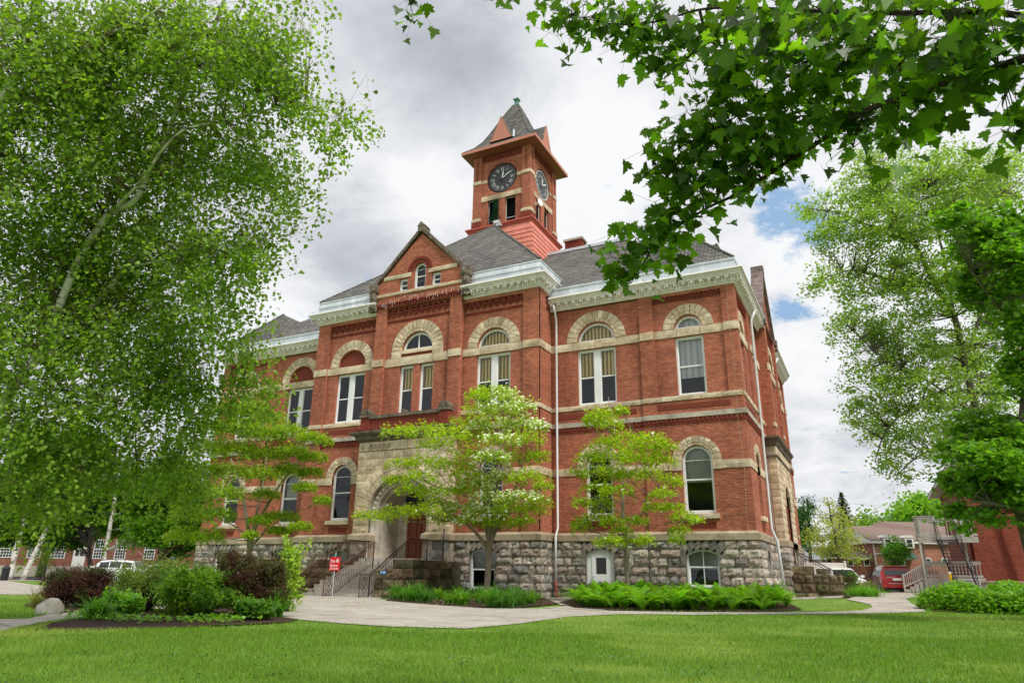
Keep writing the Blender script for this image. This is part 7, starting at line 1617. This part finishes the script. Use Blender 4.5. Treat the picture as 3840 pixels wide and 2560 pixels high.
for a,b_ in ((7.33,20.55),(7.55,22.3),(8.32,20.45),(10.0,22.3),(9.5,20.45)):
    p=MB(); z_=.1 if a<8 or a>9.9 else 3.3; p.box(a-.06,a+.06,b_-.06,b_+.06,z_,5.05); p.build('post',gw,root)
d2=MB(); d2.box(7.45,10.6,20.6,22.6,1.08,1.2); d2.box(7.45,10.3,20.58,20.64,.62,1.08); d2.box(7.5,10.3,20.56,20.6,.82,.86); d2.build('lower_deck',gw,root)
rail('lower_railing',7.4,10.5,20.65,1.2,1.0,16,root); rail('lower_railing',7.4,10.5,22.5,1.2,1.0,16,root)
# sloping stair rail at the left
y=20.6
for yy in (20.6,21.9):
    m=MB()
    m.hexa([(6.02,yy-.04,1.22),(7.4,yy-.04,2.02),(7.4,yy+.04,2.02),(6.02,yy+.04,1.22),(6.02,yy-.04,1.32),(7.4,yy-.04,2.12),(7.4,yy+.04,2.12),(6.02,yy+.04,1.32)])
    m.hexa([(6.05,yy-.03,.58),(7.4,yy-.03,1.2),(7.4,yy+.03,1.2),(6.05,yy+.03,.58),(6.05,yy-.03,.68),(7.4,yy-.03,1.32),(7.4,yy+.03,1.32),(6.05,yy+.03,.68)])
    for k in range(12): t=(k+.5)/12; xx=6.05+1.35*t; m.box(xx-.02,xx+.02,yy-.02,yy+.02,.62+.62*t,1.25+.8*t)
    m.box(6.0,6.1,yy-.05,yy+.05,.3,1.4); m.box(7.3,7.4,yy-.05,yy+.05,.3,2.2)
    m.build('sloping_railing',gw,root)
m=MB(); 
for k in range(5): m.box(6.1+.26*k,6.4+.26*k,20.6,21.9,.3,.48+.16*k)
m.build('lower_steps',gw,root)
st=MB()
A0,A1=(8.32,20.35,3.6),(8.9,19.0,.28); B0,B1=(9.42,20.35,3.6),(10.0,19.0,.28)
for a,b_ in ((A0,A1),(B0,B1)):
    a=Vector(a);b_=Vector(b_); st.tube([a,b_],.05,6); st.tube([a+Vector((0,0,1.15)),b_+Vector((0,0,1.05))],.022,6); st.tube([a+Vector((0,0,.6)),b_+Vector((0,0,.55))],.018,6)
    for t in (0,.33,.66,1.): q=a.lerp(b_,t); st.tube([q,q+Vector((0,0,1.1))],.02,6)
sr=st.build('stair_stringer',M['black'],root)
for k in range(16):
    t=(k+.5)/16; a=Vector(A0).lerp(Vector(A1),t); b_=Vector(B0).lerp(Vector(B1),t); tr=MB(); tr.hexa([a+Vector(v) for v in ((0,-.12,-.02),(0,.12,-.02))]+[b_+Vector(v) for v in ((0,.12,-.02),(0,-.12,-.02))]+[a+Vector(v) for v in ((0,-.12,.02),(0,.12,.02))]+[b_+Vector(v) for v in ((0,.12,.02),(0,-.12,.02))]); tr.build('tread',M['black'],root)
bo=empty('bollard',(8.7,20.0-1.0,.3),'white bollard with a yellow upper sleeve in front of the wooden stairs','bollard')
M['yellow']=mat('yellow_sleeve',(.75,.50,.02),.5,.4)
x,y=8.62,19.4
m=MB(); m.lathe([(.085,0),(.085,.75),(.086,.76)],x,y,14,.3); m.build('bollard_post',M['vinyl'],bo); m=MB(); m.lathe([(.095,.74),(.095,1.15),(.088,1.16)],x,y,14,.3); m.build('yellow_sleeve',M['yellow'],bo); m=MB(); m.lathe([(.09,1.16),(.09,1.2),(.06,1.25),(0.01,1.27)],x,y,14,.3); m.build('bollard_cap',M['clockwhite'],bo)
# --- vehicles
def carmat(n,c): 
    m=mat(n,c,.25,.5); m.node_tree.nodes['Principled BSDF'].inputs['Coat Weight'].default_value=.6; return m
M['carwhite']=carmat('white_car_paint',(.72,.74,.76)); M['carred']=carmat('red_car_paint',(.33,.008,.012)); M['tyre']=mat('tyre_rubber',(.02,.02,.02),.8); M['rim']=mat('alloy_rim',(.55,.56,.58),.3,.5,.8); M['tail']=mat('tail_light',(.45,.01,.01),.2,.6); M['carglass']=mat('car_glass',(.02,.025,.03),.05,.8); M['bumper']=mat('black_plastic',(.03,.03,.03),.6)
def car(name,label,loc,rz,paintm,L,Wd,Ht,belt,prof,gl,group=None,cat='car',wheels=(.9,-.95),wr=.33,sidewin=[],rear=False,z=0):
    """prof: list of (x, z_low, z_belt, z_top, halfwidth); x forward"""
    root=empty(name,(loc[0],loc[1],z),label,cat,group,rz)
    m=MB(); rings=[]
    for (x,zl,zb,zt,w) in prof:
        tw=w-.02-.30*max(0,zt-zb)
        r=[(x,-w*.92,zl),(x,-w,zl+.14),(x,-w*1.0,(zl+zb)/2),(x,-w*.97,zb)]
        r+=[(x,-tw,zt-.07 if zt>zb+.1 else zb+.01),(x,-tw+.10,zt),(x,tw-.10,zt),(x,tw,zt-.07 if zt>zb+.1 else zb+.01)]
        r+=[(x,w*.97,zb),(x,w,(zl+zb)/2),(x,w,zl+.14),(x,w*.92,zl)]
        rings.append([Vector(p) for p in r])
    for a,b in zip(rings,rings[1:]):
        n=len(a)
        for i in range(n): j=(i+1)%n; m.face([a[i],a[j],b[j],b[i]])
    m.face(rings[0]); m.face(rings[-1][::-1])
    body=m.build('body',paintm,root,local=True)
    # side glass between greenhouse stations
    for s in (-1,1):
        g=MB()
        for i0,i1 in sidewin:
            (x0,_,zb0,zt0,w0),(x1,_,zb1,zt1,w1)=prof[i0],prof[i1]
            def pt(x,zb,zt,w,t):
                tw=w-.02-.30*max(0,zt-zb); f=t; yy=w*.97+(tw-w*.97)*f; return (x,s*(yy+.008),zb+(zt-.07-zb)*f)
            dx=.04 if x1>x0 else -.04
            g.face([pt(x0+dx,zb0,zt0,w0,.12),pt(x1-dx,zb1,zt1,w1,.12),pt(x1-dx,zb1,zt1,w1,.9),pt(x0+dx,zb0,zt0,w0,.9)])
        g.build('side_window',M['carglass'],root,local=True)
    for gname,i0,i1 in gl:
        (x0,_,zb0,zt0,w0),(x1,_,zb1,zt1,w1)=prof[i0],prof[i1]
        lo=(x0,w0*.86,max(zb0,zt0) if zt0<=zb0+.1 else zb0+.05); hi=(x1,(w1-.02-.3*(zt1-zb1))-.1,zt1-.02)
        sg=1 if gname=='windscreen' else -1; o_=.02*sg
        g=MB(); g.face([(lo[0]+o_,-lo[1],lo[2]+.02),(lo[0]+o_,lo[1],lo[2]+.02),(hi[0]+o_,hi[1],hi[2]),(hi[0]+o_,-hi[1],hi[2])]); g.build(gname,M['carglass'],root,local=True)
    for wx in wheels:
        for s in (-1,1):
            w=MB(); yy=s*(Wd/2-.11)
            w.tube([(wx,yy-.11,wr),(wx,yy+.11,wr)],wr,20); wh=w.build('wheel',M['tyre'],root,local=True)
            r=MB(); r.tube([(wx,yy+s*.10,wr),(wx,yy+s*.118,wr)],wr*.64,14); r.build('rim',M['rim'],wh,local=True)
    for s in (-1,1):
        mi=MB(); mi.box(prof[0][0]-L*.33,prof[0][0]-L*.33+.16,s*Wd/2,s*(Wd/2+.2),belt,belt+.16); mi.build('wing_mirror',M['bumper'] if rear else paintm,root,local=True)
    return root
VP=[(2.5,.35,.62,.64,.80),(2.35,.24,.78,.80,.90),(1.7,.2,.96,.97,.97),(1.35,.2,1.02,1.04,.98),(.55,.2,1.04,1.68,.99),(-.3,.2,1.05,1.77,.99),(-1.3,.2,1.05,1.77,.99),(-2.2,.2,1.05,1.72,.98),(-2.42,.28,1.05,1.62,.95),(-2.5,.36,1.05,1.12,.92)]
xx,yy=PL(26.6,50.9)
van=car('minivan','red minivan parked tail towards the camera at the end of the walk',(xx,yy),YAW+PI/2-.32,M['carred'],5,1.98,1.77,1.05,VP,[('windscreen',3,4)],cat='minivan',wheels=(1.55,-1.5),wr=.34,sidewin=[(4,5),(5,6),(6,7)],rear=True,z=.2)
def lb(nm,mt,*b): m=MB(); m.box(*b); return m.build(nm,mt,van,local=True)
g=MB(); g.face([(-2.525,-.74,1.14),(-2.525,.74,1.14),(-2.40,.62,1.63),(-2.40,-.62,1.63)]); g.build('rear_window',M['carglass'],van,local=True)
for s in (-1,1):
    t_=MB(); t_.hexa([(-2.54,s*.80,.88),(-2.54,s*.95,.88),(-2.3,s*.985,.88),(-2.3,s*.8,.88),(-2.48,s*.78,1.38),(-2.46,s*.90,1.38),(-2.25,s*.93,1.38),(-2.25,s*.78,1.38)]); t_.build('tail_light',M['tail'],van,local=True)
lb('rear_bumper',M['carred'],-2.64,-2.4,-.93,.93,.36,.60); lb('chrome_strip',M['rim'],-2.655,-2.63,-.60,.60,.60,.63); lb('licence_plate',M['clockwhite'],-2.56,-2.53,-.26,.26,.80,.95); lb('underside',M['bumper'],-2.45,2.2,-.85,.85,.16,.34); lb('rear_spoiler',M['carred'],-2.58,-2.3,-.66,.66,1.66,1.72); lb('roof_rail',M['rim'],-2.0,.3,-.74,-.70,1.77,1.81); lb('roof_rail',M['rim'],-2.0,.3,.70,.74,1.77,1.81)
m=MB(); m.face([(-2.548,.25,.99),(-2.548,.62,.99),(-2.548,.62,1.02),(-2.548,.25,1.02)]); m.build('badge_lettering',M['rim'],van,local=True)
SPf=[(2.25,.3,.55,.57,.72),(2.1,.22,.70,.72,.84),(1.2,.2,.86,.88,.9),(.85,.2,.90,.92,.9),(.1,.2,.92,1.38,.9),(-.5,.2,.93,1.45,.9),(-1.2,.2,.93,1.36,.9),(-1.8,.2,.93,1.0,.88),(-2.2,.28,.88,.92,.84)]
UPf=[(2.3,.35,.72,.74,.80),(2.2,.28,.92,.94,.9),(1.4,.26,1.02,1.03,.94),(1.0,.26,1.06,1.08,.94),(.45,.26,1.08,1.62,.94),(-.3,.26,1.08,1.70,.94),(-1.2,.26,1.08,1.70,.94),(-2.0,.26,1.08,1.62,.93),(-2.3,.3,1.05,1.14,.9)]
x1,y1=PL(22.2,48.6); car('sedan','pale grey car facing the camera, half hidden by the flecked shrub',(x1,y1),YAW-PI/2-.1,M['carwhite'],4.5,1.8,1.5,.93,[(a,b,c,d+.12*(d>1.1),e) for a,b,c,d,e in SPf],[('windscreen',3,4)],wheels=(1.35,-1.3),sidewin=[(4,5),(5,6)],z=.22)
x1,y1=PL(-30.6,56); car('suv','white suv parked side-on on the left street behind the purple barberry',(x1,y1),YAW+PI+.05,M['carwhite'],4.6,1.88,1.7,1.08,UPf,[('windscreen',3,4),('rear_window',8,7)],wheels=(1.35,-1.35),wr=.36,sidewin=[(4,5),(5,6),(6,7)],z=.0,group='cars parked along the left street')
x1,y1=PL(-26.6,57); car('sedan','white sedan parked side-on on the left street, right of the white suv',(x1,y1),YAW+.05,M['carwhite'],4.4,1.8,1.46,.93,SPf,[('windscreen',3,4)],wheels=(1.35,-1.3),sidewin=[(4,5),(5,6)],z=.0,group='cars parked along the left street')
# --- stair railings
def railing(label,x,pts,panel=None,end=None,ax=0,circ=True,cat='railing'):
    """pts: (y,ztop,zbottom) polyline in plane x=const (ax=0) or y=const (ax=1)"""
    P=lambda a,z:Vector((x,a,z)) if ax==0 else Vector((a,x,z))
    p0=P(pts[0][0],0); root=empty('stair_railing',(p0.x,p0.y,max(0,pts[0][2])),label,cat,'iron railings of the front steps' if ax==0 else None)
    m=MB(); m.tube([P(a,t) for a,t,b in pts],.028,6); m.build('handrail',M['rust'],root)
    m=MB(); m.tube([P(a,t-.15) for a,t,b in pts],.014,5); m.tube([P(a,b+.10) for a,t,b in pts],.014,5)
    bl=MB(); ci=MB()
    for (a0,t0,b0),(a1,t1,b1) in zip(pts,pts[1:]):
        L=abs(a1-a0); n=max(1,int(L/.115))
        for k in range(n):
            u=(k+.5)/n; a=a0+(a1-a0)*u; t=t0+(t1-t0)*u; b=b0+(b1-b0)*u
            bl.tube([P(a,b+.06),P(a,t-.15)],.0095,4,False)
            if circ and k%1==0:
                c=[P(a+.048*math.cos(q),t-.075+.055*math.sin(q)) for q in [2*PI*i/8 for i in range(9)]]; ci.tube(c,.007,4,False)
    m.build('rail',M['rust'],root); bl.build('balusters',M['rust'],root); ci.build('ring_row',M['rust'],root)
    for a,t,b in (pts[0],pts[-1]): m=MB(); m.tube([P(a,b-.15),P(a,t+.01)],.022,6); m.build('post',M['rust'],root)
    if panel:
        a0,a1,z0,z1=panel; m=MB()
        for a in (a0,a1): m.tube([P(a,z0-(.18 if a==a0 else 0)),P(a,z1)],.022,6)
        m.tube([P(a0,z1),P(a1,z1)],.022,6); m.tube([P(a0,z0+.03),P(a1,z0+.03)],.012,5)
        cc=(a0+a1)/2; w=abs(a1-a0)/2-.05
        for zc,r in ((z0+.2,.10),(z0+.42,.13),(z0+.66,.10),(z0+.80,.07)):
            for s in (-1,1): m.tube([P(cc+s*w*.45+r*.75*math.cos(q)*.9,zc+r*math.sin(q)) for q in np.linspace(0,2*PI*.9,10)],.011,4,False)
            m.tube([P(cc+.05*math.cos(q),zc+.05*math.sin(q)) for q in np.linspace(0,2*PI,9)],.013,4,False)
        m.build('scroll_panel',M['rust'],root)
    return root
railing('brown iron railing along the left side of the front steps',-19.62,[(-7.3,.95,.0),(-4.35,2.62,1.38),(-2.75,2.64,1.4)],panel=(-7.95,-7.3,0.02,.93))
railing('brown iron railing down the middle of the front steps, behind the red sign',-17.62,[(-7.35,.96,.0),(-4.55,2.50,1.38)],panel=(-8.0,-7.35,.02,.96))
railing('brown iron railing along the right side of the front steps beside the stone cheek wall',-15.5,[(-7.5,.96,.0),(-4.6,2.62,1.38),(-3.0,2.66,1.42)],panel=(-8.15,-7.5,.02,.96))
r_=railing('brown iron railing running down the side stairs at the right of the courthouse',7.55,[(.75,2.5,1.62),(2.6,1.42,.6),(3.0,1.12,.25)],ax=1,panel=(3.55,2.98,.28,1.08)); r_['label']='brown iron railing with a scroll panel on the side stairs right of the courthouse'
# --- sign
x=-17.1; root=empty('no_entry_sign',(x,-8.0,0),'red No Entry sign on a thin grey post at the foot of the front steps','sign')
M['signred']=mat('sign_red',(.68,.008,.015),.5,.3)
m=MB(); m.tube([(x,-7.97,0),(x,-7.97,1.9)],.018,6); m.build('sign_post',M['lead'],root)
m=MB(); m.box(x-.29,x+.29,-8.0,-7.985,1.11,1.68); sb=m.build('sign_board',M['signred'],root)
text('No',.20,(x-.245,-8.003,1.45),(PI/2,0,0),M['clockwhite'],sb,'sign_lettering',.002,1.0)
text('Entry',.20,(x-.255,-8.003,1.26),(PI/2,0,0),M['clockwhite'],sb,'sign_lettering',.002,1.0)
m=MB(); cx_,cz_=x+.15,1.53; m.face([(cx_+.075*math.cos(a),-8.003,cz_+.075*math.sin(a)) for a in np.linspace(0,2*PI,25)[:-1]]); m.build('sign_symbol',M['clockwhite'],sb)
m=MB(); m.box(cx_-.05,cx_+.05,-8.007,-8.004,cz_-.014,cz_+.014); m.build('symbol_bar',M['signred'],sb)
m=MB(); 
for z in (1.205,1.165):
    xq=x-.25
    while xq<x+.22: L_=random.uniform(.03,.08); m.box(xq,xq+L_,-8.003,-8.0,z-.008,z+.008); xq+=L_+.018
m.build('small_print',M['clockwhite'],sb)
root=empty('wall_plaque',(-14.8,-7.45,1.07),'small blue and white plaque on the mossy cheek wall of the front steps','sign')
m=MB(); m.box(-14.96,-14.66,-7.47,-7.44,1.0,1.13); pb=m.build('plaque_board',mat('sign_blue',(.03,.22,.55),.5),root)
m=MB(); m.face([(-14.9+.03*math.cos(a),-7.472,1.065+.03*math.sin(a)) for a in np.linspace(0,2*PI,13)[:-1]]); m.box(-14.78,-14.72,-7.473,-7.47,1.03,1.10); m.build('plaque_symbol',M['clockwhite'],pb)
# --- electrical box, boulder, litter bin, banner
m=MB(); m.box(-13.02-1.1,-12.85-.98,-1.72,-1.55,.42,.62); tag(m.build('utility_box',M['lead']),'small grey utility box on the stone basement left of the barred window','utility box')
bx,by,bz,bw,bh=BOULDER
V=[];F=[];n=20
for j in range(n+1):
    for i in range(2*n):
        th=PI*j/n; ph=PI*i/n; v=Vector((math.sin(th)*math.cos(ph),math.sin(th)*math.sin(ph),math.cos(th))); k=1+.16*noise.noise(v*1.5+Vector((3,1,0)))+.05*noise.noise(v*5); V.append((v.x*bw*k,v.y*bw*.8*k,v.z*bh*1.15*k+.06))
for j in range(n):
    for i in range(2*n): a=j*2*n+i; b=j*2*n+(i+1)%(2*n); F.append((a,b,b+2*n,a+2*n))
me=bpy.data.meshes.new('boulder'); me.from_pydata(V,[],F); me.polygons.foreach_set('use_smooth',[True]*len(F)); me.materials.append(stone_mat('pale_boulder',(.34,.31,.26),(.58,.55,.48),6,bump=.4)); o=bpy.data.objects.new('boulder',me); COL.objects.link(o); o.location=(bx,by,.0); tag(o,'pale rounded boulder on the mulch in front of the purple barberry','boulder')
x,y=PL(-42.3,61.5); root=empty('litter_bin',(x,y,0),'dark litter bin beside the white birch trunks at the far left','bin')
m=MB(); m.lathe([(.26,0),(.30,.1),(.30,.85),(.26,.9)],x,y,14,0); m.build('bin_body',M['black'],root); m=MB(); m.lathe([(.32,.9),(.33,.98),(.2,1.15),(.05,1.22)],x,y,14,0); m.build('bin_lid',M['bumper'],root)
x,y=PL(-42.6,92); root=empty('banner_pole',(x,y,0),'lamp pole with a bright blue banner beyond the white sedan','street banner',rz=YAW)
m=MB(); m.tube([(0.45,0,0),(.45,0,5.5)],.08,8); m.build('pole',M['black'],root,local=True)
m=MB(); m.box(-.25,.35,-.02,.02,2.35,3.55); m.build('banner',mat('banner_blue',(.02,.20,.62),.6),root,local=True); m=MB(); m.box(-.02,.12,-.03,-.02,2.6,3.3); m.build('banner_figure',M['clockwhite'],root,local=True)
# overhead wires at the right
w=MB()
for z0,z1,fw in ((10.0,9.6,80),(8.4,8.1,80)):
    a=PL(26,fw);b=PL(60,fw+10); pts=[(a[0]+(b[0]-a[0])*t,a[1]+(b[1]-a[1])*t,z0+(z1-z0)*t-1.0*t*(1-t)) for t in np.linspace(0,1,16)]; w.tube(pts,.012,4,False)
tag(w.build('overhead_wires',M['black']),'thin utility wires crossing the sky right of the courthouse','wires')
